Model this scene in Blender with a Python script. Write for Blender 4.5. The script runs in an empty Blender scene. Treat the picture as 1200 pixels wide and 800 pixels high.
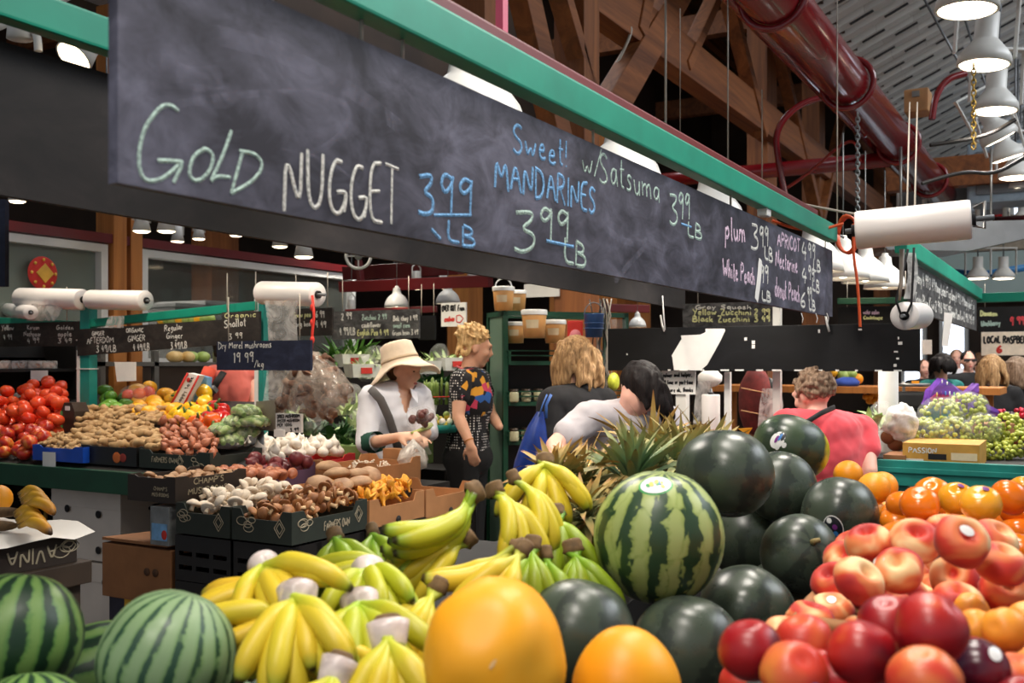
import bpy, bmesh, math, random
from mathutils import Vector, Matrix, Quaternion, noise
PI = math.pi
C = bpy.context.scene.collection
rnd = random.Random(7)
# ------------------------------------------------------------------ frame of the place
# world X runs along the stalls (away from the photographer), world Y across them (to the left), Z up
YAW = math.radians(29.3)
FWD = Vector((math.cos(YAW), math.sin(YAW), 0)); RGT = Vector((math.sin(YAW), -math.cos(YAW), 0))
CAMZ = 1.45; FPX = 1200.0; HOR = 427.0
UPV = Vector((0, 0, 1))
def at(px, py, d):
 p = FWD * d + RGT * ((px - 600) / FPX * d)
 return Vector((p.x, p.y, CAMZ + (HOR - py) / FPX * d))
def ray(px, py):
 r = FWD + RGT * ((px - 600) / FPX)
 return Vector((r.x, r.y, (HOR - py) / FPX))
def on_u(px, py, u):
 r = ray(px, py); return Vector((0, 0, CAMZ)) + r * (u / r.x)
def on_v(px, py, v):
 r = ray(px, py); return Vector((0, 0, CAMZ)) + r * (v / r.y)
def on_z(px, py, z):
 r = ray(px, py); return Vector((0, 0, CAMZ)) + r * ((z - CAMZ) / r.z)
# ------------------------------------------------------------------ materials
def new_mat(name):
 m = bpy.data.materials.new(name); m.use_nodes = True
 nt = m.node_tree; b = nt.nodes['Principled BSDF']
 return m, nt, b
def srgb(h):
 if isinstance(h, str):
  h = h.lstrip('#'); c = [int(h[i:i+2], 16) / 255 for i in (0, 2, 4)]
 else: c = [x / 255 for x in h[:3]]
 return tuple((x / 12.92 if x <= .04045 else ((x + .055) / 1.055) ** 2.4) for x in c) + (1,)
def coords(nt, kind='Object', rand=True):
 tc = nt.nodes.new('ShaderNodeTexCoord')
 if not rand: return tc.outputs[kind]
 oi = nt.nodes.new('ShaderNodeObjectInfo')
 mu = nt.nodes.new('ShaderNodeMath'); mu.operation = 'MULTIPLY'; mu.inputs[1].default_value = 37.0
 nt.links.new(oi.outputs['Random'], mu.inputs[0])
 ad = nt.nodes.new('ShaderNodeVectorMath'); ad.operation = 'ADD'
 nt.links.new(tc.outputs[kind], ad.inputs[0]); nt.links.new(mu.outputs[0], ad.inputs[1])
 return ad.outputs[0]
def noise_node(nt, vec, scale, detail=3, rough=.55, dist=0):
 n = nt.nodes.new('ShaderNodeTexNoise'); n.inputs['Scale'].default_value = scale
 n.inputs['Detail'].default_value = detail; n.inputs['Roughness'].default_value = rough
 n.inputs['Distortion'].default_value = dist
 nt.links.new(vec, n.inputs['Vector']); return n.outputs['Fac']
def ramp(nt, fac, stops, interp='LINEAR'):
 r = nt.nodes.new('ShaderNodeValToRGB'); r.color_ramp.interpolation = interp
 e = r.color_ramp.elements
 while len(e) < len(stops): e.new(.5)
 for k, (p, c) in enumerate(stops): e[k].position = p; e[k].color = c
 nt.links.new(fac, r.inputs['Fac']); return r.outputs['Color']
def bump(nt, b, fac, strength=.2, dist=.002):
 n = nt.nodes.new('ShaderNodeBump'); n.inputs['Strength'].default_value = strength; n.inputs['Distance'].default_value = dist
 nt.links.new(fac, n.inputs['Height']); nt.links.new(n.outputs['Normal'], b.inputs['Normal'])
def M(name, col, rough=.55, metal=0, var=.12, scale=14, emit=0, spec=None, coat=0, alpha=1, trans=0, rand=True, bmp=0, bscale=60, sub=0, sheen=0):
 """plain procedural material: colour broken up by noise"""
 m, nt, b = new_mat(name)
 c = srgb(col)
 if var > 0:
  f = noise_node(nt, coords(nt, rand=rand), scale)
  lo = tuple(x * (1 - var) for x in c[:3]) + (1,); hi = tuple(min(1, x * (1 + var)) for x in c[:3]) + (1,)
  nt.links.new(ramp(nt, f, [(.3, lo), (.7, hi)]), b.inputs['Base Color'])
 else: b.inputs['Base Color'].default_value = c
 b.inputs['Roughness'].default_value = rough; b.inputs['Metallic'].default_value = metal
 if spec is not None: b.inputs['Specular IOR Level'].default_value = spec
 if coat: b.inputs['Coat Weight'].default_value = coat; b.inputs['Coat Roughness'].default_value = .1
 if alpha < 1: b.inputs['Alpha'].default_value = alpha
 if trans: b.inputs['Transmission Weight'].default_value = trans
 if emit: b.inputs['Emission Color'].default_value = c; b.inputs['Emission Strength'].default_value = emit
 if sub: b.inputs['Subsurface Weight'].default_value = sub; b.inputs['Subsurface Radius'].default_value = (.01, .005, .003)
 if sheen: b.inputs['Sheen Weight'].default_value = sheen
 if bmp: bump(nt, b, noise_node(nt, coords(nt, rand=rand), bscale), bmp, .003)
 return m
def patchy(name, stops, scale=12, detail=2, rough=.4, dist=.4, spec=.5, coat=0, bmp=0, bscale=200, sheen=0, sub=0):
 """noise ramp through several colours, different on every object"""
 m, nt, b = new_mat(name)
 f = noise_node(nt, coords(nt), scale, detail, .5, dist)
 nt.links.new(ramp(nt, f, [(p, srgb(c)) for p, c in stops]), b.inputs['Base Color'])
 b.inputs['Roughness'].default_value = rough; b.inputs['Specular IOR Level'].default_value = spec
 if coat: b.inputs['Coat Weight'].default_value = coat
 if sheen: b.inputs['Sheen Weight'].default_value = sheen
 if sub: b.inputs['Subsurface Weight'].default_value = sub; b.inputs['Subsurface Radius'].default_value = (.02, .008, .004)
 if bmp: bump(nt, b, noise_node(nt, coords(nt), bscale), bmp, .002)
 return m
def wood(name, c1, c2, axis=0, scale=6, rough=.65):
 m, nt, b = new_mat(name)
 mp = nt.nodes.new('ShaderNodeMapping'); s = [scale * 4] * 3; s[axis] = scale * .25
 mp.inputs['Scale'].default_value = s
 nt.links.new(coords(nt), mp.inputs['Vector'])
 f = noise_node(nt, mp.outputs[0], 1.6, 6, .65, 1.2)
 nt.links.new(ramp(nt, f, [(.28, srgb(c1)), (.72, srgb(c2))]), b.inputs['Base Color'])
 b.inputs['Roughness'].default_value = rough; bump(nt, b, f, .15, .004)
 return m
def board_mat(name, col, smear, amt=.5, scale=1.6, warm=None):
 """chalkboard: dark paint with wiped chalk clouds"""
 m, nt, b = new_mat(name)
 v = coords(nt, rand=False)
 mp = nt.nodes.new('ShaderNodeMapping'); mp.inputs['Scale'].default_value = (1, 1, 1.7); mp.inputs['Rotation'].default_value = (0, .5, 0)
 nt.links.new(v, mp.inputs['Vector'])
 f1 = noise_node(nt, mp.outputs[0], scale, 4, .6, 1.6)
 f2 = noise_node(nt, mp.outputs[0], scale * 4.3, 5, .65, .8)
 mx = nt.nodes.new('ShaderNodeMath'); mx.operation = 'MULTIPLY'
 nt.links.new(f1, mx.inputs[0]); nt.links.new(f2, mx.inputs[1])
 c, s = srgb(col), srgb(smear)
 mid = tuple(c[i] * (1 - amt) + s[i] * amt for i in range(3)) + (1,)
 nt.links.new(ramp(nt, mx.outputs[0], [(.16, c), (.30, mid), (.44, s)]), b.inputs['Base Color'])
 b.inputs['Roughness'].default_value = .62; b.inputs['Specular IOR Level'].default_value = .3
 return m
def chalk_mat(name, col):
 m, nt, b = new_mat(name)
 b.inputs['Base Color'].default_value = srgb(col); b.inputs['Roughness'].default_value = .9
 f = noise_node(nt, coords(nt, rand=False), 220, 2)
 nt.links.new(ramp(nt, f, [(.30, (.35, .35, .35, 1)), (.62, (1, 1, 1, 1))]), b.inputs['Alpha'])
 return m
def melon_mat(name, light, dark, n, width=.5, rough=.32, wob=1.0, light2=None, patch=None, cells=0):
 """stripes that run from pole to pole of the melon (object Z), wobbling"""
 m, nt, b = new_mat(name)
 tc = nt.nodes.new('ShaderNodeTexCoord'); sp = nt.nodes.new('ShaderNodeSeparateXYZ')
 nt.links.new(tc.outputs['Object'], sp.inputs[0])
 at2 = nt.nodes.new('ShaderNodeMath'); at2.operation = 'ARCTAN2'
 nt.links.new(sp.outputs['Y'], at2.inputs[0]); nt.links.new(sp.outputs['X'], at2.inputs[1])
 rc = coords(nt)
 nz = noise_node(nt, rc, 14, 4, .6); nz2 = noise_node(nt, rc, 45, 3, .6)
 def mth(op, a, b_):
  k = nt.nodes.new('ShaderNodeMath'); k.operation = op
  for i, x in enumerate((a, b_)):
   if isinstance(x, (int, float)): k.inputs[i].default_value = x
   elif x is not None: nt.links.new(x, k.inputs[i])
  return k.outputs[0]
 ph = mth('ADD', mth('MULTIPLY', at2.outputs[0], n), mth('MULTIPLY', nz, 4.2 * wob))
 ph = mth('ADD', ph, mth('MULTIPLY', nz2, 2.6 * wob))
 s = mth('ADD', mth('MULTIPLY', mth('SINE', ph, None), .5), .5)
 s = mth('ADD', s, mth('MULTIPLY', mth('SUBTRACT', nz2, .5), .9))
 L2 = srgb(light2 or light)
 if cells:
  mpv = nt.nodes.new('ShaderNodeMapping'); mpv.inputs['Scale'].default_value = (1, 1, .42); nt.links.new(rc, mpv.inputs['Vector'])
  adn = nt.nodes.new('ShaderNodeVectorMath'); adn.operation = 'ADD'; nt.links.new(mpv.outputs[0], adn.inputs[0]); scn = nt.nodes.new('ShaderNodeVectorMath'); scn.operation = 'SCALE'; scn.inputs['Scale'].default_value = .02; nzc = nt.nodes.new('ShaderNodeTexNoise'); nzc.inputs['Scale'].default_value = 40; nt.links.new(rc, nzc.inputs['Vector']); nt.links.new(nzc.outputs['Color'], scn.inputs[0]); nt.links.new(scn.outputs[0], adn.inputs[1])
  vor = nt.nodes.new('ShaderNodeTexVoronoi'); vor.feature = 'DISTANCE_TO_EDGE'; vor.inputs['Scale'].default_value = cells; nt.links.new(adn.outputs[0], vor.inputs['Vector'])
  vr = nt.nodes.new('ShaderNodeMapRange'); vr.inputs['From Min'].default_value = .02; vr.inputs['From Max'].default_value = .10; vr.inputs['To Min'].default_value = -.42; vr.inputs['To Max'].default_value = 0; nt.links.new(vor.outputs['Distance'], vr.inputs['Value'])
  s = mth('ADD', s, vr.outputs[0])
 col = ramp(nt, s, [(width - .12, srgb(dark)), (width + .06, srgb(light)), (min(.99, width + .45), L2)])
 if patch:                                     # the pale ground spot on one flank
  mp = nt.nodes.new('ShaderNodeMapRange'); mp.inputs['From Min'].default_value = .66; mp.inputs['From Max'].default_value = .80
  dd = nt.nodes.new('ShaderNodeVectorMath'); dd.operation = 'DOT_PRODUCT'; dd.inputs[1].default_value = patch[1]
  nm = nt.nodes.new('ShaderNodeVectorMath'); nm.operation = 'NORMALIZE'
  nt.links.new(tc.outputs['Object'], nm.inputs[0]); nt.links.new(nm.outputs[0], dd.inputs[0])
  nt.links.new(mth('ADD', dd.outputs['Value'], mth('MULTIPLY', mth('SUBTRACT', nz2, .5), .25)), mp.inputs['Value'])
  mx = nt.nodes.new('ShaderNodeMix'); mx.data_type = 'RGBA'
  nt.links.new(mp.outputs[0], mx.inputs['Factor']); nt.links.new(col, mx.inputs['A']); mx.inputs['B'].default_value = srgb(patch[0])
  col = mx.outputs['Result']
 nt.links.new(col, b.inputs['Base Color'])
 rr = ramp(nt, nz, [(.3, (rough * .8,) * 3 + (1,)), (.7, (rough * 1.35,) * 3 + (1,))]); nt.links.new(rr, b.inputs['Roughness'])
 return m
def film_mat(name, col=(235, 235, 235), alpha=.12, rough=.16):
 """thin clear plastic: mostly see-through, shiny, a little milky where it wrinkles"""
 m, nt, b = new_mat(name)
 b.inputs['Base Color'].default_value = srgb(col); b.inputs['Roughness'].default_value = rough
 b.inputs['Specular IOR Level'].default_value = .8
 f = noise_node(nt, coords(nt), 10, 3, .55, 1.6)
 nt.links.new(ramp(nt, f, [(.35, (alpha * .45,) * 3 + (1,)), (.7, (min(1, alpha * 1.8),) * 3 + (1,))]), b.inputs['Alpha'])
 bump(nt, b, f, .22, .01)
 return m
def mapcol(name, stops, rough=.45, noise_amt=.25, spec=.5):
 """colour by the V coordinate of the mesh (length of a banana, a leaf ...), tinted by the object colour"""
 m, nt, b = new_mat(name)
 uv = nt.nodes.new('ShaderNodeUVMap'); uv.uv_map = 'UVMap'
 sp = nt.nodes.new('ShaderNodeSeparateXYZ'); nt.links.new(uv.outputs[0], sp.inputs[0])
 nz = noise_node(nt, coords(nt), 26, 3)
 ma = nt.nodes.new('ShaderNodeMath'); ma.operation = 'MULTIPLY_ADD'; ma.inputs[1].default_value = noise_amt;
 nt.links.new(nz, ma.inputs[0]);
 su = nt.nodes.new('ShaderNodeMath'); su.operation = 'SUBTRACT'; su.inputs[1].default_value = noise_amt * .5
 nt.links.new(sp.outputs['Y'], su.inputs[0]); nt.links.new(su.outputs[0], ma.inputs[2])
 col = ramp(nt, ma.outputs[0], [(p, srgb(c)) for p, c in stops])
 oi = nt.nodes.new('ShaderNodeObjectInfo')
 mx = nt.nodes.new('ShaderNodeMix'); mx.data_type = 'RGBA'; mx.blend_type = 'MULTIPLY'; mx.inputs['Factor'].default_value = 1
 nt.links.new(col, mx.inputs['A']); nt.links.new(oi.outputs['Color'], mx.inputs['B'])
 nt.links.new(mx.outputs['Result'], b.inputs['Base Color'])
 b.inputs['Roughness'].default_value = rough; b.inputs['Specular IOR Level'].default_value = spec
 return m
# ------------------------------------------------------------------ mesh building
def rotm(d, up=Vector((0, 0, 1))):
 """rotation whose Z is d"""
 d = Vector(d).normalized()
 x = up.cross(d)
 if x.length < 1e-4: x = Vector((1, 0, 0)).cross(d)
 x.normalize(); y = d.cross(x)
 return Matrix((x, y, d)).transposed()
class MB:
 def __init__(s): s.bm = bmesh.new(); s.mi = 0; s.uv = None
 def _f(s, vs, smooth=True):
  try: f = s.bm.faces.new(vs)
  except ValueError: return None
  f.material_index = s.mi; f.smooth = smooth; return f
 def box(s, c, size, rot=None, bev=0):
  c = Vector(c); h = Vector(size) / 2; R = rot or Matrix.Identity(3)
  vs = [s.bm.verts.new(c + R @ Vector((x * h.x, y * h.y, z * h.z))) for x in (-1, 1) for y in (-1, 1) for z in (-1, 1)]
  fs = [s._f([vs[i] for i in q], False) for q in ((0, 1, 3, 2), (4, 6, 7, 5), (0, 4, 5, 1), (2, 3, 7, 6), (0, 2, 6, 4), (1, 5, 7, 3))]
  if bev:
   es = list({e for f in fs for e in f.edges})
   r = bmesh.ops.bevel(s.bm, geom=es, offset=bev, segments=2, profile=.7, affect='EDGES')
   for f in r['faces']: f.material_index = s.mi
  return s
 def b2(s, lo, hi, bev=0):
  lo, hi = Vector(lo), Vector(hi); return s.box((lo + hi) / 2, hi - lo, None, bev)
 def tube(s, path, rad, seg=10, cap=True, squash=1.0, up=Vector((0, 0, 1)), uvt=False):
  path = [Vector(p) for p in path]; n = len(path)
  if not isinstance(rad, (list, tuple)): rad = [rad] * n
  rings = []; px = None
  for i, p in enumerate(path):
   d = (path[min(i + 1, n - 1)] - path[max(i - 1, 0)])
   d = d.normalized() if d.length > 1e-9 else Vector((0, 0, 1))
   if px is None:
    x = up.cross(d)
    if x.length < 1e-3: x = Vector((1, 0, 0)).cross(d)
    x.normalize()
   else:
    x = px - d * px.dot(d); x.normalize()
   px = x; y = d.cross(x)
   rings.append([s.bm.verts.new(p + (x * math.cos(a) + y * math.sin(a) * squash) * rad[i]) for a in [2 * PI * k / seg for k in range(seg)]])
  if uvt and s.uv is None: s.uv = s.bm.loops.layers.uv.new('UVMap')
  for i in range(n - 1):
   for k in range(seg):
    f = s._f([rings[i][k], rings[i][(k + 1) % seg], rings[i + 1][(k + 1) % seg], rings[i + 1][k]])
    if uvt and f:
     for l, (a, t) in zip(f.loops, ((k, i), (k + 1, i), (k + 1, i + 1), (k, i + 1))): l[s.uv].uv = (a / seg, t / (n - 1))
  if cap:
   for rr, t in ((rings[0][::-1], 0), (rings[-1], 1)):
    f = s._f(rr, False)
    if uvt and f:
     for l in f.loops: l[s.uv].uv = (.5, t)
  return s
 def cyl(s, p0, p1, r0, r1=None, seg=16, cap=True): return s.tube([p0, p1], [r0, r0 if r1 is None else r1], seg, cap)
 def lathe(s, prof, c=(0, 0, 0), rot=None, seg=24, cap=False):
  c = Vector(c); R = rot or Matrix.Identity(3); rings = []
  for r, z in prof:
   if r < 1e-5: rings.append([s.bm.verts.new(c + R @ Vector((0, 0, z)))])
   else: rings.append([s.bm.verts.new(c + R @ Vector((r * math.cos(a), r * math.sin(a), z))) for a in [2 * PI * k / seg for k in range(seg)]])
  for A, B in zip(rings, rings[1:]):
   for k in range(seg):
    if len(A) == 1 and len(B) == 1: continue
    if len(A) == 1: s._f([A[0], B[(k + 1) % seg], B[k]][::-1])
    elif len(B) == 1: s._f([A[k], A[(k + 1) % seg], B[0]])
    else: s._f([A[k], A[(k + 1) % seg], B[(k + 1) % seg], B[k]])
  return s
 def ball(s, c, r, rot=None, seg=20, rings=12, warp=None):
  c = Vector(c); r = Vector(r) if isinstance(r, (list, tuple, Vector)) else Vector((r, r, r)); R = rot or Matrix.Identity(3)
  rr = []
  for i in range(rings + 1):
   th = PI * i / rings; row = []
   for k in (range(seg) if 0 < i < rings else [0]):
    a = 2 * PI * k / seg; p = Vector((math.sin(th) * math.cos(a), math.sin(th) * math.sin(a), -math.cos(th)))
    if warp: p = warp(p)
    row.append(s.bm.verts.new(c + R @ Vector((p.x * r.x, p.y * r.y, p.z * r.z))))
   rr.append(row)
  for A, B in zip(rr, rr[1:]):
   for k in range(seg):
    if len(A) == 1: s._f([A[0], B[(k + 1) % seg], B[k]])
    elif len(B) == 1: s._f([A[k], A[(k + 1) % seg], B[0]])
    else: s._f([A[k], A[(k + 1) % seg], B[(k + 1) % seg], B[k]])
  return s
 def cap2(s, p0, r0, p1, r1, seg=12):
  """tapered capsule"""
  p0, p1 = Vector(p0), Vector(p1)
  s.tube([p0, p1], [r0, r1], seg); s.ball(p0, r0, None, seg, 8); s.ball(p1, r1, None, seg, 8); return s
 def prism(s, poly, lo, hi, fn, smooth=False):
  """2-D polygon (list of (a, b)) extruded from lo to hi; fn(a, b, t) gives the point"""
  A = [s.bm.verts.new(fn(a, b, lo)) for a, b in poly]; B = [s.bm.verts.new(fn(a, b, hi)) for a, b in poly]
  n = len(poly)
  s._f(A[::-1], False); s._f(B, False)
  for k in range(n): s._f([A[k], A[(k + 1) % n], B[(k + 1) % n], B[k]], smooth)
  return s
 def sheet(s, rows, thick=0, smooth=True):
  """grid of points -> sheet; thick gives it a back"""
  g = [[s.bm.verts.new(Vector(p)) for p in r] for r in rows]
  for A, B in zip(g, g[1:]):
   for k in range(len(A) - 1): s._f([A[k], A[k + 1], B[k + 1], B[k]], smooth)
  return s
 def leaf(s, base, d, up, L, W, droop=.4, n=6, fold=.15, tw=0, uvt=True):
  """blade with a folded midrib, drooping away from up"""
  base = Vector(base); d = Vector(d).normalized(); up = Vector(up)
  side = d.cross(up)
  if side.length < 1e-3: side = d.cross(Vector((1, 0, .3)))
  side.normalize(); nrm = side.cross(d)
  if uvt and s.uv is None: s.uv = s.bm.loops.layers.uv.new('UVMap')
  rows = []; p = base.copy(); dd = d.copy()
  for i in range(n + 1):
   t = i / n; w = W * (math.sin(PI * min(1, .18 + t * .82)) ** .8) * .5 if t < 1 else W * .02
   sd = (Matrix.Rotation(tw * t, 3, dd) @ side)
   rows.append([s.bm.verts.new(p - sd * w + nrm * fold * w), s.bm.verts.new(p), s.bm.verts.new(p + sd * w + nrm * fold * w)])
   ax = side; dd = Matrix.Rotation(-droop / n, 3, ax) @ dd; p = p + dd * (L / n)
  for i in range(n):
   for k in range(2):
    f = s._f([rows[i][k], rows[i][k + 1], rows[i + 1][k + 1], rows[i + 1][k]])
    if uvt and f:
     for l, t in zip(f.loops, (i, i, i + 1, i + 1)): l[s.uv].uv = (k * .5, t / n)
  return s
 def xf(s, m):
  bmesh.ops.transform(s.bm, matrix=m, verts=s.bm.verts[:]); return s
 def mesh(s, name, mats):
  me = bpy.data.meshes.new(name)
  bmesh.ops.recalc_face_normals(s.bm, faces=s.bm.faces[:])
  s.bm.to_mesh(me); s.bm.free()
  for m in (mats if isinstance(mats, (list, tuple)) else [mats]): me.materials.append(m)
  return me
 def build(s, name, mats, parent=None, loc=None, rotz=0):
  o = bpy.data.objects.new(name, s.mesh(name, mats)); C.objects.link(o)
  if parent is not None: o.parent = parent
  if loc is not None: o.location = loc
  if rotz: o.rotation_euler.z = rotz
  return o
def tag(o, label=None, cat=None, group=None, kind=None):
 if label: o['label'] = label
 if cat: o['category'] = cat
 if group: o['group'] = group
 if kind: o['kind'] = kind
 return o
def thing(name, label, cat, loc=(0, 0, 0), rotz=0, group=None, mtx=None):
 o = bpy.data.objects.new(name, None); C.objects.link(o); o.empty_display_size = .1
 o.location = loc; o.rotation_euler = (0, 0, rotz)
 if mtx is not None: o.matrix_world = mtx; o.matrix_basis = mtx
 return tag(o, label, cat, group)
def inst(name, me, parent=None, mtx=None, loc=None, color=None):
 """an object of its own that uses an existing mesh"""
 o = bpy.data.objects.new(name, me); C.objects.link(o)
 if parent is not None: o.parent = parent
 if mtx is not None: o.matrix_basis = mtx
 if loc is not None: o.location = loc
 if color: o.color = color
 return o
def struct(name, mb, m):
 return tag(mb.build(name, m), kind='structure')
def copy_tree(o, mtx=None, label=None, group=None, parent=None):
 c = o.copy(); C.objects.link(c)
 if parent is not None: c.parent = parent
 if mtx is not None: c.matrix_basis = mtx
 if label: c['label'] = label
 if group: c['group'] = group
 for ch in list(o.children): copy_tree(ch, parent=c)
 return c
def TR(loc, rot=None, sc=1.0):
 R = rot if rot is not None else Matrix.Identity(3)
 S = Matrix.Diagonal(Vector((sc, sc, sc)) if not isinstance(sc, (tuple, list, Vector)) else Vector(sc))
 return Matrix.Translation(Vector(loc)) @ (R @ S).to_4x4()
def euler(x, y, z): return Matrix.Rotation(z, 3, 'Z') @ Matrix.Rotation(y, 3, 'Y') @ Matrix.Rotation(x, 3, 'X')
def rrot(r=rnd): return Quaternion((r.gauss(0, 1), r.gauss(0, 1), r.gauss(0, 1), r.gauss(0, 1))).normalized().to_matrix()
def vnoise(p, s, a): return noise.noise(Vector(p) * s) * a
# voxel-joined flesh, cloth and hair ------------------------------------------------
def fuse(mb, name, mats, parent=None, vox=.012, smooth=3, disp=None):
 """join overlapping volumes into one continuous skin"""
 me = mb.mesh(name + '_src', mats)
 o = bpy.data.objects.new(name, me); C.objects.link(o)
 r = o.modifiers.new('r', 'REMESH'); r.mode = 'VOXEL'; r.voxel_size = vox; r.use_smooth_shade = True
 if smooth:
  k = o.modifiers.new('s', 'SMOOTH'); k.factor = .5; k.iterations = smooth
 dg = bpy.context.evaluated_depsgraph_get()
 me2 = bpy.data.meshes.new_from_object(o.evaluated_get(dg))
 bpy.data.objects.remove(o); bpy.data.meshes.remove(me)
 me2.name = name
 me2.materials.clear()
 for m in (mats if isinstance(mats, (list, tuple)) else [mats]): me2.materials.append(m)
 if disp:
  for v in me2.vertices: v.co += v.normal * disp(v.co)
 for p in me2.polygons: p.use_smooth = True; p.material_index = 0
 o2 = bpy.data.objects.new(name, me2); C.objects.link(o2)
 if parent is not None: o2.parent = parent
 return o2
# piles -----------------------------------------------------------------------------
def heap(cands, floor, n, r, R=rnd, tries=14, squash=1.01, cap=None):
 """drop n balls of radius r one by one where they come to rest lowest; cands() gives (x, y); floor(x, y) is the surface"""
 placed = []
 for _ in range(n):
  best = None
  for _ in range(tries):
   x, y = cands(); z = floor(x, y) + r * .97
   for (X, Y, Z, q) in placed:
    d2 = (x - X) ** 2 + (y - Y) ** 2; s = (r + q) * squash
    if d2 < s * s: z = max(z, Z + math.sqrt(s * s - d2))
   key = z - floor(x, y)
   if cap and key > cap: continue
   if best is None or key < best[0]: best = (key, x, y, z)
  if best: placed.append((best[1], best[2], best[3], r))
 return [Vector(p[:3]) for p in placed]
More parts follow.
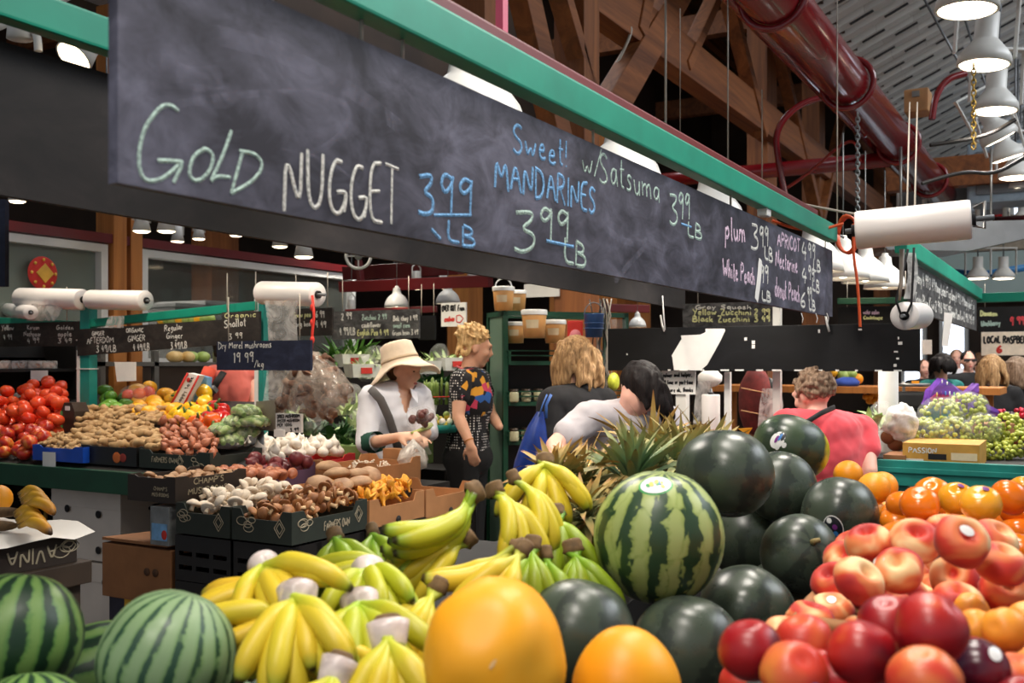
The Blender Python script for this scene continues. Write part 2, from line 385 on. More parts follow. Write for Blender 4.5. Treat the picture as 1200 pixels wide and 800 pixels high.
# chalk and marker lettering --------------------------------------------------------
G = {
'A': (.62, [[(0,0),(.3,1),(.62,0)],[(.1,.38),(.52,.4)]]), 'B': (.55, [[(0,0),(.02,1)],[(.02,1),(.45,.9),(.42,.6),(.05,.53)],[(.05,.53),(.55,.42),(.5,.05),(0,0)]]),
'C': (.6, [[(.6,.85),(.35,1),(.05,.7),(.02,.3),(.3,0),(.6,.15)]]), 'D': (.62, [[(.02,0),(.05,1)],[(-.03,1),(.45,.92),(.64,.5),(.4,.08),(0,0)]]),
'E': (.5, [[(.5,1),(.03,.98),(0,0),(.5,.02)],[(.02,.52),(.42,.54)]]), 'F': (.5, [[(.5,1),(.03,.98),(0,0)],[(.02,.52),(.42,.54)]]),
'G': (.66, [[(.55,.95),(.25,.95),(.03,.55),(.08,.1),(.4,0),(.66,.22),(.66,.45)],[(.35,.42),(.72,.45),(.6,.1)]]), 'H': (.6, [[(0,1),(0,0)],[(.58,1),(.58,0)],[(0,.5),(.58,.52)]]),
'I': (.12, [[(.06,1),(.06,0)]]), 'J': (.45, [[(.42,1),(.42,.2),(.22,0),(0,.15)]]), 'K': (.55, [[(0,1),(0,0)],[(.5,1),(.02,.45),(.55,0)]]),
'L': (.5, [[(.05,1),(0,0),(.5,.06)]]), 'M': (.78, [[(0,0),(.1,1),(.38,.25),(.66,1),(.78,0)]]), 'N': (.62, [[(0,0),(.05,1),(.55,.02),(.6,1)]]),
'O': (.62, [[(.32,1),(.04,.72),(.06,.22),(.34,0),(.6,.3),(.56,.8),(.32,1),(.25,.98)]]), 'P': (.52, [[(0,0),(.02,1)],[(.02,1),(.5,.9),(.48,.55),(.03,.48)]]),
'Q': (.62, [[(.32,1),(.04,.7),(.06,.22),(.34,0),(.6,.3),(.56,.8),(.32,1)],[(.4,.25),(.66,-.08)]]), 'R': (.56, [[(0,0),(.02,1)],[(.02,1),(.5,.92),(.46,.58),(.03,.5)],[(.2,.5),(.56,0)]]),
'S': (.5, [[(.48,.88),(.25,1),(.03,.8),(.12,.58),(.42,.42),(.48,.16),(.22,0),(0,.12)]]), 'T': (.6, [[(0,1),(.6,1)],[(.3,1),(.28,0)]]),
'U': (.58, [[(0,1),(.02,.25),(.25,0),(.52,.2),(.56,1)]]), 'V': (.58, [[(0,1),(.28,0),(.58,1)]]), 'W': (.85, [[(0,1),(.2,0),(.42,.7),(.62,0),(.85,1)]]),
'X': (.55, [[(0,1),(.55,0)],[(.55,1),(0,0)]]), 'Y': (.55, [[(0,1),(.28,.5)],[(.55,1),(.2,0)]]), 'Z': (.55, [[(0,1),(.55,1),(0,0),(.55,0)]]),
'0': (.5, [[(.25,1),(.02,.6),(.1,.05),(.35,.02),(.5,.5),(.38,.95),(.25,1)]]), '1': (.2, [[(.02,.8),(.12,1),(.1,0)]]), '2': (.5, [[(.03,.8),(.25,1),(.48,.78),(.3,.4),(0,0),(.5,.04)]]),
'3': (.5, [[(.03,.92),(.42,.95),(.4,.75),(.15,.55),(.48,.4),(.45,.1),(.2,0),(0,.08)]]), '4': (.52, [[(.28,1),(0,.4),(.5,.42)],[(.4,.75),(.36,0)]]), '5': (.5, [[(.48,1),(.1,.98),(.06,.58),(.42,.55),(.46,.15),(.2,0),(0,.1)]]),
'6': (.5, [[(.42,1),(.08,.6),(.03,.15),(.28,0),(.5,.25),(.3,.48),(.05,.35)]]), '7': (.5, [[(0,.98),(.5,1),(.18,0)]]), '8': (.5, [[(.42,.85),(.22,1),(.05,.78),(.4,.35),(.25,0),(.03,.2),(.45,.8)]]),
'9': (.5, [[(.45,.85),(.22,1),(.03,.75),(.2,.52),(.46,.75),(.46,.95)],[(.46,.9),(.42,0)]]), '.': (.1, [[(.02,.02),(.07,.0)]]), ',': (.12, [[(.08,.08),(.0,-.15)]]), '/': (.4, [[(0,-.05),(.4,1)]]), '-': (.35, [[(0,.45),(.35,.47)]]),
"'": (.12, [[(.06,1),(.03,.8)]]), '!': (.1, [[(.05,1),(.05,.3)],[(.05,.05),(.06,0)]]), '$': (.5, [[(.48,.8),(.25,.92),(.03,.75),(.45,.35),(.22,.1),(0,.2)],[(.25,1.05),(.25,-.05)]]), '&': (.6, [[(.6,0),(.1,.75),(.3,1),(.4,.75),(.02,.25),(.25,0),(.6,.4)]]),
'a': (.42, [[(.38,.5),(.15,.55),(.02,.25),(.15,.02),(.36,.2),(.38,.52)],[(.38,.5),(.44,0)]]), 'b': (.4, [[(.02,1),(.03,0)],[(.03,.35),(.25,.52),(.4,.25),(.22,0),(.03,.08)]]), 'c': (.38, [[(.38,.48),(.18,.55),(.02,.25),(.18,0),(.38,.1)]]),
'd': (.42, [[(.38,.45),(.15,.52),(.02,.25),(.15,.02),(.38,.15)],[(.4,1),(.4,0)]]), 'e': (.42, [[(.03,.28),(.38,.34),(.25,.55),(.05,.4),(.06,.1),(.25,0),(.42,.1)]]), 'f': (.35, [[(.36,.95),(.2,.95),(.14,0)],[(0,.55),(.32,.56)]]),
'g': (.42, [[(.36,.48),(.15,.55),(.02,.3),(.16,.08),(.36,.25),(.38,.52)],[(.38,.5),(.36,-.25),(.15,-.38),(.02,-.25)]]), 'h': (.4, [[(.02,1),(.02,0)],[(.02,.3),(.22,.52),(.36,.35),(.38,0)]]), 'i': (.12, [[(.05,.52),(.07,0)],[(.05,.75),(.06,.7)]]),
'j': (.2, [[(.15,.52),(.12,-.25),(0,-.35)]]), 'k': (.4, [[(.02,1),(.02,0)],[(.36,.52),(.04,.25),(.4,0)]]), 'l': (.14, [[(.05,1),(.06,.05),(.14,0)]]), 'm': (.66, [[(.02,.52),(.03,0)],[(.03,.35),(.2,.52),(.3,.35),(.31,0)],[(.31,.35),(.5,.52),(.6,.35),(.62,0)]]),
'n': (.42, [[(.02,.52),(.03,0)],[(.03,.32),(.22,.52),(.36,.35),(.38,0)]]), 'o': (.42, [[(.2,.54),(.02,.3),(.16,0),(.38,.15),(.36,.45),(.2,.54)]]), 'p': (.42, [[(.03,.52),(.02,-.4)],[(.03,.4),(.25,.54),(.4,.28),(.2,.02),(.04,.12)]]),
'q': (.42, [[(.38,.45),(.15,.54),(.02,.28),(.16,.04),(.38,.2)],[(.39,.52),(.39,-.4)]]), 'r': (.32, [[(.03,.52),(.04,0)],[(.04,.3),(.18,.52),(.32,.48)]]), 's': (.34, [[(.32,.48),(.14,.55),(.04,.4),(.3,.18),(.2,0),(.0,.06)]]),
't': (.3, [[(.14,.95),(.13,.08),(.28,.02)],[(0,.6),(.3,.62)]]), 'u': (.42, [[(.02,.52),(.05,.1),(.2,0),(.36,.15),(.38,.52)],[(.38,.5),(.42,0)]]), 'v': (.38, [[(0,.52),(.18,0),(.38,.54)]]), 'w': (.58, [[(0,.52),(.14,0),(.29,.42),(.42,0),(.58,.54)]]),
'x': (.38, [[(0,.52),(.36,0)],[(.36,.52),(0,0)]]), 'y': (.4, [[(.02,.52),(.18,.05)],[(.38,.54),(.1,-.38)]]), 'z': (.38, [[(0,.52),(.36,.5),(0,0),(.38,.02)]]), ' ': (.3, []),
}
def chaikin(p, it=2):
 for _ in range(it):
  if len(p) < 3: return p
  q = [p[0]]
  for a, b in zip(p, p[1:]):
   q.append((a[0] * .75 + b[0] * .25, a[1] * .75 + b[1] * .25)); q.append((a[0] * .25 + b[0] * .75, a[1] * .25 + b[1] * .75))
  q.append(p[-1]); p = q
 return p
def text_w(t): return sum(G[c][0] + .16 for c in t if c in G) - .16
def write(mb, t, o, ex, ey, n, wd, jit=.02, seed=1, th=.0012):
 """strokes of text t; o baseline start, ex vector of the whole width, ey vector of a capital's height, n outward normal, wd stroke width"""
 R = random.Random(seed); tw = text_w(t); x = 0
 o, ex, ey, n = Vector(o), Vector(ex) / tw, Vector(ey), Vector(n).normalized()
 k = 0
 for ch in t:
  if ch not in G: x += .3; continue
  w, st = G[ch]; dy = R.uniform(-jit, jit) * 2; sc = 1 + R.uniform(-jit, jit) * 2
  for s in st:
   pts = [o + ex * (x + a * 1.0 + R.uniform(-jit, jit)) + ey * (b * sc + dy + R.uniform(-jit, jit)) for a, b in s]
   stroke(mb, pts, n, wd, lift=.0004 + k % 7 * .00012, th=th); k += 1
  x += w + .16
 return mb
def stroke(mb, pts, n, wd, lift=.0005, th=.0012, it=2):
 """one chalk line: a thin flat ribbon lying on the board"""
 if len(pts) > 2:
  P = [p.copy() for p in pts]
  for _ in range(it):
   q = [P[0]]
   for a, b in zip(P, P[1:]): q += [a * .75 + b * .25, a * .25 + b * .75]
   P = q + [P[-1]]
 else: P = list(pts)
 m = len(P); L = []
 for i, p in enumerate(P):
  d = P[min(i + 1, m - 1)] - P[max(i - 1, 0)]
  if d.length < 1e-9: d = Vector((0, 0, 1))
  s = n.cross(d.normalized()); w = wd * .5 * (.8 if i in (0, m - 1) else 1)
  L.append((mb.bm.verts.new(p + s * w + n * lift), mb.bm.verts.new(p + n * (lift + th)), mb.bm.verts.new(p - s * w + n * lift)))
 for A, B in zip(L, L[1:]):
  mb._f([A[0], A[1], B[1], B[0]], False); mb._f([A[1], A[2], B[2], B[1]], False)
def wpx(mb, t, p0, p1, h, plane, n, wd, seed=1, jit=.025):
 """lettering whose baseline runs between two sight lines onto a plane; h = capital height in photo pixels at the start"""
 a, b = plane(*p0), plane(*p1); top = plane(p0[0], p0[1] - h)
 return write(mb, t, a, b - a, Vector((0, 0, (top - a).z)), n, wd, jit, seed)
# ================================================================== materials used all over
m_floor = M('floor_concrete', (96, 84, 72), .6, var=.25, scale=2.5, rand=False)
m_darkwall = M('dark_wall', (58, 44, 34), .8, var=.3, scale=1.5, rand=False)
m_mint = M('mint_wall', (196, 214, 208), .7, var=.06, scale=1)
m_plank = wood('ceiling_planks', (70, 48, 26), (110, 78, 44), 1, 1.2)
m_timber = wood('timber', (92, 48, 20), (156, 94, 48), 0, 1.2)
m_timberv = wood('timber_upright', (98, 52, 22), (160, 98, 50), 2, 1.2)
m_orangewood = wood('orange_timber', (150, 88, 34), (196, 126, 58), 2, 1.5)
m_green = M('green_paint', (18, 136, 112), .4, var=.12, scale=6, spec=.4)
m_teal = M('teal_paint', (24, 132, 122), .5, var=.15, scale=9)
m_dkgreen = M('dark_green_paint', (14, 66, 44), .45, var=.15, scale=8)
m_red = M('red_paint', (96, 13, 18), .45, var=.12, scale=5, spec=.5)
m_redpipe = M('red_gloss_pipe', (126, 22, 28), .2, var=.1, scale=4, spec=.6, coat=.4)
m_white = M('white_enamel', (226, 226, 222), .3, var=.03, scale=8)
m_offw = M('off_white_plastic', (214, 212, 206), .4, var=.05, scale=9)
m_paper = M('white_paper', (228, 226, 222), .8, var=.05, scale=9)
m_black = M('black_plastic', (20, 19, 20), .45, var=.25, scale=12)
m_blackp = M('black_paint', (15, 15, 18), .55, var=.2, scale=5)
m_steel = M('steel', (150, 148, 144), .35, .8, var=.1, scale=12)
m_galv = M('grey_metal', (120, 122, 124), .45, .5, var=.12, scale=5)
m_cord = M('dark_cord', (26, 22, 22), .6, var=.1)
m_wire = M('grey_wire', (170, 160, 146), .5, var=.1)
m_orangec = M('orange_cord', (214, 84, 34), .5, var=.05)
m_glow = M('lamp_glow', (255, 236, 206), .5, var=0, emit=9)
m_glowd = M('lamp_glow_small', (255, 230, 190), .5, var=0, emit=6)
m_sky = M('bright_window', (226, 238, 255), .5, var=0, emit=2.2)
m_kraft = M('kraft_cardboard', (168, 118, 76), .8, var=.1, scale=10)
m_kraftd = M('brown_cardboard', (140, 94, 58), .8, var=.12, scale=10)
m_wbox = M('white_carton', (206, 196, 186), .7, var=.06, scale=6)
m_ink = M('black_ink', (24, 22, 24), .8, var=.1)
m_redink = M('red_ink', (196, 48, 40), .8, var=.1)
m_print = M('pale_print', (152, 142, 120), .7, var=.2)
m_purple = M('purple_print', (96, 52, 130), .6, var=.2)
b_main = board_mat('chalkboard_slate', (38, 37, 48), (104, 104, 122), .45, 1.7)
b_far = board_mat('chalkboard_dark', (16, 14, 16), (42, 37, 37), .4, 1.3)
b_black = board_mat('chalkboard_black', (8, 8, 10), (20, 20, 23), .4, 2)
b_grey = board_mat('chalkboard_grey', (44, 44, 46), (108, 108, 108), .5, 3)
b_blue = board_mat('chalkboard_blue', (28, 32, 52), (50, 56, 80), .4, 3)
c_white = chalk_mat('white_chalk', (224, 224, 218)); c_blue = chalk_mat('blue_chalk', (120, 176, 226)); c_mint = chalk_mat('mint_chalk', (178, 204, 194))
c_pink = chalk_mat('pink_chalk', (226, 200, 222)); c_red = chalk_mat('red_chalk', (206, 70, 76)); c_yel = chalk_mat('yellow_chalk', (220, 222, 160))
m_film = film_mat('clear_film'); m_film2 = film_mat('milky_film', (232, 228, 222), .5, .25)
m_roll = M('bag_roll_film', (236, 230, 226), .28, var=.03, scale=3, spec=.6)
# ================================================================== setting
struct('floor', MB().b2((-4, -14, -.2), (24, 16, 0)), m_floor)
struct('wall_back', MB().b2((20, -14, 0), (20.3, 16, 9)), m_darkwall)
struct('wall_far_side', MB().b2((-4, 13, 0), (20, 13.3, 9)), m_darkwall)
# ceiling on the left: dark planks on joists
mb = MB().b2((-4, 2.2, 7.2), (20.3, 13.3, 7.4))
for k in range(20): mb.b2((-3.5 + k * 1.2, 2.2, 6.95), (-3.38 + k * 1.2, 13, 7.2))
struct('ceiling', mb, m_plank)
mb = MB()
for k in range(11): mb.b2((-4, 2.4 + k * 1.0, 6.75), (20, 2.52 + k * 1.0, 6.95))
struct('trim_1', mb, m_timber)
# ceiling on the right: pale ribbed deck that climbs to the right
m_deck, nt, b = new_mat('ribbed_deck')
tc = nt.nodes.new('ShaderNodeTexCoord'); mp = nt.nodes.new('ShaderNodeMapping'); mp.inputs['Rotation'].default_value = (0, 0, PI / 2)
nt.links.new(tc.outputs['Object'], mp.inputs['Vector'])
br = nt.nodes.new('ShaderNodeTexBrick'); br.inputs['Scale'].default_value = 1; br.inputs['Brick Width'].default_value = .62; br.inputs['Row Height'].default_value = .26
br.inputs['Mortar Size'].default_value = .001; br.inputs['Color1'].default_value = srgb((196, 196, 192)); br.inputs['Color2'].default_value = srgb((180, 178, 174)); br.inputs['Mortar'].default_value = srgb((110, 108, 104))
nt.links.new(mp.outputs[0], br.inputs['Vector']); nt.links.new(br.outputs['Color'], b.inputs['Base Color']); b.inputs['Roughness'].default_value = .5
m_slot = M('deck_slot', (34, 32, 32), .8, var=0)
def zr(v): return 4.75 + .45 * (2.2 - v)
mb = MB()
pitch = .32
for i in range(75):
 u = -4 + i * pitch
 prof = [(u, 0), (u + .11, 0), (u + .14, -.075), (u + .29, -.075), (u + .32, 0)]
 for (ua, za), (ub, zb) in zip(prof, prof[1:]):
  q = [mb.bm.verts.new((x, v, zr(v) + z)) for x, z, v in ((ua, za, 2.2), (ub, zb, 2.2), (ub, zb, -13.5), (ua, za, -13.5))]
  mb._f(q, False)
mb.mi = 1
for i in range(20, 75):
 u = -4 + i * pitch
 for k in range(16):
  v = 1.9 - k * .55 - (i % 2) * .27
  a = Matrix.Rotation(-math.atan(.45), 3, 'X')
  mb.box((u + .215, v, zr(v) - .077), (.05, .24, .012), a)
mb.mi = 0
for v0, v1 in ((2.2, -13.5),):
 q = [mb.bm.verts.new(p) for p in ((-4, v0, zr(v0) + .3), (20, v0, zr(v0) + .3), (20, v1, zr(v1) + .3), (-4, v1, zr(v1) + .3))]; mb._f(q, False)
struct('ceiling_deck', mb, [m_deck, m_slot])
struct('trim_2', MB().b2((-4, 2.1, 4.75), (20, 2.3, 7.2)), m_darkwall)
# pale upper wall and windows at the far right end
struct('wall_right', MB().b2((19.7, -10, 2.6), (19.98, 2.6, 3.7)), m_mint)
for i, (v0, v1, z0, z1) in enumerate(((-.4, 1.1, 3.9, 4.8), (-2.2, -.8, 3.9, 5.0), (1.9, 2.25, .5, 2.4), (2.6, 2.9, .6, 2.3))):
 w = tag(MB().b2((19.9, v0, z0), (19.97, v1, z1)).build('window_%d' % (i + 3), m_sky), kind='structure')
 f = MB()
 for (a, b_) in (((v0 - .06, z0 - .06), (v0, z1 + .06)), ((v1, z0 - .06), (v1 + .06, z1 + .06)), ((v0, z0 - .06), (v1, z0)), ((v0, z1), (v1, z1 + .06))): f.b2((19.82, a[0], a[1]), (19.99, b_[0], b_[1]))
 f.build('window_frame', m_white, w)
# a skylight in the ribbed deck
w = tag(MB().box((17.0, -.75, zr(-.75) - .1), (2.6, .8, .03), Matrix.Rotation(-math.atan(.45), 3, 'X')).build('window_7', m_sky), kind='structure')
# shop front on the left: window wall along the aisle
VW = 6.5
def uv_(px, v):                       # distance along the stalls where a sight line meets plane v
 return on_v(px, 400, v).x
struct('wall_left', MB().b2((2.0, VW, 0), (9.4, VW + .12, 1.5)), m_darkwall)
m_frost = M('window_glass', (126, 136, 126), .12, var=.12, scale=1.2, alpha=.72, spec=.6)
m_frost2 = M('window_glass_clear', (96, 100, 94), .08, var=.2, scale=1.0, alpha=.5, spec=.6)
for n, (ua, ub, mm) in {1: (2.0, 5.28, m_frost), 2: (5.6, 8.3, m_frost2)}.items():
 z0, z1 = 1.5, 2.3
 w = tag(MB().b2((ua + .05, VW + .05, z0), (ub - .05, VW + .06, z1)).build('window_%d' % n, mm), kind='structure')
 f = MB().b2((ua, VW - .02, z0), (ua + .06, VW + .1, z1)).b2((ub - .06, VW - .02, z0), (ub, VW + .1, z1)).b2((ua, VW - .02, z1), (ub, VW + .1, z1 + .06)).b2((ua, VW - .02, z0 - .06), (ub, VW + .1, z0))
 f.build('window_frame', m_white, w)
struct('trim_3', MB().b2((2, VW - .05, 2.37), (9.4, VW + .12, 2.44)), m_red)
struct('trim_4', MB().b2((5.3, VW - .06, 0), (5.42, VW + .14, 4.2)).b2((5.46, VW - .06, 0), (5.57, VW + .14, 4.2)), m_orangewood)
struct('trim_5', MB().b2((2, VW + .9, 0), (9.4, VW + 3.4, .02)).b2((2, VW + 3.3, 0), (9.4, VW + 3.4, 2.6)), M('shop_back_wall', (120, 118, 106), .7, var=.1))
struct('wall_upper_left', MB().b2((2, VW + .1, 4.2), (20, VW + .3, 7.2)), m_darkwall)
# white equipment standing behind the shop window
for px0, px1, z1, vv, lab in ((205, 238, 1.98, 7.3, 'white appliance left of the other behind the shop window'), (240, 288, 2.02, 7.3, 'wider white appliance with a pale rim behind the shop window')):
 ua, ub = uv_(px0, vv), uv_(px1, vv)
 t = tag(MB().b2((ua, vv, 0), (ub - .02, vv + .6, z1), .02).build('white_appliance', m_offw), lab, 'appliance', 'appliances behind the shop window')
 MB().b2((ua - .02, vv - .03, z1), (ub, vv + .63, z1 + .04), .01).build('rim', m_white, t)
# ------------------------------------------------------------------ timber structure overhead
VT = 3.2
def beam(name, label, p0, p1, w, h, m=None, cat='beam', group=None):
 p0, p1 = Vector(p0), Vector(p1); L = (p1 - p0).length
 R = rotm(p1 - p0); mb = MB().box((0, 0, L / 2), (w, h, L), None, .012); mb.xf(TR(p0, R)); return tag(mb.build(name, m or m_timber), kind='structure')
n = 10
def sbeam(p0, p1, w, h, m=None):
 global n
 p0, p1 = Vector(p0), Vector(p1); d = p1 - p0
 R = rotm(d, Vector((0, 1, 0)))
 mb = MB().box((0, 0, 0), (w, h, d.length), None, .01); mb.xf(TR((p0 + p1) / 2, R))
 tag(mb.build('trim_%d' % n, m or m_timber), kind='structure'); n += 1
zb, zt = CAMZ + .83 * VT + .1, CAMZ + 1.29 * VT
sbeam((-2, VT, zb), (19.8, VT, zb), .36, .2)             # lower chord
sbeam((-2, VT, zt), (19.8, VT, zt), .42, .22)            # upper chord
def post(px, w, dv, z0, z1, v=VT):
 u = uv_(px, v); sbeam((u, v + dv, z0), (u, v + dv, z1), w, .24, m_timberv)
post(676, .26, 0, 0, zt); post(905, .42, .12, 0, zt); post(962, .34, .1, 0, zt); post(1040, .3, .1, 0, zt); post(560, .24, 0, 2.6, zt)
def diag(a, b, w, v=VT - .05, h=.14): sbeam(on_v(a[0], a[1], v), on_v(b[0], b[1], v), w, h, m_timber)
diag((606, -40), (655, 170), .2); diag((640, -60), (690, 110), .1); diag((800, -20), (712, 130), .28); diag((848, -20), (893, 158), .12); diag((905, 30), (958, 255), .12)
diag((800, 78), (845, -20), .1); diag((990, 120), (958, 270), .1); diag((1005, 150), (1050, 235), .12); diag((760, -40), (745, 40), .16)
for (px, py, v, w, z1) in ((700, 0, 4.3, .3, 2.6), (740, 0, 4.4, .4, 2.6)):
 u = uv_(px, v); sbeam((u, v, 0), (u, v, z1 + 1.5), w, .3, m_orangewood)
u = uv_(668, 4.6); sbeam((u, 4.6, 0), (u, 4.6, 3.8), .34, .3, m_orangewood)
u = uv_(318, 7.4); sbeam((u, 8.2, 0), (u, 8.2, 4.2), .4, .3, m_timberv)
u = uv_(545, 6.6); sbeam((u, 6.6, 0), (u, 6.6, 3.8), .34, .3, m_orangewood)
for u in (5, 9, 13, 17): sbeam((u, 2.3, 5.9), (u, 13, 5.9), .3, .18)
sbeam((13.0, 2.1, 3.7), (13.0, -12, 3.7 + .0), .35, .2); sbeam((16.4, 2.1, 3.35), (16.4, -12, 3.35), .5, .2, M('pale_beam', (150, 138, 120), .7))
# ------------------------------------------------------------------ pipes, ducts and cords overhead
VP = 1.5; ZP = 3.47
p = thing('sprinkler_pipe', 'thick glossy red pipe running overhead along the right side', 'pipe')
MB().cyl((.5, VP, ZP), (13.2, VP, ZP), .155, seg=28, cap=True).build('main_pipe', m_redpipe, p)
MB().cyl((.5, VP + .22, ZP + .02), (13.2, VP + .22, ZP + .02), .05, seg=12).build('side_pipe', m_redpipe, p)
for u in (5.6, 7.6, 9.9, 12.0):
 MB().tube([(u, VP + .18 * math.cos(a), ZP + .18 * math.sin(a)) for a in [2 * PI * k / 24 for k in range(25)]], .022, 8).build('clamp_ring', m_redpipe, p)
b1 = on_u(1070, 184, 10.1)
tag(MB().cyl((10.1, VP + .1, b1.z), (10.1, 4.6, b1.z), .075, seg=16).build('branch_pipe', m_redpipe), 'red branch pipe crossing from thick red pipe toward the timber posts', 'pipe')
tag(MB().cyl((13.0, 1.0, 3.1), (8.8, -2.4, 2.55), .05, seg=12).build('branch_pipe', m_red), 'thin dark red pipe rising behind the large white bag roll', 'pipe')
tag(MB().tube([(5.55, VP + .1, ZP + .22), (5.4, .8, ZP + .32), (4.9, .2, ZP + .5), (4.2, -.8, ZP + .9)], .035, 10).build('branch_pipe', m_red), 'dark red pipe leaving the top of the thick red pipe', 'pipe')
def hoop(pts, d, r, name, m, lab, cat='conduit', group=None):
 return tag(MB().tube([at(x, y, d) for x, y in chaikin(pts, 3)], r, 8).build(name, m), lab, cat, group)
hoop([(922, 238), (912, 190), (908, 150), (940, 118), (985, 112), (1010, 130), (1016, 160)], 8.6, .028, 'hanging_conduit', m_redpipe, 'arched red conduit looping up from the green beam')
hoop([(1092, 140), (1096, 112), (1110, 92), (1132, 86)], 8.6, .03, 'hanging_conduit', m_redpipe, 'short curved red conduit under the second round lamp')
hoop([(925, 236), (970, 245), (1003, 251)], 5.0, .006, 'hanging_cable', m_wire, 'pale cable sagging from the green beam to the bag roll', 'cable')
hoop([(1008, 190), (1000, 155), (935, 215), (880, 240)], 9.0, .014, 'hanging_cable', M('red_cable', (150, 40, 26), .5), 'thin reddish cable slanting behind the red branch pipe', 'cable')
hoop([(1090, 170), (1120, 166), (1160, 158), (1190, 140)], 8, .016, 'hanging_cable', m_cord, 'dark cable draped below the round lamps', 'cable')
hoop([(1080, 215), (1130, 200), (1165, 205), (1200, 185)], 7.5, .014, 'hanging_cable', m_cord, 'dark wavy cable above the right end of bag roll', 'cable')
hoop([(700, 0), (716, 40), (741, 28), (738, 45), (715, 90), (706, 112)], 8.0, .012, 'hanging_cable', m_wire, 'pale wire twisting down the timber brace', 'cable')
hoop([(1000, 262), (1000, 300), (1005, 330), (1008, 383)], 5.0, .007, 'extension_cord', m_orangec, 'orange cord hanging at the end of the big chalkboard', 'cord')
hoop([(905, 258), (930, 268), (960, 270), (988, 262)], 4.9, .007, 'extension_cord', m_orangec, 'orange cord looped under the green beam', 'cord')
t = thing('extension_cord', 'coil of orange cord wound round the end of green beam', 'cord')
for k in range(4):
 c = at(992, 274, 5.05) + Vector((.02 * k, .0, 0))
 MB().tube([c + Vector((.01 * math.sin(3 * a), .05 * math.cos(a), .09 * math.sin(a))) for a in [2 * PI * q / 20 for q in range(21)]], .007, 6).build('loop', m_orangec, t)
for px, y0, y1, d, r, lab in ((780, 0, 180, 5, .006, 'white suspension cord in front of the timber brace'), (853, 0, 190, 5.3, .004, 'thin suspension wire hanging above the green beam'), (981, 42, 270, 6.0, .004, 'thin pale wire hanging from the thick red pipe'),
                               (797, 70, 160, 6.5, .003, 'short thin wire right of the white suspension cord'), (893, 165, 215, 7, .004, 'thin wire above the red branch pipe')):
 tag(MB().cyl(at(px, y0 - 60, d), at(px, y1, d), r, seg=6).build('hanging_wire', m_wire), lab, 'wire')
t = thing('hanging_chain', 'brass chain hanging between the round lamps', 'chain')
for k in range(16):
 c = at(1141, 78 + k * 6.2, 6.2); R = Matrix.Rotation(PI / 2 * (k % 2), 3, 'Z')
 MB().tube([c + R @ Vector((.012 * math.cos(a), 0, .022 * math.sin(a))) for a in [2 * PI * q / 10 for q in range(11)]], .005, 6).build('link', M('brass', (170, 140, 70), .4, .8) if k == 0 else bpy.data.materials['brass'], t)
t = thing('hanging_chain', 'dark chain hanging below the thick red pipe', 'chain')
for k in range(22):
 c = at(1005, 135 + k * 5.2, 6.6); R = Matrix.Rotation(PI / 2 * (k % 2), 3, 'Z')
 MB().tube([c + R @ Vector((.012 * math.cos(a), 0, .022 * math.sin(a))) for a in [2 * PI * q / 10 for q in range(11)]], .005, 6).build('link', m_galv, t)
# grey duct and blue pipe at the right
c = at(1105, 285, 8.5)
t = thing('duct', 'wide grey metal duct hanging behind large bag roll', 'duct', c)
MB().prism([(-.62, .0), (-.5, .13), (.62, .16), (.66, .03), (.1, -.09), (-.55, -.08)], -.25, .25, lambda a, b, k: RGT * a + FWD * k + Vector((0, 0, b))).build('body', m_galv, t)
for x in (-.35, .4): MB().cyl(RGT * x + Vector((0, 0, .12)), RGT * x + Vector((0, 0, .8)), .01, seg=6).build('hanger_rod', m_steel, t)
c = at(1120, 225, 13)
t = thing('hanging_air_unit', 'pale grey air unit with white pipes far back under the roof', 'air unit', c)
MB().box((0, 0, 0), (.7, 1.2, .55), None, .03).build('casing', m_galv, t)
for k in range(5): MB().cyl((-.5, -.6 + k * .3, .25), (-.6, -.6 + k * .3, -.7), .03, seg=8).build('pipe', m_white, t)
c = at(1185, 205, 12)
t = thing('hanging_air_unit', 'pale blue-grey air unit at the right edge below the lamps', 'air unit', c)
MB().box((0, 0, 0), (.6, .9, .7), None, .03).build('casing', M('pale_blue_metal', (150, 166, 178), .4, .3), t)
MB().box((-.31, 0, 0), (.03, .7, .5), None, .01).build('grille', m_galv, t)
tag(MB().tube([at(1110, 318, 15), at(1150, 322, 14.5), at(1210, 312, 14)], .05, 10).build('hanging_water_pipe', M('blue_pipe', (50, 120, 180), .4)), 'light blue pipe in front of pale wall', 'pipe')
c = at(1173, 268, 14); tag(MB().lathe([(0, 0), (.09, .0), (.1, .05), (.1, .4), (.06, .48), (.03, .5), (.03, .56), (0, .56)], c - Vector((0, 0, .2)), None, 16).build('hanging_extinguisher', M('bright_red', (200, 24, 30), .3)), 'small red cylinder beside the pale pipes far right', 'extinguisher')
c = at(1076, 121, 9); t = tag(MB().box(c, (.28, .2, .2), None, .02).build('junction_box', M('tan_box', (178, 130, 84), .6)), 'tan box fixed beside thick red pipe', 'junction box')
MB().box(c + Vector((-.145, 0, .05)), (.02, .06, .05)).build('latch', m_steel, t)
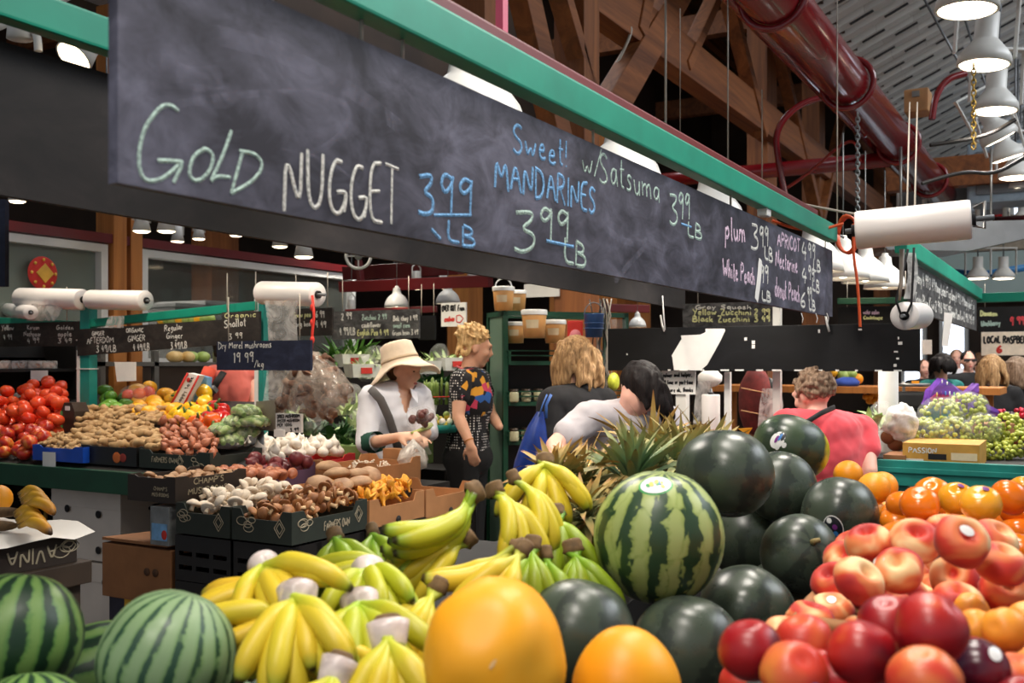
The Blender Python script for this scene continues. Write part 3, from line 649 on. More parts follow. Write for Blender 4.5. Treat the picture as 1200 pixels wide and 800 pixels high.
# ------------------------------------------------------------------ lamps
def lamp_meshes(s):
 shade = MB().lathe([(.045, .235), (.05, .20), (.055, .175), (.075, .158), (.105, .132), (.132, .095), (.15, .045), (.158, 0), (.153, 0), (.143, .045), (.122, .09), (.09, .125), (.03, .15), (0, .15)], seg=28)
 sock = MB().lathe([(0, .27), (.022, .268), (.026, .25), (.044, .238), (.045, .22), (0, .22)], seg=16)
 bulb = MB().ball((0, 0, .075), (.055, .055, .07), None, 16, 10)
 return shade.mesh('shade', m_white), sock.mesh('socket', m_offw), bulb.mesh('bulb', m_glow)
LM = lamp_meshes(1)
def bell_lamp(name, c, label, s=1.0, stem=.4, tilt=None, group='white bell lamps', on=True):
 t = thing(name, label, 'lamp', group=group, mtx=TR(c, tilt, s))
 for nm, me in zip(('shade', 'socket', 'bulb'), LM): inst(nm, me, t)
 MB().cyl((0, 0, .27), (0, 0, .6 + stem), .004, seg=6).build('hanging_rod', m_galv, t)
 return t
PEND = [(2.93, 549, 160), (3.95, 726, 222), (5.0, 832, 264), (5.9, 952, 315)]
for (d, px, py), lab in zip(PEND, ('white bell lamp nearest the camera behind the big chalkboard', 'white bell lamp above the word SATSUMA on big chalkboard', 'white bell lamp above the middle of the big chalkboard', 'white bell lamp above the far end of big chalkboard')):
 lp = bell_lamp('bell_lamp', at(px, py, d) - Vector((0, 0, .02)), lab, 1.12, -.36); c = lp.matrix_basis.translation
 MB().tube([(0, 0, .24), (0, .0, .26), (0, (1.2 - c.y) / 1.12, (2.17 - c.z) / 1.12)], .006, 6).build('hanging_arm', m_galv, lp)
for px, py, d, s, lab in ((988, 327, 6.3, 1.0, 'white bell lamp touching the orange cord'), (1014, 331, 7.0, 1.0, 'white bell lamp in the middle of three beside orange cord'), (1037, 338, 7.8, 1.0, 'white bell lamp farthest right of three beside orange cord'),
                         (465, 360, 8.0, .62, 'small white bell lamp above the woman in the sun hat'), (525, 356, 8.2, .64, 'small white bell lamp over the paper sign'), (747, 383, 9, .5, 'small white bell lamp above black board at its left end'), (660, 345, 9.5, .7, 'white bell lamp beyond the honey tubs')):
 bell_lamp('bell_lamp', at(px, py, d), lab, s, .3)
# round lamps in a row under the ribbed roof (yokes at their sides)
def round_lamp(c, label, s=1.0, tilt=0.0):
 R = Matrix.Rotation(tilt, 3, FWD)
 t = thing('round_lamp', label, 'lamp', group='round lamps under the ribbed roof', mtx=TR(c, R @ Matrix.Rotation(YAW, 3, 'Z'), s))
 if 'rl' not in LMX:
  LMX['rl'] = (MB().lathe([(.075, .34), (.075, .17), (.09, .15), (.14, .09), (.165, .05), (.17, 0), (.155, -.005), (.15, .02), (0, .03)], seg=28).mesh('housing', m_offw),
                     MB().lathe([(0, .012), (.15, .004), (.15, -.002), (.12, -.012), (0, -.02)], seg=28).mesh('lens', m_glow),
                     MB().box((0, .2, .27), (.045, .012, .42), None, .004).mesh('yoke_arm', m_offw), MB().box((0, -.2, .27), (.045, .012, .42), None, .004).mesh('yoke_arm', m_offw), MB().box((0, 0, .48), (.06, .42, .02), None, .004).mesh('yoke_bar', m_offw))
 for nm, me in zip(('housing', 'lens', 'yoke_arm', 'yoke_arm', 'yoke_bar'), LMX['rl']): inst(nm, me, t)
 MB().cyl((0, 0, .34), (0, 0, 1.5), .012, seg=6).build('hanging_rod', m_galv, t)
LMX = {}
RL = [(1133, 12, 5.7, 1, .06), (1153, 76, 6.76, 1, .08), (1166, 130, 7.9, 1, .05), (1172, 162, 8.9, .95, -.5), (1181, 185, 9.9, .95, -.3), (1190, 208, 10.6, 1, 0), (1193, 222, 11.8, 1, 0), (1196, 240, 13, 1, 0), (1200, 262, 13.5, 1, 0)]
for (px, py, d, s, tl), lab in zip(RL, ('top round lamp of the row, its lit face cut by the photo edge', 'second round lamp from the top of the row', 'third round lamp from the top of the row', 'tilted round lamp, fourth from the top, facing away', 'tilted round lamp, fifth from the top, facing away',
  'sixth round lamp down the row at the right edge', 'seventh round lamp down the row at the right edge', 'eighth round lamp down the row at the right edge', 'lowest round lamp of the row at the right edge')):
 round_lamp(at(px, py, d), lab, s, tl)
for px, py, lab in ((1146, 326, 'left of two small lit lamps in front of the pale wall'), (1176, 326, 'right of two small lit lamps in front of the pale wall')):
 round_lamp(at(px, py, 13), lab, .8, 0)
# small spot lamps hanging in the dark over the shop front and far stalls
SP = MB().lathe([(.0, .2), (.05, .2), (.055, .08), (.075, .0), (.07, .0), (.05, .06), (0, .06)], seg=18).mesh('can', m_offw)
SPG = MB().lathe([(.068, .001), (.05, -.010), (0, -.016)], seg=18).mesh('lens', m_glowd)
def spot(px, py, d, label, s=1.0, ax=0, ay=0, group='small spot lamps in the dark'):
 t = thing('spot_lamp', label, 'lamp', group=group, mtx=TR(at(px, py, d), euler(ax, ay, 0), s))
 inst('can', SP, t); inst('lens', SPG, t)
 MB().tube([(-.085, 0, .08), (-.085, 0, .24), (0, 0, .3), (.085, 0, .24), (.085, 0, .08)], .009, 6).build('yoke', m_offw, t)
 MB().cyl((0, 0, .29), (0, 0, 1.3), .008, seg=6).build('hanging_rod', m_galv, t)
for px, py, d, s, lab in ((125, 234, 7, .75, 'small spot lamp by the edge of far chalkboard at the left'), (166, 271, 7.5, .9, 'spot lamp left of the pair above the second shop window'), (195, 271, 7.6, .95, 'spot lamp right of the pair above the second shop window'), (208, 283, 9, .8, 'dim spot lamp just below the pair above the window'),
                         (233, 280, 9.3, .8, 'spot lamp centred above the second shop window'), (277, 276, 9, .8, 'spot lamp near the right half of shop window'), (328, 289, 8.6, .9, 'spot lamp beside the pale post above the window'), (356, 301, 8.5, 1.1, 'wide spot lamp at the right end of window'), (20, 236, 7, .8, 'spot lamp at the left edge of photo'),
                         (488, 338, 8.5, .72, 'lit spot lamp between the two small bell lamps'), (553, 335, 8.8, .75, 'lit spot lamp right of the paper sign'), (519, 337, 9.5, .7, 'dim lit spot lamp behind the bell lamp'), (412, 367, 9, .6, 'small lamp at the left end of red rail'), (462, 368, 9.6, .5, 'small lamp below the red rail')):
 spot(px, py, d, lab, s)
t = thing('spot_lamp', 'lit white spot lamp clamped under green beam at top left', 'lamp', mtx=TR(at(86, 68, 2.9), rotm(RGT * .35 + FWD * .55 + UPV * .75), .72))
inst('can', SP, t); inst('lens', SPG, t); MB().tube([(-.085, 0, .08), (-.085, 0, .24), (0, 0, .3), (.085, 0, .24), (.085, 0, .08)], .009, 6).build('yoke', m_offw, t)
t = thing('spot_lamp', 'white lamp yoke curling above the dark board at far left', 'lamp')
MB().tube([at(x, y, 2.9) for x, y in chaikin([(12, 46), (14, 38), (22, 35), (30, 38), (40, 36), (44, 44), (45, 60)], 2)], .012, 8).build('yoke', m_offw, t)
MB().lathe([(.0, .06), (.03, .06), (.035, .0), (0, 0)], at(23, 46, 2.9), None, 14).build('can', m_offw, t)
tag(MB().cyl(at(-10, 32, 2.9), at(100, -14, 3.6), .018, seg=8).build('lamp_hanging_track', m_offw), 'white lamp track above the green beam at top left', 'track')
# ------------------------------------------------------------------ rails that carry the boards
UE = 5.21
def rail(name, label, p0, p1, w, h, m, cat='rail'):
 p0, p1 = Vector(p0), Vector(p1); d = p1 - p0
 return tag(MB().box((0, 0, 0), (w, h, d.length), None, .006).xf(TR((p0 + p1) / 2, rotm(d, Vector((0, 1, 0))))).build(name, m), label, cat)
rail('hanging_rail', 'green rail above the big chalkboard with prices', (-.6, 1.1, 2.096), (UE, 1.1, 2.096), .08, .05, m_green)
rail('hanging_rail', 'dark red rail just behind and above the green rail', (-.6, 1.2, 2.185), (UE, 1.2, 2.185), .07, .06, m_red)
rail('hanging_rail', 'green rail above the dark board at top left', (-.4, 1.95, 2.21), (UE + .1, 1.95, 2.17), .075, .05, m_green)
tag(MB().b2((uv_(588, 1.2) - .012, 1.19, 2.215), (uv_(588, 1.2) + .012, 1.21, 7.0)).build('drop_rod', M('pink_red_paint', (176, 70, 96), .4)), 'pink-red upright holding the dark red rail', 'rod')
tag(MB().b2((uv_(893, 1.1), 1.08, 2.028), (uv_(893, 1.1) + .06, 1.12, 2.058), .006).build('socket_box', m_white), 'small white socket under the green rail', 'socket')
# ------------------------------------------------------------------ chalkboards
def hang(o, pts, dz=.25):
 for p in pts: MB().cyl(p, Vector(p) + Vector((0, 0, dz)), .003, seg=6).build('hanging_wire', m_wire, o)
 return o
def vboard(name, label, u0, u1, v, z0, z1, m, th=.018, zr0=0, edge=None):
 """board along u at v; facing the photographer (-v)"""
 mb = MB().prism([(u0, z0), (u1, z0 + zr0), (u1, z1 + zr0), (u0, z1)], 0, th, lambda a, b, t: Vector((a, v + t, b)))
 o = tag(mb.build(name, m), label, 'chalkboard'); hang(o, [(u0 + .3, v + .009, z1 + zr0 * .1), (u1 - .12, v + .009, z1 + zr0)], .06); return o
NV = Vector((0, -1, 0)); NU = Vector((-1, 0, 0))
bd = vboard('chalkboard', 'big slate chalkboard lettered GOLD NUGGET and MANDARINES hanging over the front stall', uv_(138, 1.1), UE, 1.1, CAMZ + .2151 * 1.1, CAMZ + .513 * 1.1, b_main)
pl = lambda x, y: on_v(x, y, 1.1)
def letters(parent, items, plane, nrm, mats_):
 for k, (t, p0, p1, h, wd, mm) in enumerate(items):
  mb = MB(); wpx(mb, t, p0, p1, h, plane, nrm, wd, seed=k * 7 + 3); mb.build('chalk_lettering', mm, parent)
letters(bd, [('NUGGET', (333, 246), (467, 266), 74, .0075, c_white), ('399', (490, 252), (553, 252), 50, .009, c_blue), ('LB', (524, 282), (556, 290), 24, .008, c_blue),
             ('Sweet!', (601, 180), (664, 196), 34, .008, c_blue), ('MANDARINES', (580, 218), (697, 250), 38, .0095, c_blue), ('3', (602, 296), (628, 296), 52, .010, c_mint), ('99', (632, 280), (666, 283), 40, .010, c_mint), ('LB', (661, 308), (686, 316), 30, .010, c_mint),
             ('w/', (682, 203), (704, 208), 32, .006, c_mint), ('Satsuma', (702, 212), (772, 236), 36, .008, c_mint), ('3', (784, 262), (794, 264), 38, .010, c_mint), ('99', (795, 256), (808, 258), 32, .010, c_mint), ('LB', (806, 276), (822, 282), 18, .010, c_mint),
             ('plum', (850, 280), (873, 285), 28, .013, c_pink), ('3', (880, 292), (889, 294), 32, .012, c_white), ('99', (890, 288), (900, 290), 24, .012, c_white), ('LB', (896, 304), (905, 308), 16, .012, c_white),
             ('APRICOT', (911, 288), (937, 296), 16, .012, c_pink), ('Nectarine', (909, 312), (934, 320), 20, .012, c_pink), ('White Peach', (847, 325), (884, 334), 22, .012, c_pink), ('donut Peach', (908, 348), (937, 354), 22, .012, c_pink),
             ('4', (939, 304), (945, 306), 20, .012, c_white), ('99', (947, 302), (955, 304), 18, .012, c_white), ('LB', (953, 316), (961, 320), 14, .012, c_white), ('4', (939, 332), (945, 333), 18, .012, c_white), ('99', (947, 328), (954, 330), 16, .012, c_white), ('LB', (952, 340), (960, 344), 14, .012, c_white),
             ('6', (938, 360), (944, 361), 18, .012, c_white), ('99', (946, 352), (951, 353), 16, .012, c_white), ('LB', (948, 362), (955, 365), 12, .012, c_white), ('99', (891, 330), (900, 333), 22, .012, c_white), ('LB', (893, 352), (903, 355), 12, .012, c_white)], pl, NV, None)
mb = MB()                                     # GOLD, stroke by stroke as it is written
for q in ([(209, 130), (198, 122), (186, 126), (167, 152), (161, 190), (168, 213), (190, 211), (214, 189)], [(184, 188), (206, 189), (215, 190), (203, 214)], [(241, 174), (226, 182), (220, 205), (230, 214), (245, 203), (251, 182), (241, 174), (237, 175)], [(271, 153), (262, 180), (245, 216), (252, 206), (270, 208)], [(284, 178), (278, 200), (271, 226)], [(280, 177), (300, 180), (309, 194), (297, 212), (270, 227)]): stroke(mb, [pl(*k) for k in q], NV, .0062)
mb.build('chalk_lettering', c_mint, bd)
mb = MB()
for a, b, w in (((508, 252), (552, 252), .008), ((640, 282), (672, 289), .01), ((798, 262), (810, 266), .009), ((505, 268), (516, 280), .009)): stroke(mb, [pl(*a), pl(*b)], NV, w)
mb.build('chalk_underline', c_blue, bd)
m_sm, nt, b = new_mat('chalk_smear'); b.inputs['Base Color'].default_value = srgb((150, 150, 172)); b.inputs['Roughness'].default_value = .9; nt.links.new(ramp(nt, noise_node(nt, coords(nt, rand=False), 11, 5, .65, 1.0), [(.42, (0, 0, 0, 1)), (.75, (.34, .34, .34, 1))]), b.inputs['Alpha'])       # old wiped arcs of chalk
for pts, w in (([(205, 122), (300, 108), (385, 110), (415, 130), (395, 165), (360, 182)], .012), ([(330, 175), (395, 190), (440, 240)], .006), ([(700, 260), (740, 290), (770, 275), (745, 300), (720, 330)], .02), ([(250, 40), (330, 60), (420, 110), (470, 150)], .03), ([(175, 60), (215, 95), (260, 90)], .035), ([(225, 110), (262, 118), (280, 100)], .03)): mb = MB(); stroke(mb, [pl(*q) for q in pts], NV, w, lift=.0002, th=.0004, it=3); mb.build('chalk_smear', m_sm, bd)
mb = MB(); stroke(mb, [pl(891, 304), pl(889, 330), pl(886, 352)], NV, .05, lift=.001, it=1); mb.build('paint_blot', m_paper, bd)
for px in (938, 955, 968): MB().tube([pl(px, 367) + Vector((0, -.004, 0)), pl(px + 1, 373) + Vector((0, -.008, 0)), pl(px + .5, 378) + Vector((0, -.006, 0))], .002, 6).build('string_end', m_paper, bd)
for px in (430, 478, 700, 860): tag(MB().cyl(pl(px, 0) * 0 + Vector((uv_(px, 1.1), 1.112, 2.014)), Vector((uv_(px, 1.1), 1.112, 2.06)), .004, seg=6).build('hook_wire', m_wire), {430: 'first short wire from the left between board and green rail', 478: 'second short wire from the left between board and green rail', 700: 'third short wire between the board and green rail', 860: 'short wire nearest the far end of green rail'}[px], 'wire')
mb = MB()                                      # dark far board, its blank back towards us
q0 = on_v(0, 228, 2.0); q1 = on_v(803, 362, 1.95); e = (q1 - q0); q0 = q0 - e * .28
hh = .325
mb.prism([(0, 0), (1, 0), (1, hh), (0, hh)], 0, .02, lambda a, b, t: q0 + (q1 - q0) * a + Vector((0, t, b)))
bf = tag(mb.build('chalkboard', b_far), 'long blank dark chalkboard hanging behind the big lettered board', 'chalkboard')
s = on_v(777, 360, 1.94); MB().tube([s + Vector((-.01, 0, .06)), s, s + Vector((0, -.01, -.12))], .004, 6).build('hanging_string', m_paper, bf)
UB = 5.3
mb = MB(); A, B = on_u(712, 385, UB), on_u(1078, 383, UB); zt_, zb_ = A.z, on_u(712, 434, UB).z
bb = tag(MB().b2((UB, B.y, zb_), (UB + .02, A.y, zt_), .003).build('chalkboard', b_black), 'black board with a torn white patch hanging across the stall end', 'chalkboard')
pp = [(849, 385), (850, 387), (845, 398), (838, 411), (829, 427), (821, 434), (790, 433.5), (788, 418), (787, 417), (799, 397), (798, 393), (821, 392), (827, 389), (827, 385)]
MB().prism([(on_u(x, y, UB).y, min(zt_ - .002, max(zb_ + .002, on_u(x, y, UB).z))) for x, y in pp][::-1], 0, .0025, lambda a, b, t: Vector((UB - t - .0005, a, b))).build('torn_patch', m_paper, bb)
R = random.Random(5)
mb = MB()
for x, y in ((874, 397), (883, 401), (883, 406), (1053, 396), (1055, 402), (1050, 412), (1052, 420), (1049, 428), (735, 415), (960, 388), (1008, 386)): mb.box(on_u(x, y, UB) - Vector((.002, 0, 0)), (.003, R.uniform(.006, .02), R.uniform(.006, .02)))
for k in range(14): mb.box((UB - .002, A.y - .25 - k * .1 - R.uniform(0, .03), zb_ + .004), (.004, R.uniform(.01, .05), .008))
mb.build('chipped_paint', m_paper, bb)
MB().b2((UB + .022, A.y, zb_), (UB + .03, A.y + .012, zt_)).build('board_edge', m_offw, bb)
for px in (777, 970):
 s = on_u(px, 384, UB); MB().tube([s + Vector((-.01, .01, .07)), s + Vector((-.015, 0, .02)), s + Vector((-.01, -.01, -.02))], .005, 6).build('hanging_string', m_paper, bb)
# small grey board seen between big board and black board
US = 6.4
A, B = on_u(800, 356, US), on_u(910, 382, US)
gb = tag(MB().b2((US, B.y, B.z), (US + .02, A.y, A.z)).build('chalkboard', b_grey), 'grey chalkboard of squash prices behind the end of the big board', 'chalkboard'); hang(gb, [(US + .01, A.y - .1, A.z), (US + .01, B.y + .1, A.z)], .5)
letters(gb, [('Yellow Zucchini', (812, 369), (880, 369), 7, .010, c_yel), ('Black Zucchini', (812, 377), (878, 377), 7, .010, c_yel), ('2 99', (884, 369), (902, 369), 7, .010, c_yel), ('3 49', (884, 377), (902, 377), 7, .010, c_yel), ('Gray Squash', (815, 362), (880, 362), 5, .008, c_white)], lambda x, y: on_u(x, y, US - .001), NU, None)
# paper notice on the stall end
UN = 5.36
A, B = on_u(775, 434, UN), on_u(815, 462, UN)
nb = tag(MB().b2((UN, B.y, B.z), (UN + .004, A.y, A.z)).build('paper_sign', m_paper), 'handwritten help wanted notice on white paper under the black board', 'notice')
letters(nb, [('Cashier and helper,', (774, 442), (811, 441), 5, .006, m_ink), ('full time or part-time', (775, 450), (812, 450), 5, .006, m_ink), ('both are ok, thanks', (776, 459), (812, 459), 5, .006, m_ink)], lambda x, y: on_u(x, y, UN - .001), NU, None)
for px, y0, y1, r, m, lab in ((853, 436, 560, .016, m_white, 'white metal post under the black board'), (911, 352, 480, .02, m_offw, 'pale metal post right of the white post'), (800, 455, 560, .03, m_offw, 'white square post beside the paper notice')):
 a, b_ = on_u(px, y0, UB + .1), on_u(px, y1, UB + .1); tag(MB().b2((a.x - r, a.y - r, 0), (a.x + r, a.y + r, a.z), .003).build('post', m), lab, 'post')
# left edge board sliver
c = at(-33, 285, 2.6)
sb = tag(MB().box(c, (.02, .18, .22), Matrix.Rotation(.5, 3, 'Z')).build('chalkboard', b_blue), 'dark blue board end at the left edge of photo', 'chalkboard'); hang(sb, [c + Vector((0, 0, .1))], .6)
# ================================================================== the front stall
t = thing('market_stall', 'front fruit stall with a dark stepped table under the melons and stone fruit', 'stall')
def sheetbox(name, m, pts, z0):
 """box with a sloped top: pts = four (u, v, z) corners, down to z0"""
 mb = MB(); A = [mb.bm.verts.new(p) for p in pts]; B = [mb.bm.verts.new((p[0], p[1], z0)) for p in pts]
 mb._f(A, False); mb._f(B[::-1], False)
 for k in range(4): mb._f([A[k], B[k], B[(k + 1) % 4], A[(k + 1) % 4]], False)
 return mb.build(name, m, t)
m_stall = M('stall_black_paint', (24, 22, 22), .7, var=.2)
MB().b2((.1, -1.2, .74), (4.6, 1.75, .80)).build('tabletop', m_stall, t)
for u in (.2, 2.4, 4.5):
 for v in (-1.1, 1.65): MB().b2((u - .04, v - .04, 0), (u + .04, v + .04, .74)).build('leg', m_stall, t)
MB().b2((.1, 1.70, .8), (4.6, 1.75, .85)).build('edge_board', m_stall, t)
sheetbox('melon_ramp', m_stall, [(1.6, .55, .802), (3.0, .30, .86), (3.0, 1.0, .86), (1.6, 1.3, .802)], .79)
sheetbox('fruit_step', m_stall, [(.2, -1.2, 1.02), (1.45, -1.2, 1.02), (1.45, .42, 1.00), (.2, .42, 1.00)], .79)
sheetbox('fruit_step', m_stall, [(1.45, -1.2, .97), (2.15, -1.2, 1.04), (2.15, .30, 1.03), (1.45, .48, .96)], .79)
sheetbox('fruit_step', m_stall, [(2.15, -1.3, 1.03), (3.3, -1.3, 1.05), (3.3, .28, 1.05), (2.15, .30, 1.03)], .79)
sheetbox('banana_step', m_stall, [(1.0, .85, .80), (2.6, .95, .93), (2.6, 1.7, .93), (1.0, 1.7, .80)], .79)
# ------------------------------------------------------------------ melons
def melon_mesh(name, r, mats, lump=.0, taper=0, seg=40, rings=26, seed=0):
 o = Vector((seed * 3.7, seed, 0))
 def warp(p):
  k = 1 + lump * noise.noise(p * 1.6 + o) * 1.0 - .035 * math.exp(-(1 - abs(p.z)) * 26)
  if taper: k2 = 1 - taper * max(0, p.z) ** 1.6; return Vector((p.x * k * k2, p.y * k * k2, p.z * k))
  return p * k
 return MB().ball((0, 0, 0), r, None, seg, rings, warp).mesh(name, mats)
m_wm = melon_mat('watermelon_rind', (142, 160, 86), (44, 70, 44), 12, .30, .34, .85, (164, 178, 108), None, 20)
m_wm2 = melon_mat('watermelon_rind_pale', (110, 142, 92), (38, 70, 50), 19, .20, .4, .75, (126, 152, 110))
m_wm3 = melon_mat('watermelon_rind_dark', (80, 120, 58), (22, 50, 30), 14, .42, .38, .9, (110, 142, 74))
m_dm = melon_mat('dark_melon_rind', (66, 76, 64), (50, 58, 51), 6, .3, .29, 1.4)
m_dm2 = melon_mat('dark_melon_rind_spot', (60, 76, 54), (44, 58, 46), 6, .3, .30, 1.4, None, ((216, 196, 40), (euler(.2, .35, -.3).inverted() @ (RGT * .93 + FWD * .05 - UPV * .2)).normalized()))
m_can = patchy('canary_melon_skin', [(.2, (236, 150, 20)), (.5, (250, 172, 34)), (.8, (244, 184, 62))], 7, 3, .42, .5, .4, bmp=.15, bscale=30)
m_scar = M('melon_scar', (224, 178, 118), .8)
m_stem = M('dry_stem', (150, 132, 84), .8, var=.25)
m_stick = M('sticker_white', (236, 236, 234), .35, var=.02)
m_sgreen = M('sticker_green', (70, 168, 92), .4, var=.05); m_sdark = M('sticker_dark', (26, 30, 40), .4, var=.1); m_syel = M('sticker_yellow', (226, 206, 110), .5); m_sblue = M('sticker_blue', (60, 130, 200), .4); m_spur = M('sticker_purple', (120, 50, 130), .4)
def patch_on(parent, r, d, w, h, mat, lift=.0012, rot=0, name='sticker', n=20, up=Vector((0, 0, 1))):
 """oval label following the curve of an ellipsoid of radii r (local), centred on direction d; its top towards up"""
 d = Vector(d).normalized(); rr = Vector(r)
 def surf(v):
  v = v.normalized(); k = 1 / math.sqrt((v.x / rr.x) ** 2 + (v.y / rr.y) ** 2 + (v.z / rr.z) ** 2); return v * (k + lift)
 y = (up - d * up.dot(d)).normalized(); x = y.cross(d)
 c, s = math.cos(rot), math.sin(rot); x, y = x * c + y * s, y * c - x * s
 k0 = surf(d).length; mb = MB(); rows = []
 for i in range(6):
  f = i / 5
  rows.append([surf(d * k0 + x * (w * f * math.cos(a)) + y * (h * f * math.sin(a))) for a in [2 * PI * q / n for q in range(n + 1)]])
 mb.sheet(rows); return mb.build(name, mat, parent)
def settle(items, fixed=(), it=60, k=.96):
 """items = [px, py, r px, real radius]: balls that touch are slid apart along their own sight lines (nearer one nearer and smaller, farther one farther and bigger)"""
 D = [q[3] * FPX / q[2] for q in items]
 for _ in range(it):
  P = [at(q[0], q[1], d) for q, d in zip(items, D)]; mv = False
  for i in range(len(items)):
   for j in range(i):
    s = (items[i][2] * D[i] + items[j][2] * D[j]) / FPX * k
    if (P[i] - P[j]).length < s:
     a, b_ = (i, j) if D[i] > D[j] else (j, i); D[a] *= 1.004; D[b_] *= .998; mv = True
  if not mv: break
 return D
MEL = {}
def melon(name, label, cat, px, py, rpx, R, mats, axes=(1, 1, 1), tilt=(0, 0, 0), lump=.05, taper=0, d=None, group=None, stem=False, seed=0):
 d = MEL.get((px, py)) or d or R * FPX / rpx
 R = rpx * d / FPX
 t = thing(name, label, cat, group=group, mtx=TR(at(px, py, d), euler(*tilt)))
 r = Vector(axes) * R
 inst('rind', melon_mesh('rind', r, mats, lump, taper, seed=seed), t)
 if stem: MB().tube([(0, 0, r.z * .95), (.004, .002, r.z * 1.04), (.014, .004, r.z * 1.09)], [.008, .006, .005], 8).build('stem', m_stem, t)
 t['r'] = 0; del t['r']
 return t, r
G1 = 'striped watermelons in front'
ML = [(18, 746, 76, .095), (196, 772, 79, .095), (118, 795, 66, .1), (296, 832, 64, .08), (34, 872, 82, .09), (772, 629, 76, .127), (927, 524, 45, .105), (577, 776, 90, .095), (734, 806, 66, .075), (432, 834, 56, .07),
      (678, 742, 66, .1), (806, 762, 67, .105), (849, 555, 60, .115), (984, 604, 47, .098), (915, 570, 42, .09), (872, 630, 44, .095), (838, 618, 45, .10), (937, 648, 46, .09), (876, 716, 56, .098), (915, 696, 40, .08)]
for q, d_ in zip(ML, settle(ML, k=.93)): MEL[q[0], q[1]] = d_
melon('watermelon', 'dark striped watermelon at the lower left edge, below the banana tray', 'watermelon', 18, 746, 76, .095, m_wm3, (1, 1, .98), (.1, .25, .4), .02, group=G1, seed=1)
melon('watermelon', 'pale striped watermelon beside the left bananas', 'watermelon', 196, 772, 79, .095, m_wm2, (1, .98, 1.02), (.15, -.35, 2.2), .03, group=G1, seed=2)
melon('watermelon', 'striped watermelon wedged low between the two left watermelons', 'watermelon', 118, 795, 66, .095, m_wm3, (1, 1, 1.1), (1.3, .2, .9), .03, group=G1, seed=3)
melon('watermelon', 'pale watermelon cut off by the bottom edge under the left bananas', 'watermelon', 296, 832, 64, .08, m_wm2, (1, 1, 1.1), (.2, .5, .3), .03, group=G1, seed=4)
melon('watermelon', 'watermelon just peeking in at the bottom left corner', 'watermelon', 34, 872, 82, .09, m_wm3, (1, 1, 1), (.1, .2, 1.3), .03, group=G1, seed=5)
bw, r = melon('watermelon', 'large striped watermelon with an oval white sticker in the middle', 'watermelon', 772, 629, 76, .127, m_wm, (.98, 1.0, 1.03), (.10, -.06, .2), .015, seed=6)
Li = bw.matrix_basis.to_3x3().inverted()
dn = Li @ (RGT * -.12 - FWD * .52 + Vector((0, 0, .86)))
patch_on(bw, r, dn, .034, .027, m_sgreen, .001, .45); patch_on(bw, r, dn, .030, .024, m_stick, .0022, .45)
R = random.Random(3)
for k in range(9):
 dd = dn + Li @ (RGT * R.uniform(-.13, .13) + Vector((0, 0, R.uniform(-.05, .05))) + FWD * R.uniform(-.07, .07)); patch_on(bw, r, dd, R.uniform(.003, .007), R.uniform(.002, .005), [m_syel, m_sgreen, m_sblue][k % 3] if k % 2 else m_syel, .0032, R.uniform(0, 2), 'sticker_print', 8)
G2 = 'dark seedless watermelons'
DM = [(678, 742, 66, .1, 'dark melon directly left below the large striped watermelon', (1, 1, .96), (.2, .1, 0)),
      (806, 762, 67, .105, 'dark melon directly below the large striped watermelon', (1, 1, .95), (.5, .3, 1)),
      (849, 555, 62, .115, 'topmost long dark melon above the large striped watermelon', (1.0, .9, .84), (.15, .12, .9)),
      (984, 604, 47, .098, 'dark melon with a black oval label beside the oranges', (1.0, .95, .98), (.2, .3, .2)),
      (915, 570, 42, .09, 'dark melon squeezed behind the topmost long dark melon', (.8, 1, 1.0), (.2, .3, .5)),
      (872, 630, 46, .095, 'dark melon to the right of the large striped watermelon, with another leaning on it', (.72, 1, 1), (0, .2, .2)),
      (838, 618, 47, .10, 'dark melon mostly hidden right behind the large striped watermelon', (.6, 1, 1), (0, .2, .4)),
      (937, 648, 46, .09, 'dark melon with a dry curled stem in the middle of the heap', (1.0, 1, .95), (1.1, .1, -1.0)),
      (876, 716, 56, .098, 'dark melon low in the heap right of the frontmost dark melon', (1, 1, .95), (.5, .1, .3)),
      (915, 696, 40, .08, 'dark melon half hidden beside the peach carton', (1, 1, 1), (.3, .3, .3))]
for k, (px, py, rp, R_, lab, ax, tl) in enumerate(DM):
 m, r = melon('dark_watermelon', lab, 'watermelon', px, py, rp, R_, m_dm, ax, tl, .03, group=G2, stem=(k == 7), seed=10 + k)
 Li = m.matrix_basis.to_3x3().inverted()
 if k == 3:
  dn = Li @ (RGT * -.42 - FWD * .85 + Vector((0, 0, -.15)))
  patch_on(m, r, dn, .023, .030, m_stick, .001, .5); patch_on(m, r, dn, .021, .028, m_sdark, .002, .5)
  for q, (a, b_) in enumerate(((-.1, .16), (-.14, -.1), (.04, .02), (.06, -.14))): patch_on(m, r, dn + Li @ (RGT * a + Vector((0, 0, b_))), .006, .007, [m_stick, m_stick, m_spur, m_sblue][q], .003, .5, 'sticker_print', 8)
  dn = Li @ (RGT * .86 - FWD * .5 + Vector((0, 0, -.12))); patch_on(m, r, dn, .006, .014, m_stick, .001)
m, r = melon('dark_watermelon', 'dark melon with a yellow ground spot and barcode sticker at the top of the heap', 'watermelon', 927, 524, 45, .105, m_dm2, (1.08, .95, .84), (.2, .35, -.3), .03, group=G2, seed=30)
Li = m.matrix_basis.to_3x3().inverted(); dn = Li @ (RGT * -.5 - FWD * .75 + Vector((0, 0, .22)))
patch_on(m, r, dn, .018, .026, m_stick, .001, -.3)
for q, (a, b_) in enumerate(((-.02, .02), (.07, .06), (.14, .05), (.0, -.16), (.16, -.12))): patch_on(m, r, dn + Li @ (RGT * a + Vector((0, 0, b_))), .004 if q < 3 else .006, .012 if q < 3 else .008, [m_spur, m_sblue, m_sdark, m_stick, m_stick][q], .002, -.2, 'sticker_print', 8)
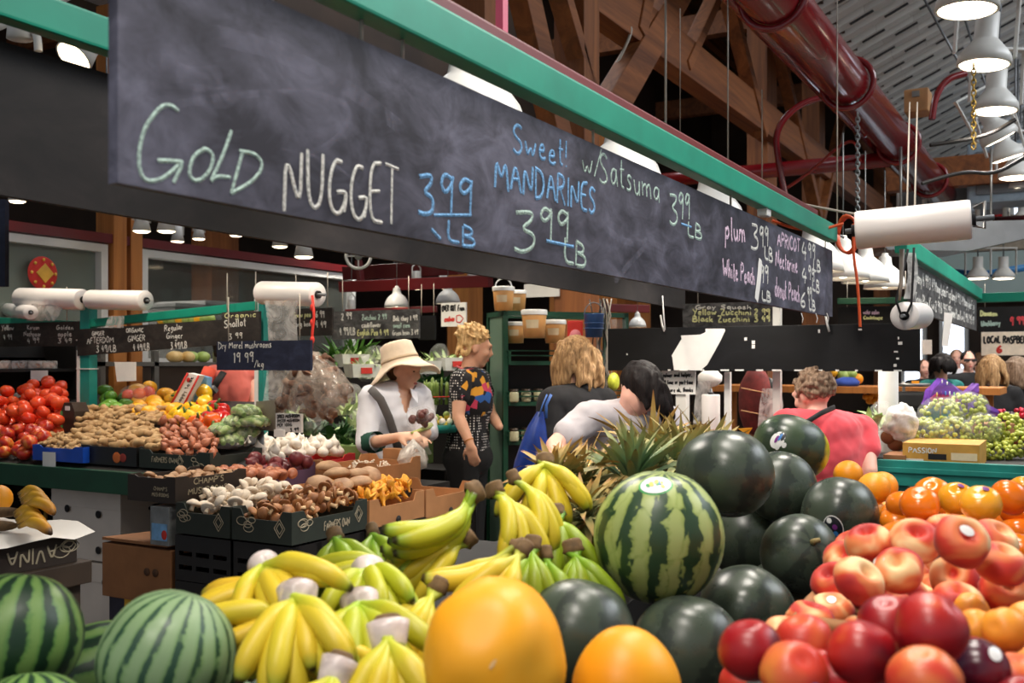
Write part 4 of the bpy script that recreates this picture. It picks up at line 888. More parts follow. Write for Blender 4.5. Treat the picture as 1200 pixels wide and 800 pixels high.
# smaller canary melons in front
c1, r = melon('canary_melon', 'big lumpy golden canary melon in the foreground centre', 'melon', 577, 776, 90, .095, m_can, (1.0, .95, 1.06), (0, .25, .3), .10, group='canary melons', seed=5)
Li = c1.matrix_basis.to_3x3().inverted(); patch_on(c1, r, Li @ (RGT * .03 - FWD * .9 + Vector((0, 0, .30))), .004, .012, m_scar, .0007, -.3, 'scar', 10)
melon('canary_melon', 'smooth egg-shaped golden canary melon below the dark melons', 'melon', 734, 806, 66, .075, m_can, (1, .97, 1.1), (-.1, .1, 0), .02, taper=.12, group='canary melons', seed=8)
melon('canary_melon', 'golden canary melon cut off by the bottom edge under the bananas', 'melon', 432, 834, 56, .07, m_can, (1.1, 1, 1), (0, 1.3, .2), .04, group='canary melons', seed=9)
# ------------------------------------------------------------------ bananas
m_ban = mapcol('banana_peel', [(.0, (96, 78, 40)), (.035, (150, 160, 62)), (.16, (196, 200, 70)), (.45, (218, 192, 56)), (.86, (216, 188, 54)), (.955, (168, 172, 62)), (.985, (66, 52, 34))], .42, .06, .4)
m_crown = M('banana_crown', (110, 84, 52), .8, var=.3, scale=60)
m_wrap = film_mat('crown_wrap', (232, 216, 212), .95, .3)
def banana_mesh(L, R_, bend, seed=0):
 n = 18; pts = []; rad = []; p = Vector((0, 0, 0)); ds = L / n
 for i in range(n + 1):
  t = i / n; pts.append(p.copy())
  a = bend * (.5 - min(1, max(0, (t - .12) / .8)))
  p = p + Vector((math.cos(a), 0, math.sin(a))) * ds
  if t < .2: r = .0060 + .002 * (t / .2)
  elif t < .44: k = (t - .2) / .24; r = .0082 + (R_ - .0082) * (3 * k * k - 2 * k ** 3)
  elif t < .74: r = R_
  else: k = (t - .74) / .26; r = R_ + (.0045 - R_) * k ** 2.2
  rad.append(r)
 mb = MB(); mb.tube(pts, rad, 12, True, .94, Vector((0, 1, 0)), uvt=True)
 return mb.mesh('banana', m_ban)
BM = [banana_mesh(.185, .0185, 1.0), banana_mesh(.175, .0175, 1.25), banana_mesh(.165, .018, .8), banana_mesh(.19, .0175, 1.1)]
GREENY, LIME, YEL, RIPE = (.36, .66, .40, 1), (.66, .90, .50, 1), (.93, .98, .72, 1), (1.0, .92, .74, 1)
def bunch(label, px, py, d, tip, n, fan, tint, bulge=None, wrap=False, layers=1, L=1.0, tape=None, seed=0, group='banana bunches'):
 """hand of bananas; crown at a sight line, fingers heading to the sight line tip=(px, py, dd) with dd a step in depth; they bow out towards bulge"""
 R = random.Random(seed + 40)
 c = at(px, py, d); ax = (at(tip[0], tip[1], d + tip[2]) - c).normalized()
 bu = bulge if bulge is not None else (-FWD + Vector((0, 0, .5)))
 bu = (Vector(bu) - ax * Vector(bu).dot(ax)).normalized(); sd = bu.cross(ax)
 t = thing('banana_bunch', label, 'bananas', c, group=group)
 for l in range(layers):
  nn = n - l
  for i in range(nn):
   a = (i / max(1, nn - 1) - .5) * fan if nn > 1 else 0
   a *= 1 - .1 * l
   X = (Matrix.Rotation(a, 3, bu) @ ax); X = (Matrix.Rotation(R.uniform(-.06, .06) - .26 * l, 3, sd) @ X)
   roll = -a * .45 + R.uniform(-.1, .1)
   Z = (bu - X * bu.dot(X)).normalized(); Z = Matrix.Rotation(roll, 3, X) @ Z; Y = Z.cross(X)
   Rm = Matrix((X, Y, Z)).transposed()
   off = sd * (-(i - (nn - 1) / 2) * .0078) - bu * (.016 * l)
   s = L * R.uniform(.93, 1.05)
   tt = tuple(min(1, x * R.uniform(.93, 1.05)) for x in tint[:3]) + (1,)
   b = inst('banana', BM[R.randrange(4)], t, TR(off, Rm, s), color=tt)
   if tape and i == tape[0] and l == 0:
    q = MB(); q.ball((.085 * s, 0, .034), (.013, .009, .002), Matrix.Rotation(.15, 3, 'Y'), 12, 6); q.build('sticker', m_stick, b)
 w = .0078 * n * .5 + .003
 Rm = Matrix((sd, bu, ax)).transposed(); dp = .005 + .010 * layers; ctr = -bu * .0095 * (layers - 1)
 if wrap:
  MB().lathe([(.9, 1.0), (1.0, .5), (1.12, -.2), (1.18, -.75), (1.08, -.8), (1.02, -.2)], seg=22).xf(TR(ctr + ax * .004, Rm, (w + .003, dp + .003, .019))).build('crown_wrap', m_wrap, t)
 MB().lathe([(0, -1.0), (.75, -.95), (.9, -.6), (.86, .1), (1.0, .6), (.6, 1.0)], seg=16).xf(TR(ctr - ax * .006, Rm, (w, dp, .015))).build('crown', m_crown, t)
 return t
UPV = Vector((0, 0, 1))
BN = [('yellow banana bunch with wrapped crown, leftmost at the front', 309, 662, 1.62, (352, 742, -.10), 4, 1.25, YEL, None, True, 2, 1.0, None),
      ('wrapped banana bunch standing crown-up in the middle of the left bananas', 347, 694, 1.48, (352, 790, -.08), 5, 1.15, YEL, None, True, 2, 1.0, None),
      ('lime banana bunch with wrapped crown behind the other wrapped bunches', 431, 666, 1.75, (436, 745, -.12), 5, 1.3, LIME, None, True, 2, .95, None),
      ('lime banana bunch with white wrapped crown left of the golden melon', 421, 704, 1.55, (442, 790, -.08), 5, 1.35, LIME, None, True, 2, 1.0, None),
      ('yellow banana bunch with wrapped crown touching the golden melon', 455, 738, 1.40, (462, 835, -.06), 5, 1.0, YEL, None, True, 1, 1.0, None),
      ('banana bunch with wrapped crown at the bottom edge', 396, 782, 1.33, (372, 850, -.04), 4, 1.0, YEL, None, True, 1, 1.0, None),
      ('small green banana bunch hanging below the shiitake box', 393, 629, 2.05, (416, 700, -.1), 4, 1.1, GREENY, None, False, 1, .95, None),
      ('small green banana bunch behind the biggest banana hand', 437, 624, 2.12, (452, 700, -.1), 3, .9, GREENY, None, False, 1, .9, None),
      ('big green-yellow banana hand pointing left with a white sticker', 556, 582, 1.95, (462, 628, -.06), 5, .80, (.70, .92, .5, 1), Vector((0, 0, -1)) - FWD * .8, False, 2, 1.2, (1,)),
      ('pair of ripe bananas lying above the golden canary melon', 604, 640, 1.78, (500, 668, -.04), 2, .3, RIPE, Vector((0, 0, -1)) - FWD * .6, False, 1, 1.08, None),
      ('short ripe bananas with dark crown right above the golden melon', 612, 646, 1.74, (574, 700, -.05), 3, .6, RIPE, None, False, 1, .95, None),
      ('banana bunch standing with dark crown right of the biggest banana hand', 584, 575, 2.02, (600, 655, -.06), 3, .7, (.90, .98, .66, 1), RGT * .7 - FWD * .7, False, 2, 1.0, None),
      ('curved yellow bananas with dark tips in the middle of the upper pile', 603, 562, 2.08, (636, 640, -.05), 3, .6, YEL, RGT * 1.0 - FWD * .5 + UPV * .4, False, 1, 1.0, None),
      ('yellow banana bunch on top of the pile in front of pineapple leaves', 639, 541, 2.22, (640, 640, -.08), 5, 1.5, (1, 1, .74, 1), None, False, 2, 1.0, None),
      ('bright green banana bunch fanning out beside the large striped watermelon', 650, 602, 2.1, (668, 690, -.06), 6, 1.1, GREENY, None, False, 2, .95, None),
      ('green bananas below the bright green fan, next to the dark melon', 672, 644, 1.98, (690, 720, -.05), 5, 1.1, GREENY, None, False, 1, .9, None),
      ('green banana bunch above the left dark melon', 624, 640, 1.9, (616, 720, -.05), 4, .9, (.45, .74, .42, 1), None, False, 1, .95, None),
      ('green banana bunch half hidden between the green fan and yellow bananas', 640, 652, 1.93, (648, 730, -.05), 3, .7, GREENY, None, False, 1, .9, None),
      ('ripe bananas lying flat at the lower left with stickers', 352, 700, 1.64, (262, 712, -.02), 3, .5, RIPE, Vector((0, 0, 1)) - FWD * .5, False, 1, 1.0, (1,)),
      ('ripe bananas lying flat beside the pale watermelon', 362, 730, 1.52, (272, 752, -.02), 2, .35, RIPE, Vector((0, 0, 1)) - FWD * .5, False, 1, 1.0, (1,)),
      ('yellow bananas lying under the standing bunches', 330, 738, 1.48, (398, 782, -.02), 3, .5, (1, .97, .74, 1), None, False, 1, 1.0, None),
      ('green-yellow bananas lying behind the wrapped crowns', 470, 672, 1.95, (380, 690, -.02), 3, .6, LIME, Vector((0, 0, 1)) - FWD * .4, False, 1, 1.0, None),
      ('yellow bananas filling the gap under the biggest banana hand', 545, 632, 1.92, (470, 690, -.02), 4, .8, YEL, None, False, 2, 1.0, None),
      ('yellow banana bunch left of the golden melon, low in the pile', 512, 690, 1.7, (470, 770, -.05), 4, .8, (1, .98, .7, 1), None, False, 1, 1.0, None)]
for k, (lab, px, py, d, tip, nb_, fan, tint, bu, wr, ly, L, tp) in enumerate(BN): bunch(lab, px, py, d, tip, nb_, fan, tint, bu, wr, ly, L, tp, seed=k)
# ------------------------------------------------------------------ pineapples
m_pleaf = mapcol('pineapple_leaf', [(0, (96, 118, 84)), (.45, (142, 152, 112)), (.8, (176, 158, 104)), (1, (150, 110, 70))], .55, .25, .3)
m_pine, nt, b = new_mat('pineapple_skin')
tc = nt.nodes.new('ShaderNodeTexCoord'); vo = nt.nodes.new('ShaderNodeTexVoronoi'); vo.inputs['Scale'].default_value = 42
nt.links.new(tc.outputs['Object'], vo.inputs['Vector'])
nt.links.new(ramp(nt, vo.outputs['Distance'], [(.1, srgb((120, 74, 30))), (.4, srgb((214, 140, 40))), (.7, srgb((110, 90, 40)))]), b.inputs['Base Color']); bump(nt, b, vo.outputs['Distance'], -.8, .01); b.inputs['Roughness'].default_value = .5
def pineapple(label, px, py, d, lean, tint, nl=46, L=.17, s=1.0, seed=0):
 e0 = .8 if tint[0] < .9 else .25 if tint[0] < 1 else .1
 R = random.Random(seed); up = (UPV + RGT * lean[0] + FWD * lean[1]).normalized()
 t = thing('pineapple', label, 'pineapple', group='pineapples behind the melons', mtx=TR(at(px, py, d), rotm(up)))
 MB().ball((0, 0, -.095), (.06, .06, .095), None, 24, 16, lambda p: p * (1 + .02 * math.sin(14 * math.atan2(p.y, p.x) + 20 * p.z))).build('fruit', m_pine, t)
 mb = MB()
 for k in range(nl):
  f = k / nl; a = k * 2.399 + R.uniform(-.3, .3); el = e0 + (1.42 - e0) * f
  dr = Vector((math.cos(a) * math.cos(el), math.sin(a) * math.cos(el), math.sin(el)))
  mb.leaf(Vector((0, 0, -.004 + .03 * f)) + Vector((math.cos(a), math.sin(a), 0)) * .018 * (1 - f), dr, UPV, L * s * R.uniform(.7, 1.15) * (.75 + .45 * math.sin(PI * (.2 + .7 * f))), .019 * s, R.uniform(.3, 2.0 if tint[0] > .9 else .9) * (1 - .55 * f), 9, .25, R.uniform(-1.2, 1.2))
 o = mb.build('leaf_crown', m_pleaf, t); o.color = tint
 return t
FRESH, DRY, MIX = (.72, .95, .95, 1), (1.12, .92, .72, 1), (.95, .97, .85, 1)
for k, a in enumerate([('pineapple with upright blue-green crown behind the large striped watermelon', 742, 566, 2.45, (.05, .1), FRESH, 64, .125, 1.05), ('pineapple with dry curling leaves left of the upright crown', 686, 575, 2.5, (-.35, -.1), DRY, 76, .125, 1.0),
                       ('dry-leaved pineapple lying closest to the top banana bunch', 655, 572, 2.45, (-.3, -.2), DRY, 70, .11, 1.0), ('pineapple with tan leaves right of the upright crown', 790, 556, 2.75, (.35, .2), MIX, 80, .165, 1.0),
                       ('pineapple farthest back whose leaves reach the paper notice', 762, 545, 3.0, (.2, .3), DRY, 84, .18, 1.0), ('pineapple with withered leaves low behind the green bananas', 690, 610, 2.3, (-.4, -.4), DRY, 60, .10, .9), ('pineapple whose crown spreads behind the topmost dark melon', 818, 552, 2.9, (.5, .1), MIX, 76, .16, 1.0),
                       ('pineapple behind the gap between two dry crowns', 715, 590, 2.62, (-.1, -.5), DRY, 70, .13, 1.0)]): pineapple(*a, seed=k)
c = at(694, 560, 2.75)
tag(MB().ball(c, (.05, .055, .05), None, 20, 12).build('mango', patchy('mango_orange', [(.3, (236, 146, 30)), (.7, (250, 176, 40))], 8)), 'orange fruit glimpsed between the dry pineapple leaves', 'fruit')
# ================================================================== stone fruit, tomatoes and oranges on the right of the front stall
m_donut, nt, b = new_mat('donut_peach_skin')
tc = nt.nodes.new('ShaderNodeTexCoord'); sp = nt.nodes.new('ShaderNodeSeparateXYZ'); nt.links.new(tc.outputs['Object'], sp.inputs[0])
f = noise_node(nt, coords(nt), 13, 2, .5, .6)
mm = nt.nodes.new('ShaderNodeMath'); mm.operation = 'MULTIPLY_ADD'; mm.inputs[1].default_value = 3.0; nt.links.new(sp.outputs['Z'], mm.inputs[0]); nt.links.new(f, mm.inputs[2])
nt.links.new(ramp(nt, mm.outputs[0], [(.37, srgb((172, 22, 26))), (.50, srgb((210, 58, 38))), (.58, srgb((236, 136, 78))), (.68, srgb((246, 208, 150)))]), b.inputs['Base Color'])
b.inputs['Roughness'].default_value = .58; b.inputs['Sheen Weight'].default_value = .1
m_nect = patchy('nectarine_skin', [(.30, (98, 14, 28)), (.48, (160, 22, 30)), (.64, (190, 44, 36)), (.80, (230, 126, 46))], 11, 2, .36, .7, .5)
m_nect2 = patchy('nectarine_skin_light', [(.28, (184, 32, 34)), (.50, (212, 66, 46)), (.72, (238, 146, 68))], 11, 2, .4, .7, .5)
m_plum = patchy('plum_skin', [(.3, (48, 16, 38)), (.55, (86, 22, 42)), (.75, (130, 36, 44))], 10, 2, .25, .6, .5)
m_apri = patchy('apricot_skin', [(.3, (238, 140, 40)), (.6, (250, 166, 52)), (.8, (244, 120, 50))], 10, 2, .45, .4)
m_oran = patchy('orange_skin', [(.3, (244, 148, 14)), (.7, (252, 168, 34))], 10, 2, .4, .3, bmp=.3, bscale=260)
m_tomo = patchy('orange_tomato_skin', [(.3, (230, 104, 16)), (.7, (246, 142, 30))], 8, 2, .18, .3)
m_tomy = patchy('yellow_tomato_skin', [(.3, (236, 150, 24)), (.7, (248, 178, 50))], 8, 2, .18, .3)
m_tomb = patchy('brown_tomato_skin', [(.3, (112, 44, 22)), (.55, (164, 70, 28)), (.75, (120, 100, 40))], 9, 2, .18, .5)
m_hole = M('fruit_hollow', (120, 74, 40), .8)
m_calyx = M('tomato_calyx', (46, 58, 30), .7)
def donut_mesh(seed):
 o = Vector((seed * 5.1, 0, 0))
 def warp(p):
  rho = math.hypot(p.x, p.y); z = p.z
  if z > 0: z -= .62 * math.exp(-(rho / .30) ** 2)
  else: z += .35 * math.exp(-(rho / .25) ** 2)
  k = 1 + .09 * noise.noise(p * 1.3 + o) - .04 * math.exp(-((math.atan2(p.y, p.x)) / .22) ** 2) * rho
  return Vector((p.x * k, p.y * k, z))
 return MB().ball((0, 0, 0), (.041, .041, .031), None, 32, 20, warp).mesh('flesh', m_donut)
def round_mesh(name, r, mats, cleft=.05, dim=.18, seed=0, ax=(1, 1, .95), lump=.05):
 o = Vector((seed * 4.3, 1, 0))
 def warp(p):
  rho = math.hypot(p.x, p.y); z = p.z - (dim * math.exp(-(rho / .28) ** 2) if p.z > 0 else -.05 * math.exp(-(rho / .3) ** 2))
  k = 1 + lump * noise.noise(p * 1.4 + o) - cleft * math.exp(-((math.atan2(p.y, p.x)) / .2) ** 2) * rho
  return Vector((p.x * k, p.y * k, z))
 return MB().ball((0, 0, 0), Vector(ax) * r, None, 28, 18, warp).mesh(name, mats)
SET = {}
DON = [donut_mesh(k) for k in range(4)]
def face(dx, dy, dz): return (RGT * dx - FWD * dy + UPV * dz).normalized()   # right, towards the camera, up
def fruit(name, label, cat, px, py, rpx, R_, me, fd, group, stick=None, stem=None, spin=0, d=None):
 d = SET.get((px, py)) or d or R_ * FPX / rpx
 sc_ = d * rpx / FPX / R_
 t = thing(name, label, cat, group=group, mtx=TR(at(px, py, d), rotm(face(*fd)) @ Matrix.Rotation(spin, 3, 'Z'), min(1.15, max(.85, sc_))))
 o = inst('flesh', me, t)
 if stem == 'hole': MB().ball((0, 0, R_ * .10), (.006, .006, .004), None, 10, 6).build('stem_hollow', m_hole, t)
 if stick: patch_on(t, Vector((R_, R_, R_ * (.66 if cat == 'peach' else .95))), stick, .0085, .011, m_stick, .0015)
 return t
# donut peaches in the carton: (px, py, r px, facing, sticker direction, hollow shown, label)
PE = [(1073, 634, 26, (-.15, .6, .75), None, 1, 'creamy donut peach showing its stem hollow at the back of the peaches'),
      (1127, 634, 29, (.05, .75, .6), (0.05, .1, 1), 0, 'red donut peach with a white sticker in its hollow at the top'),
      (1018, 636, 25, (-.3, .3, .9), None, 0, 'donut peach half red and half cream on the left of the peaches'),
      (1166, 632, 24, (.3, .5, .8), None, 0, 'red donut peach right of the stickered one at the back'),
      (991, 656, 23, (-.4, .6, .7), None, 0, 'cream-sided donut peach tucked left of the half-red one'),
      (1052, 668, 26, (-.4, .6, .75), (-.7, .2, .6), 0, 'donut peach with a dark-edged sticker in the middle of the peaches'),
      (1007, 680, 27, (.35, .6, .7), None, 1, 'orange donut peach tipped to show its hollow at the left front'),
      (976, 681, 23, (-.5, .4, .75), None, 0, 'red donut peach at the left end of the carton'),
      (956, 690, 18, (-.7, .3, .6), None, 0, 'small red donut peach touching the dark melon'),
      (1118, 676, 25, (-.5, .7, .5), (-.85, .5, .3), 0, 'deep red donut peach with a sticker on its left side'),
      (1172, 660, 28, (.2, .35, .9), None, 0, 'pale-topped donut peach at the right edge of photo'),
      (1084, 674, 22, (.3, .5, .8), None, 0, 'red donut peach between the two stickered peaches'),
      (1074, 703, 23, (.1, .3, .95), None, 0, 'orange donut peach right above the large nectarine'),
      (1122, 706, 27, (.0, .3, .95), None, 0, 'wide pale orange donut peach above the apricots'),
      (1181, 692, 27, (-.2, .7, .6), (-.5, .3, .8), 0, 'dark red donut peach with white sticker at the right edge'),
      (1149, 692, 18, (.0, .3, .9), None, 0, 'small orange-red donut peach left of the right-edge one'),
      (1024, 712, 24, (.1, .3, .95), None, 0, 'donut peach at the front rim of the carton'),
      (974, 716, 24, (-.1, .3, .95), (-.0, .2, 1), 0, 'flat red donut peach with sticker at the front left corner'),
      (1040, 640, 22, (.2, .3, .9), None, 0, 'red donut peach showing behind the half-red one'),
      (1108, 622, 22, (.0, .3, .9), None, 0, 'pinkish donut peach behind the stickered back one'),
      (1148, 662, 22, (.4, .5, .6), None, 0, 'shadowed donut peach under the pale-topped one'),
      (998, 640, 20, (-.5, .2, .8), None, 0, 'red donut peach behind the cream-sided one'),
      (1034, 690, 24, (.4, .2, .9), None, 0, 'donut peach in the shadow below the middle stickered peach'),
      (1099, 692, 22, (.3, .2, .9), None, 0, 'donut peach in the shadow right of centre in the carton')]
PE = [(q[0], q[1], q[2] * 1.13) + q[3:] for q in PE]
for q, d_ in zip(PE, settle([(q[0], q[1], q[2], .041) for q in PE], k=.84)): SET[q[0], q[1]] = d_
for k, (px, py, rp, fd, st, ho, lab) in enumerate(PE):
 fruit('donut_peach', lab, 'peach', px, py, rp, .041, DON[k % 4], fd, 'donut peaches in the carton', st, 'hole' if ho else None, k * 1.3)
t = thing('fruit_carton', 'kraft carton rim showing in front of donut peaches', 'carton')
a, b_ = at(930, 728, 1.62), at(1040, 742, 1.52)
MB().tube([a, b_], .012, 4).build('front_rim', m_kraft, t); c2 = at(952, 700, 1.86); MB().tube([a, c2], .012, 4).build('side_rim', m_kraft, t)
NM = [round_mesh('flesh', .037, m_nect, seed=k) for k in range(3)]; NL = [round_mesh('flesh', .036, m_nect2, seed=k + 5) for k in range(2)]; PM_ = round_mesh('flesh', .034, m_plum, .03, .12, 9)
NE = [(1011, 766, 41, .037, NM[0], (.3, .1, .95), None, 'round red nectarine in front of the big one'), (1092, 736, 47, .041, NM[1], (.5, .3, .6), None, 'biggest dark red nectarine, highest of the front heap'),
      (942, 752, 34, .036, NL[0], (-.3, .2, .9), None, 'orange-red nectarine at the left of front heap'), (931, 790, 41, .037, NL[1], (.1, .7, .7), (.3, .9, -.2), 'nectarine with a cleft and blue sticker at the bottom edge'),
      (1083, 798, 44, .037, NL[0], (-.2, .2, .95), None, 'red nectarine cut by the bottom edge in the centre'), (1148, 782, 36, .035, PM_, (.4, .2, .8), (.2, .75, .7), 'dark plum with a pale sticker'),
      (1040, 732, 36, .037, NM[2], (-.2, .3, .9), None, 'red nectarine behind the big one'), (888, 786, 26, .034, NM[0], (.1, .3, .9), None, 'small dark nectarine at the left end of front heap'), (905, 770, 26, .036, NM[1], (0, .3, .9), None, 'red nectarine touching the lowest dark melon'),
      (985, 800, 36, .036, NM[2], (.3, .2, .9), None, 'red nectarine at the bottom edge between two larger'), (1190, 800, 36, .036, NL[1], (0, .3, .9), None, 'nectarine in the bottom right corner'), (871, 800, 26, .034, NL[1], (0, .3, .9), None, 'nectarine cut by the bottom edge beside dark melon'),
      (1130, 760, 30, .036, NM[0], (0, .3, .9), None, 'nectarine in the shadow below the biggest one')]
for q, d_ in zip(NE, settle([(q[0], q[1], q[2], q[3]) for q in NE], k=.93)): SET[q[0], q[1]] = d_
for k, (px, py, rp, R_, me, fd, st, lab) in enumerate(NE):
 o = fruit('plum' if me is PM_ else 'nectarine', lab, 'plum' if me is PM_ else 'nectarine', px, py, rp, R_, me, fd, None if me is PM_ else 'nectarines in the front heap', None, None, k * 2.1)
 if st: patch_on(o, Vector((R_, R_, R_ * .95)), o.matrix_basis.to_3x3().normalized().inverted() @ face(*st), .008, .010, m_stick if k != 3 else m_sblue, .001)
AP = [(1137, 716, 22, 'apricot at the back left of the apricots'), (1143, 738, 25, 'apricot leaning against the biggest nectarine'), (1177, 738, 27, 'largest apricot in the middle of apricots'), (1204, 728, 24, 'apricot at the right edge, upper'), (1196, 756, 24, 'apricot at the right edge, middle'), (1160, 752, 22, 'apricot behind the dark plum'), (1188, 778, 25, 'lowest apricot above the corner nectarine'), (1160, 722, 21, 'apricot tucked behind the largest one')]
AM = [round_mesh('flesh', .029, m_apri, .07, .12, k, (1, .96, 1)) for k in range(3)]
for k, (px, py, rp, lab) in enumerate(AP): fruit('apricot', lab, 'apricot', px, py, rp, .029, AM[k % 3], (rnd.uniform(-.6, .6), rnd.uniform(0, .8), rnd.uniform(.2, .9)), 'apricots at the right edge', None, None, k)
OM = [round_mesh('flesh', .040, m_oran, 0, .05, k, (1, 1, .97), .02) for k in range(2)]
for k, (px, py, rp, lab) in enumerate([(994, 556, 17, 'topmost orange beside the coral shirt'), (1024, 572, 19, 'left orange of the pair below the topmost orange'), (1034, 570, 18, 'right orange of the pair below the topmost orange'), (1018, 600, 19, 'orange behind the labelled dark melon, middle'), (1036, 598, 16, 'small orange between the tomatoes and the oranges'),
                                       (1024, 622, 18, 'lowest orange touching the labelled dark melon'), (1010, 585, 17, 'orange half hidden behind the labelled dark melon'), (1044, 590, 14, 'orange right of the middle orange')]):
 fruit('orange', lab, 'orange', px, py, rp, .04, OM[k % 2], (rnd.uniform(-.5, .5), .4, .8), 'oranges beside the dark melons', None, None, k)
TM = {m.name: [round_mesh('flesh', .039, m, .02, .2, k, (1, 1, .82), .06) for k in range(2)] for m in (m_tomo, m_tomy, m_tomb)}
TO = [(1058, 592, 20, m_tomo, 'orange tomato at the left of the tomato row'), (1092, 578, 21, m_tomo, 'highest orange tomato in the middle of tomato row'), (1078, 590, 23, m_tomo, 'wide orange tomato with a dark underside'), (1121, 584, 21, m_tomy, 'yellow-orange tomato with a purple sticker, left of two'), (1149, 590, 24, m_tomy, 'large yellow-orange tomato with a purple sticker, right of two'),
      (1114, 597, 20, m_tomo, 'orange tomato below the left stickered one'), (1184, 583, 23, m_tomo, 'glossy orange tomato at the right, upper'), (1192, 600, 21, m_tomo, 'orange tomato at the right edge, lower'), (1167, 603, 19, m_tomb, 'glossy brown tomato right of the brown pair'), (1094, 604, 19, m_tomb, 'green-brown tomato above the cream donut peach'),
      (1137, 606, 17, m_tomb, 'brown tomato below the large yellow-orange one'), (1190, 622, 17, m_tomb, 'streaked brown tomato at the right edge'), (1056, 606, 18, m_tomy, 'yellow tomato with a dark star calyx'), (1128, 610, 20, m_tomy, 'yellow tomato showing behind red donut peaches'), (1152, 614, 18, m_tomy, 'yellow tomato low behind the right donut peaches'),
      (1046, 588, 12, m_tomy, 'small pale tomato beside the oranges'), (1200, 572, 17, m_tomy, 'yellow tomato at the right edge at the back'), (1075, 612, 18, m_tomb, 'purple-brown tomato behind the cream donut peach'), (1105, 615, 18, m_tomo, 'orange tomato between the donut peaches and brown tomatoes'), (1170, 588, 18, m_tomo, 'orange tomato between the big yellow one and right pair'), (1198, 636, 18, m_tomy, 'yellow-green tomato beside pale-topped peach')]
for q, d_ in zip(TO, settle([(q[0], q[1], q[2], .039) for q in TO], k=.93)): SET[q[0], q[1]] = d_
for k, (px, py, rp, mm_, lab) in enumerate(TO):
 o = fruit('heirloom_tomato', lab, 'tomato', px, py, rp, .039, TM[mm_.name][k % 2], (rnd.uniform(-.5, .5), rnd.uniform(-.2, .7), rnd.uniform(.3, .9)) if k != 12 else (0, .9, .5), 'large tomatoes behind the peaches', None, None, k)
 if k == 12:
  mb = MB()
  for q in range(6): mb.leaf((0, 0, .026), Vector((math.cos(q * 1.05), math.sin(q * 1.05), .25)), UPV, .024, .009, .3, 4)
  mb.build('calyx', m_calyx, o)
 if k in (3, 4): patch_on(o, Vector((.039, .039, .032)), o.matrix_basis.to_3x3().normalized().inverted() @ face(.1, .4, .9), .008, .006, m_spur, .001)
# fruit deeper in the heaps, only glimpsed in the gaps
R = random.Random(11)
for (u0, u1, v0, v1, z, n_, r_, me, nm, lab, cat, grp) in ((1.10, 1.42, -.05, .34, 1.04, 16, .036, NM[1], 'nectarine', 'nectarine in the lower layer of the front heap, seen only in gaps', 'nectarine', 'lower layer of nectarines'), (1.55, 2.1, -.05, .40, 1.0, 20, .036, DON[1], 'donut_peach', 'donut peach in the lower layer of the carton, seen only in gaps', 'peach', 'lower layer of donut peaches'),
                                                  (2.2, 2.8, -.2, .42, 1.055, 26, .038, TM['orange_tomato_skin'][0], 'heirloom_tomato', 'orange tomato in the lower layer behind the peaches, seen only in gaps', 'tomato', 'lower layer of tomatoes')):
 for p in heap(lambda: (R.uniform(u0, u1), R.uniform(v0, v1)), lambda x, y: z, n_, r_, R):
  o = inst(nm, me, None, TR(p, euler(R.uniform(-.4, .4), R.uniform(-.4, .4), R.uniform(0, 6)))); tag(o, lab, cat, grp)
# ================================================================== the mushroom island across the aisle
def carton(name, label, lo, hi, m, cat='carton', notch=.7, group=None, mi=None, nch=.09, wall=.006):
 """open tray of cardboard with raised corners; lo, hi are its corners"""
 (u0, v0, z0), (u1, v1, z1) = lo, hi; h = z1 - z0
 t = thing(name, label, cat, ((u0 + u1) / 2, (v0 + v1) / 2, z0), group=group); a, b_ = (u1 - u0) / 2, (v1 - v0) / 2
 def prof(L): c = min(nch, L * .3); return [(-L, 0), (L, 0), (L, h), (L - c, h), (L - c - .02, h * notch), (-L + c + .02, h * notch), (-L + c, h), (-L, h)]
 for nm, L, fn in (('side_wall', a, lambda x, z, k: Vector((x, -b_ + k, z))), ('side_wall', a, lambda x, z, k: Vector((x, b_ - k, z))), ('end_wall', b_, lambda x, z, k: Vector((-a + k, x, z))), ('end_wall', b_, lambda x, z, k: Vector((a - k, x, z)))):
  MB().prism(prof(L - .001), 0, wall, fn).build(nm, m, t)
 MB().b2((-a + .004, -b_ + .004, 0), (a - .004, b_ - .004, .006)).build('bottom', mi or m, t)
 return t
def print_text(parent, txt, o, ex, h, n, wd, m, seed=0):
 loc = parent.location; mb = MB(); write(mb, txt, Vector(o) - loc, Vector(ex), Vector((0, 0, h)), n, wd, .008, seed); return mb.build('printed_lettering', m, parent)
def diamond(parent, c, s, n, m):
 c = Vector(c) - parent.location; e = Vector((0, 0, 1)).cross(Vector(n)); mb = MB()
 for k in (1, .6):
  P = [c + e * s * .75 * k, c + Vector((0, 0, s * k)), c - e * s * .75 * k, c - Vector((0, 0, s * k))]
  for p, q in zip(P, P[1:] + P[:1]): stroke(mb, [p, q], Vector(n), .005)
 return mb.build('emblem', m, parent)
def blotch(parent, c, a, h, n, m, seed):
 R = random.Random(seed); c = Vector(c) - parent.location; e = Vector((0, 0, 1)).cross(Vector(n)); mb = MB()
 for k in range(4):
  o = c + e * R.uniform(-a, a) * .6 + Vector((0, 0, R.uniform(-h, h) * .5)); r = R.uniform(.3, .5) * h
  stroke(mb, [o + e * r * math.cos(q) * 1.3 + Vector((0, 0, r * math.sin(q) * .8)) for q in [PI * 2 * j / 7 for j in range(8)]], Vector(n), .004)
 return mb.build('printed_picture', m, parent)
m_fbox = M('farm_box_card', (34, 42, 36), .65, var=.15, scale=20)
m_champ = M('mushroom_box_card', (40, 30, 24), .65, var=.15, scale=20)
m_kin = M('kraft_inside', (184, 138, 96), .8, var=.08)
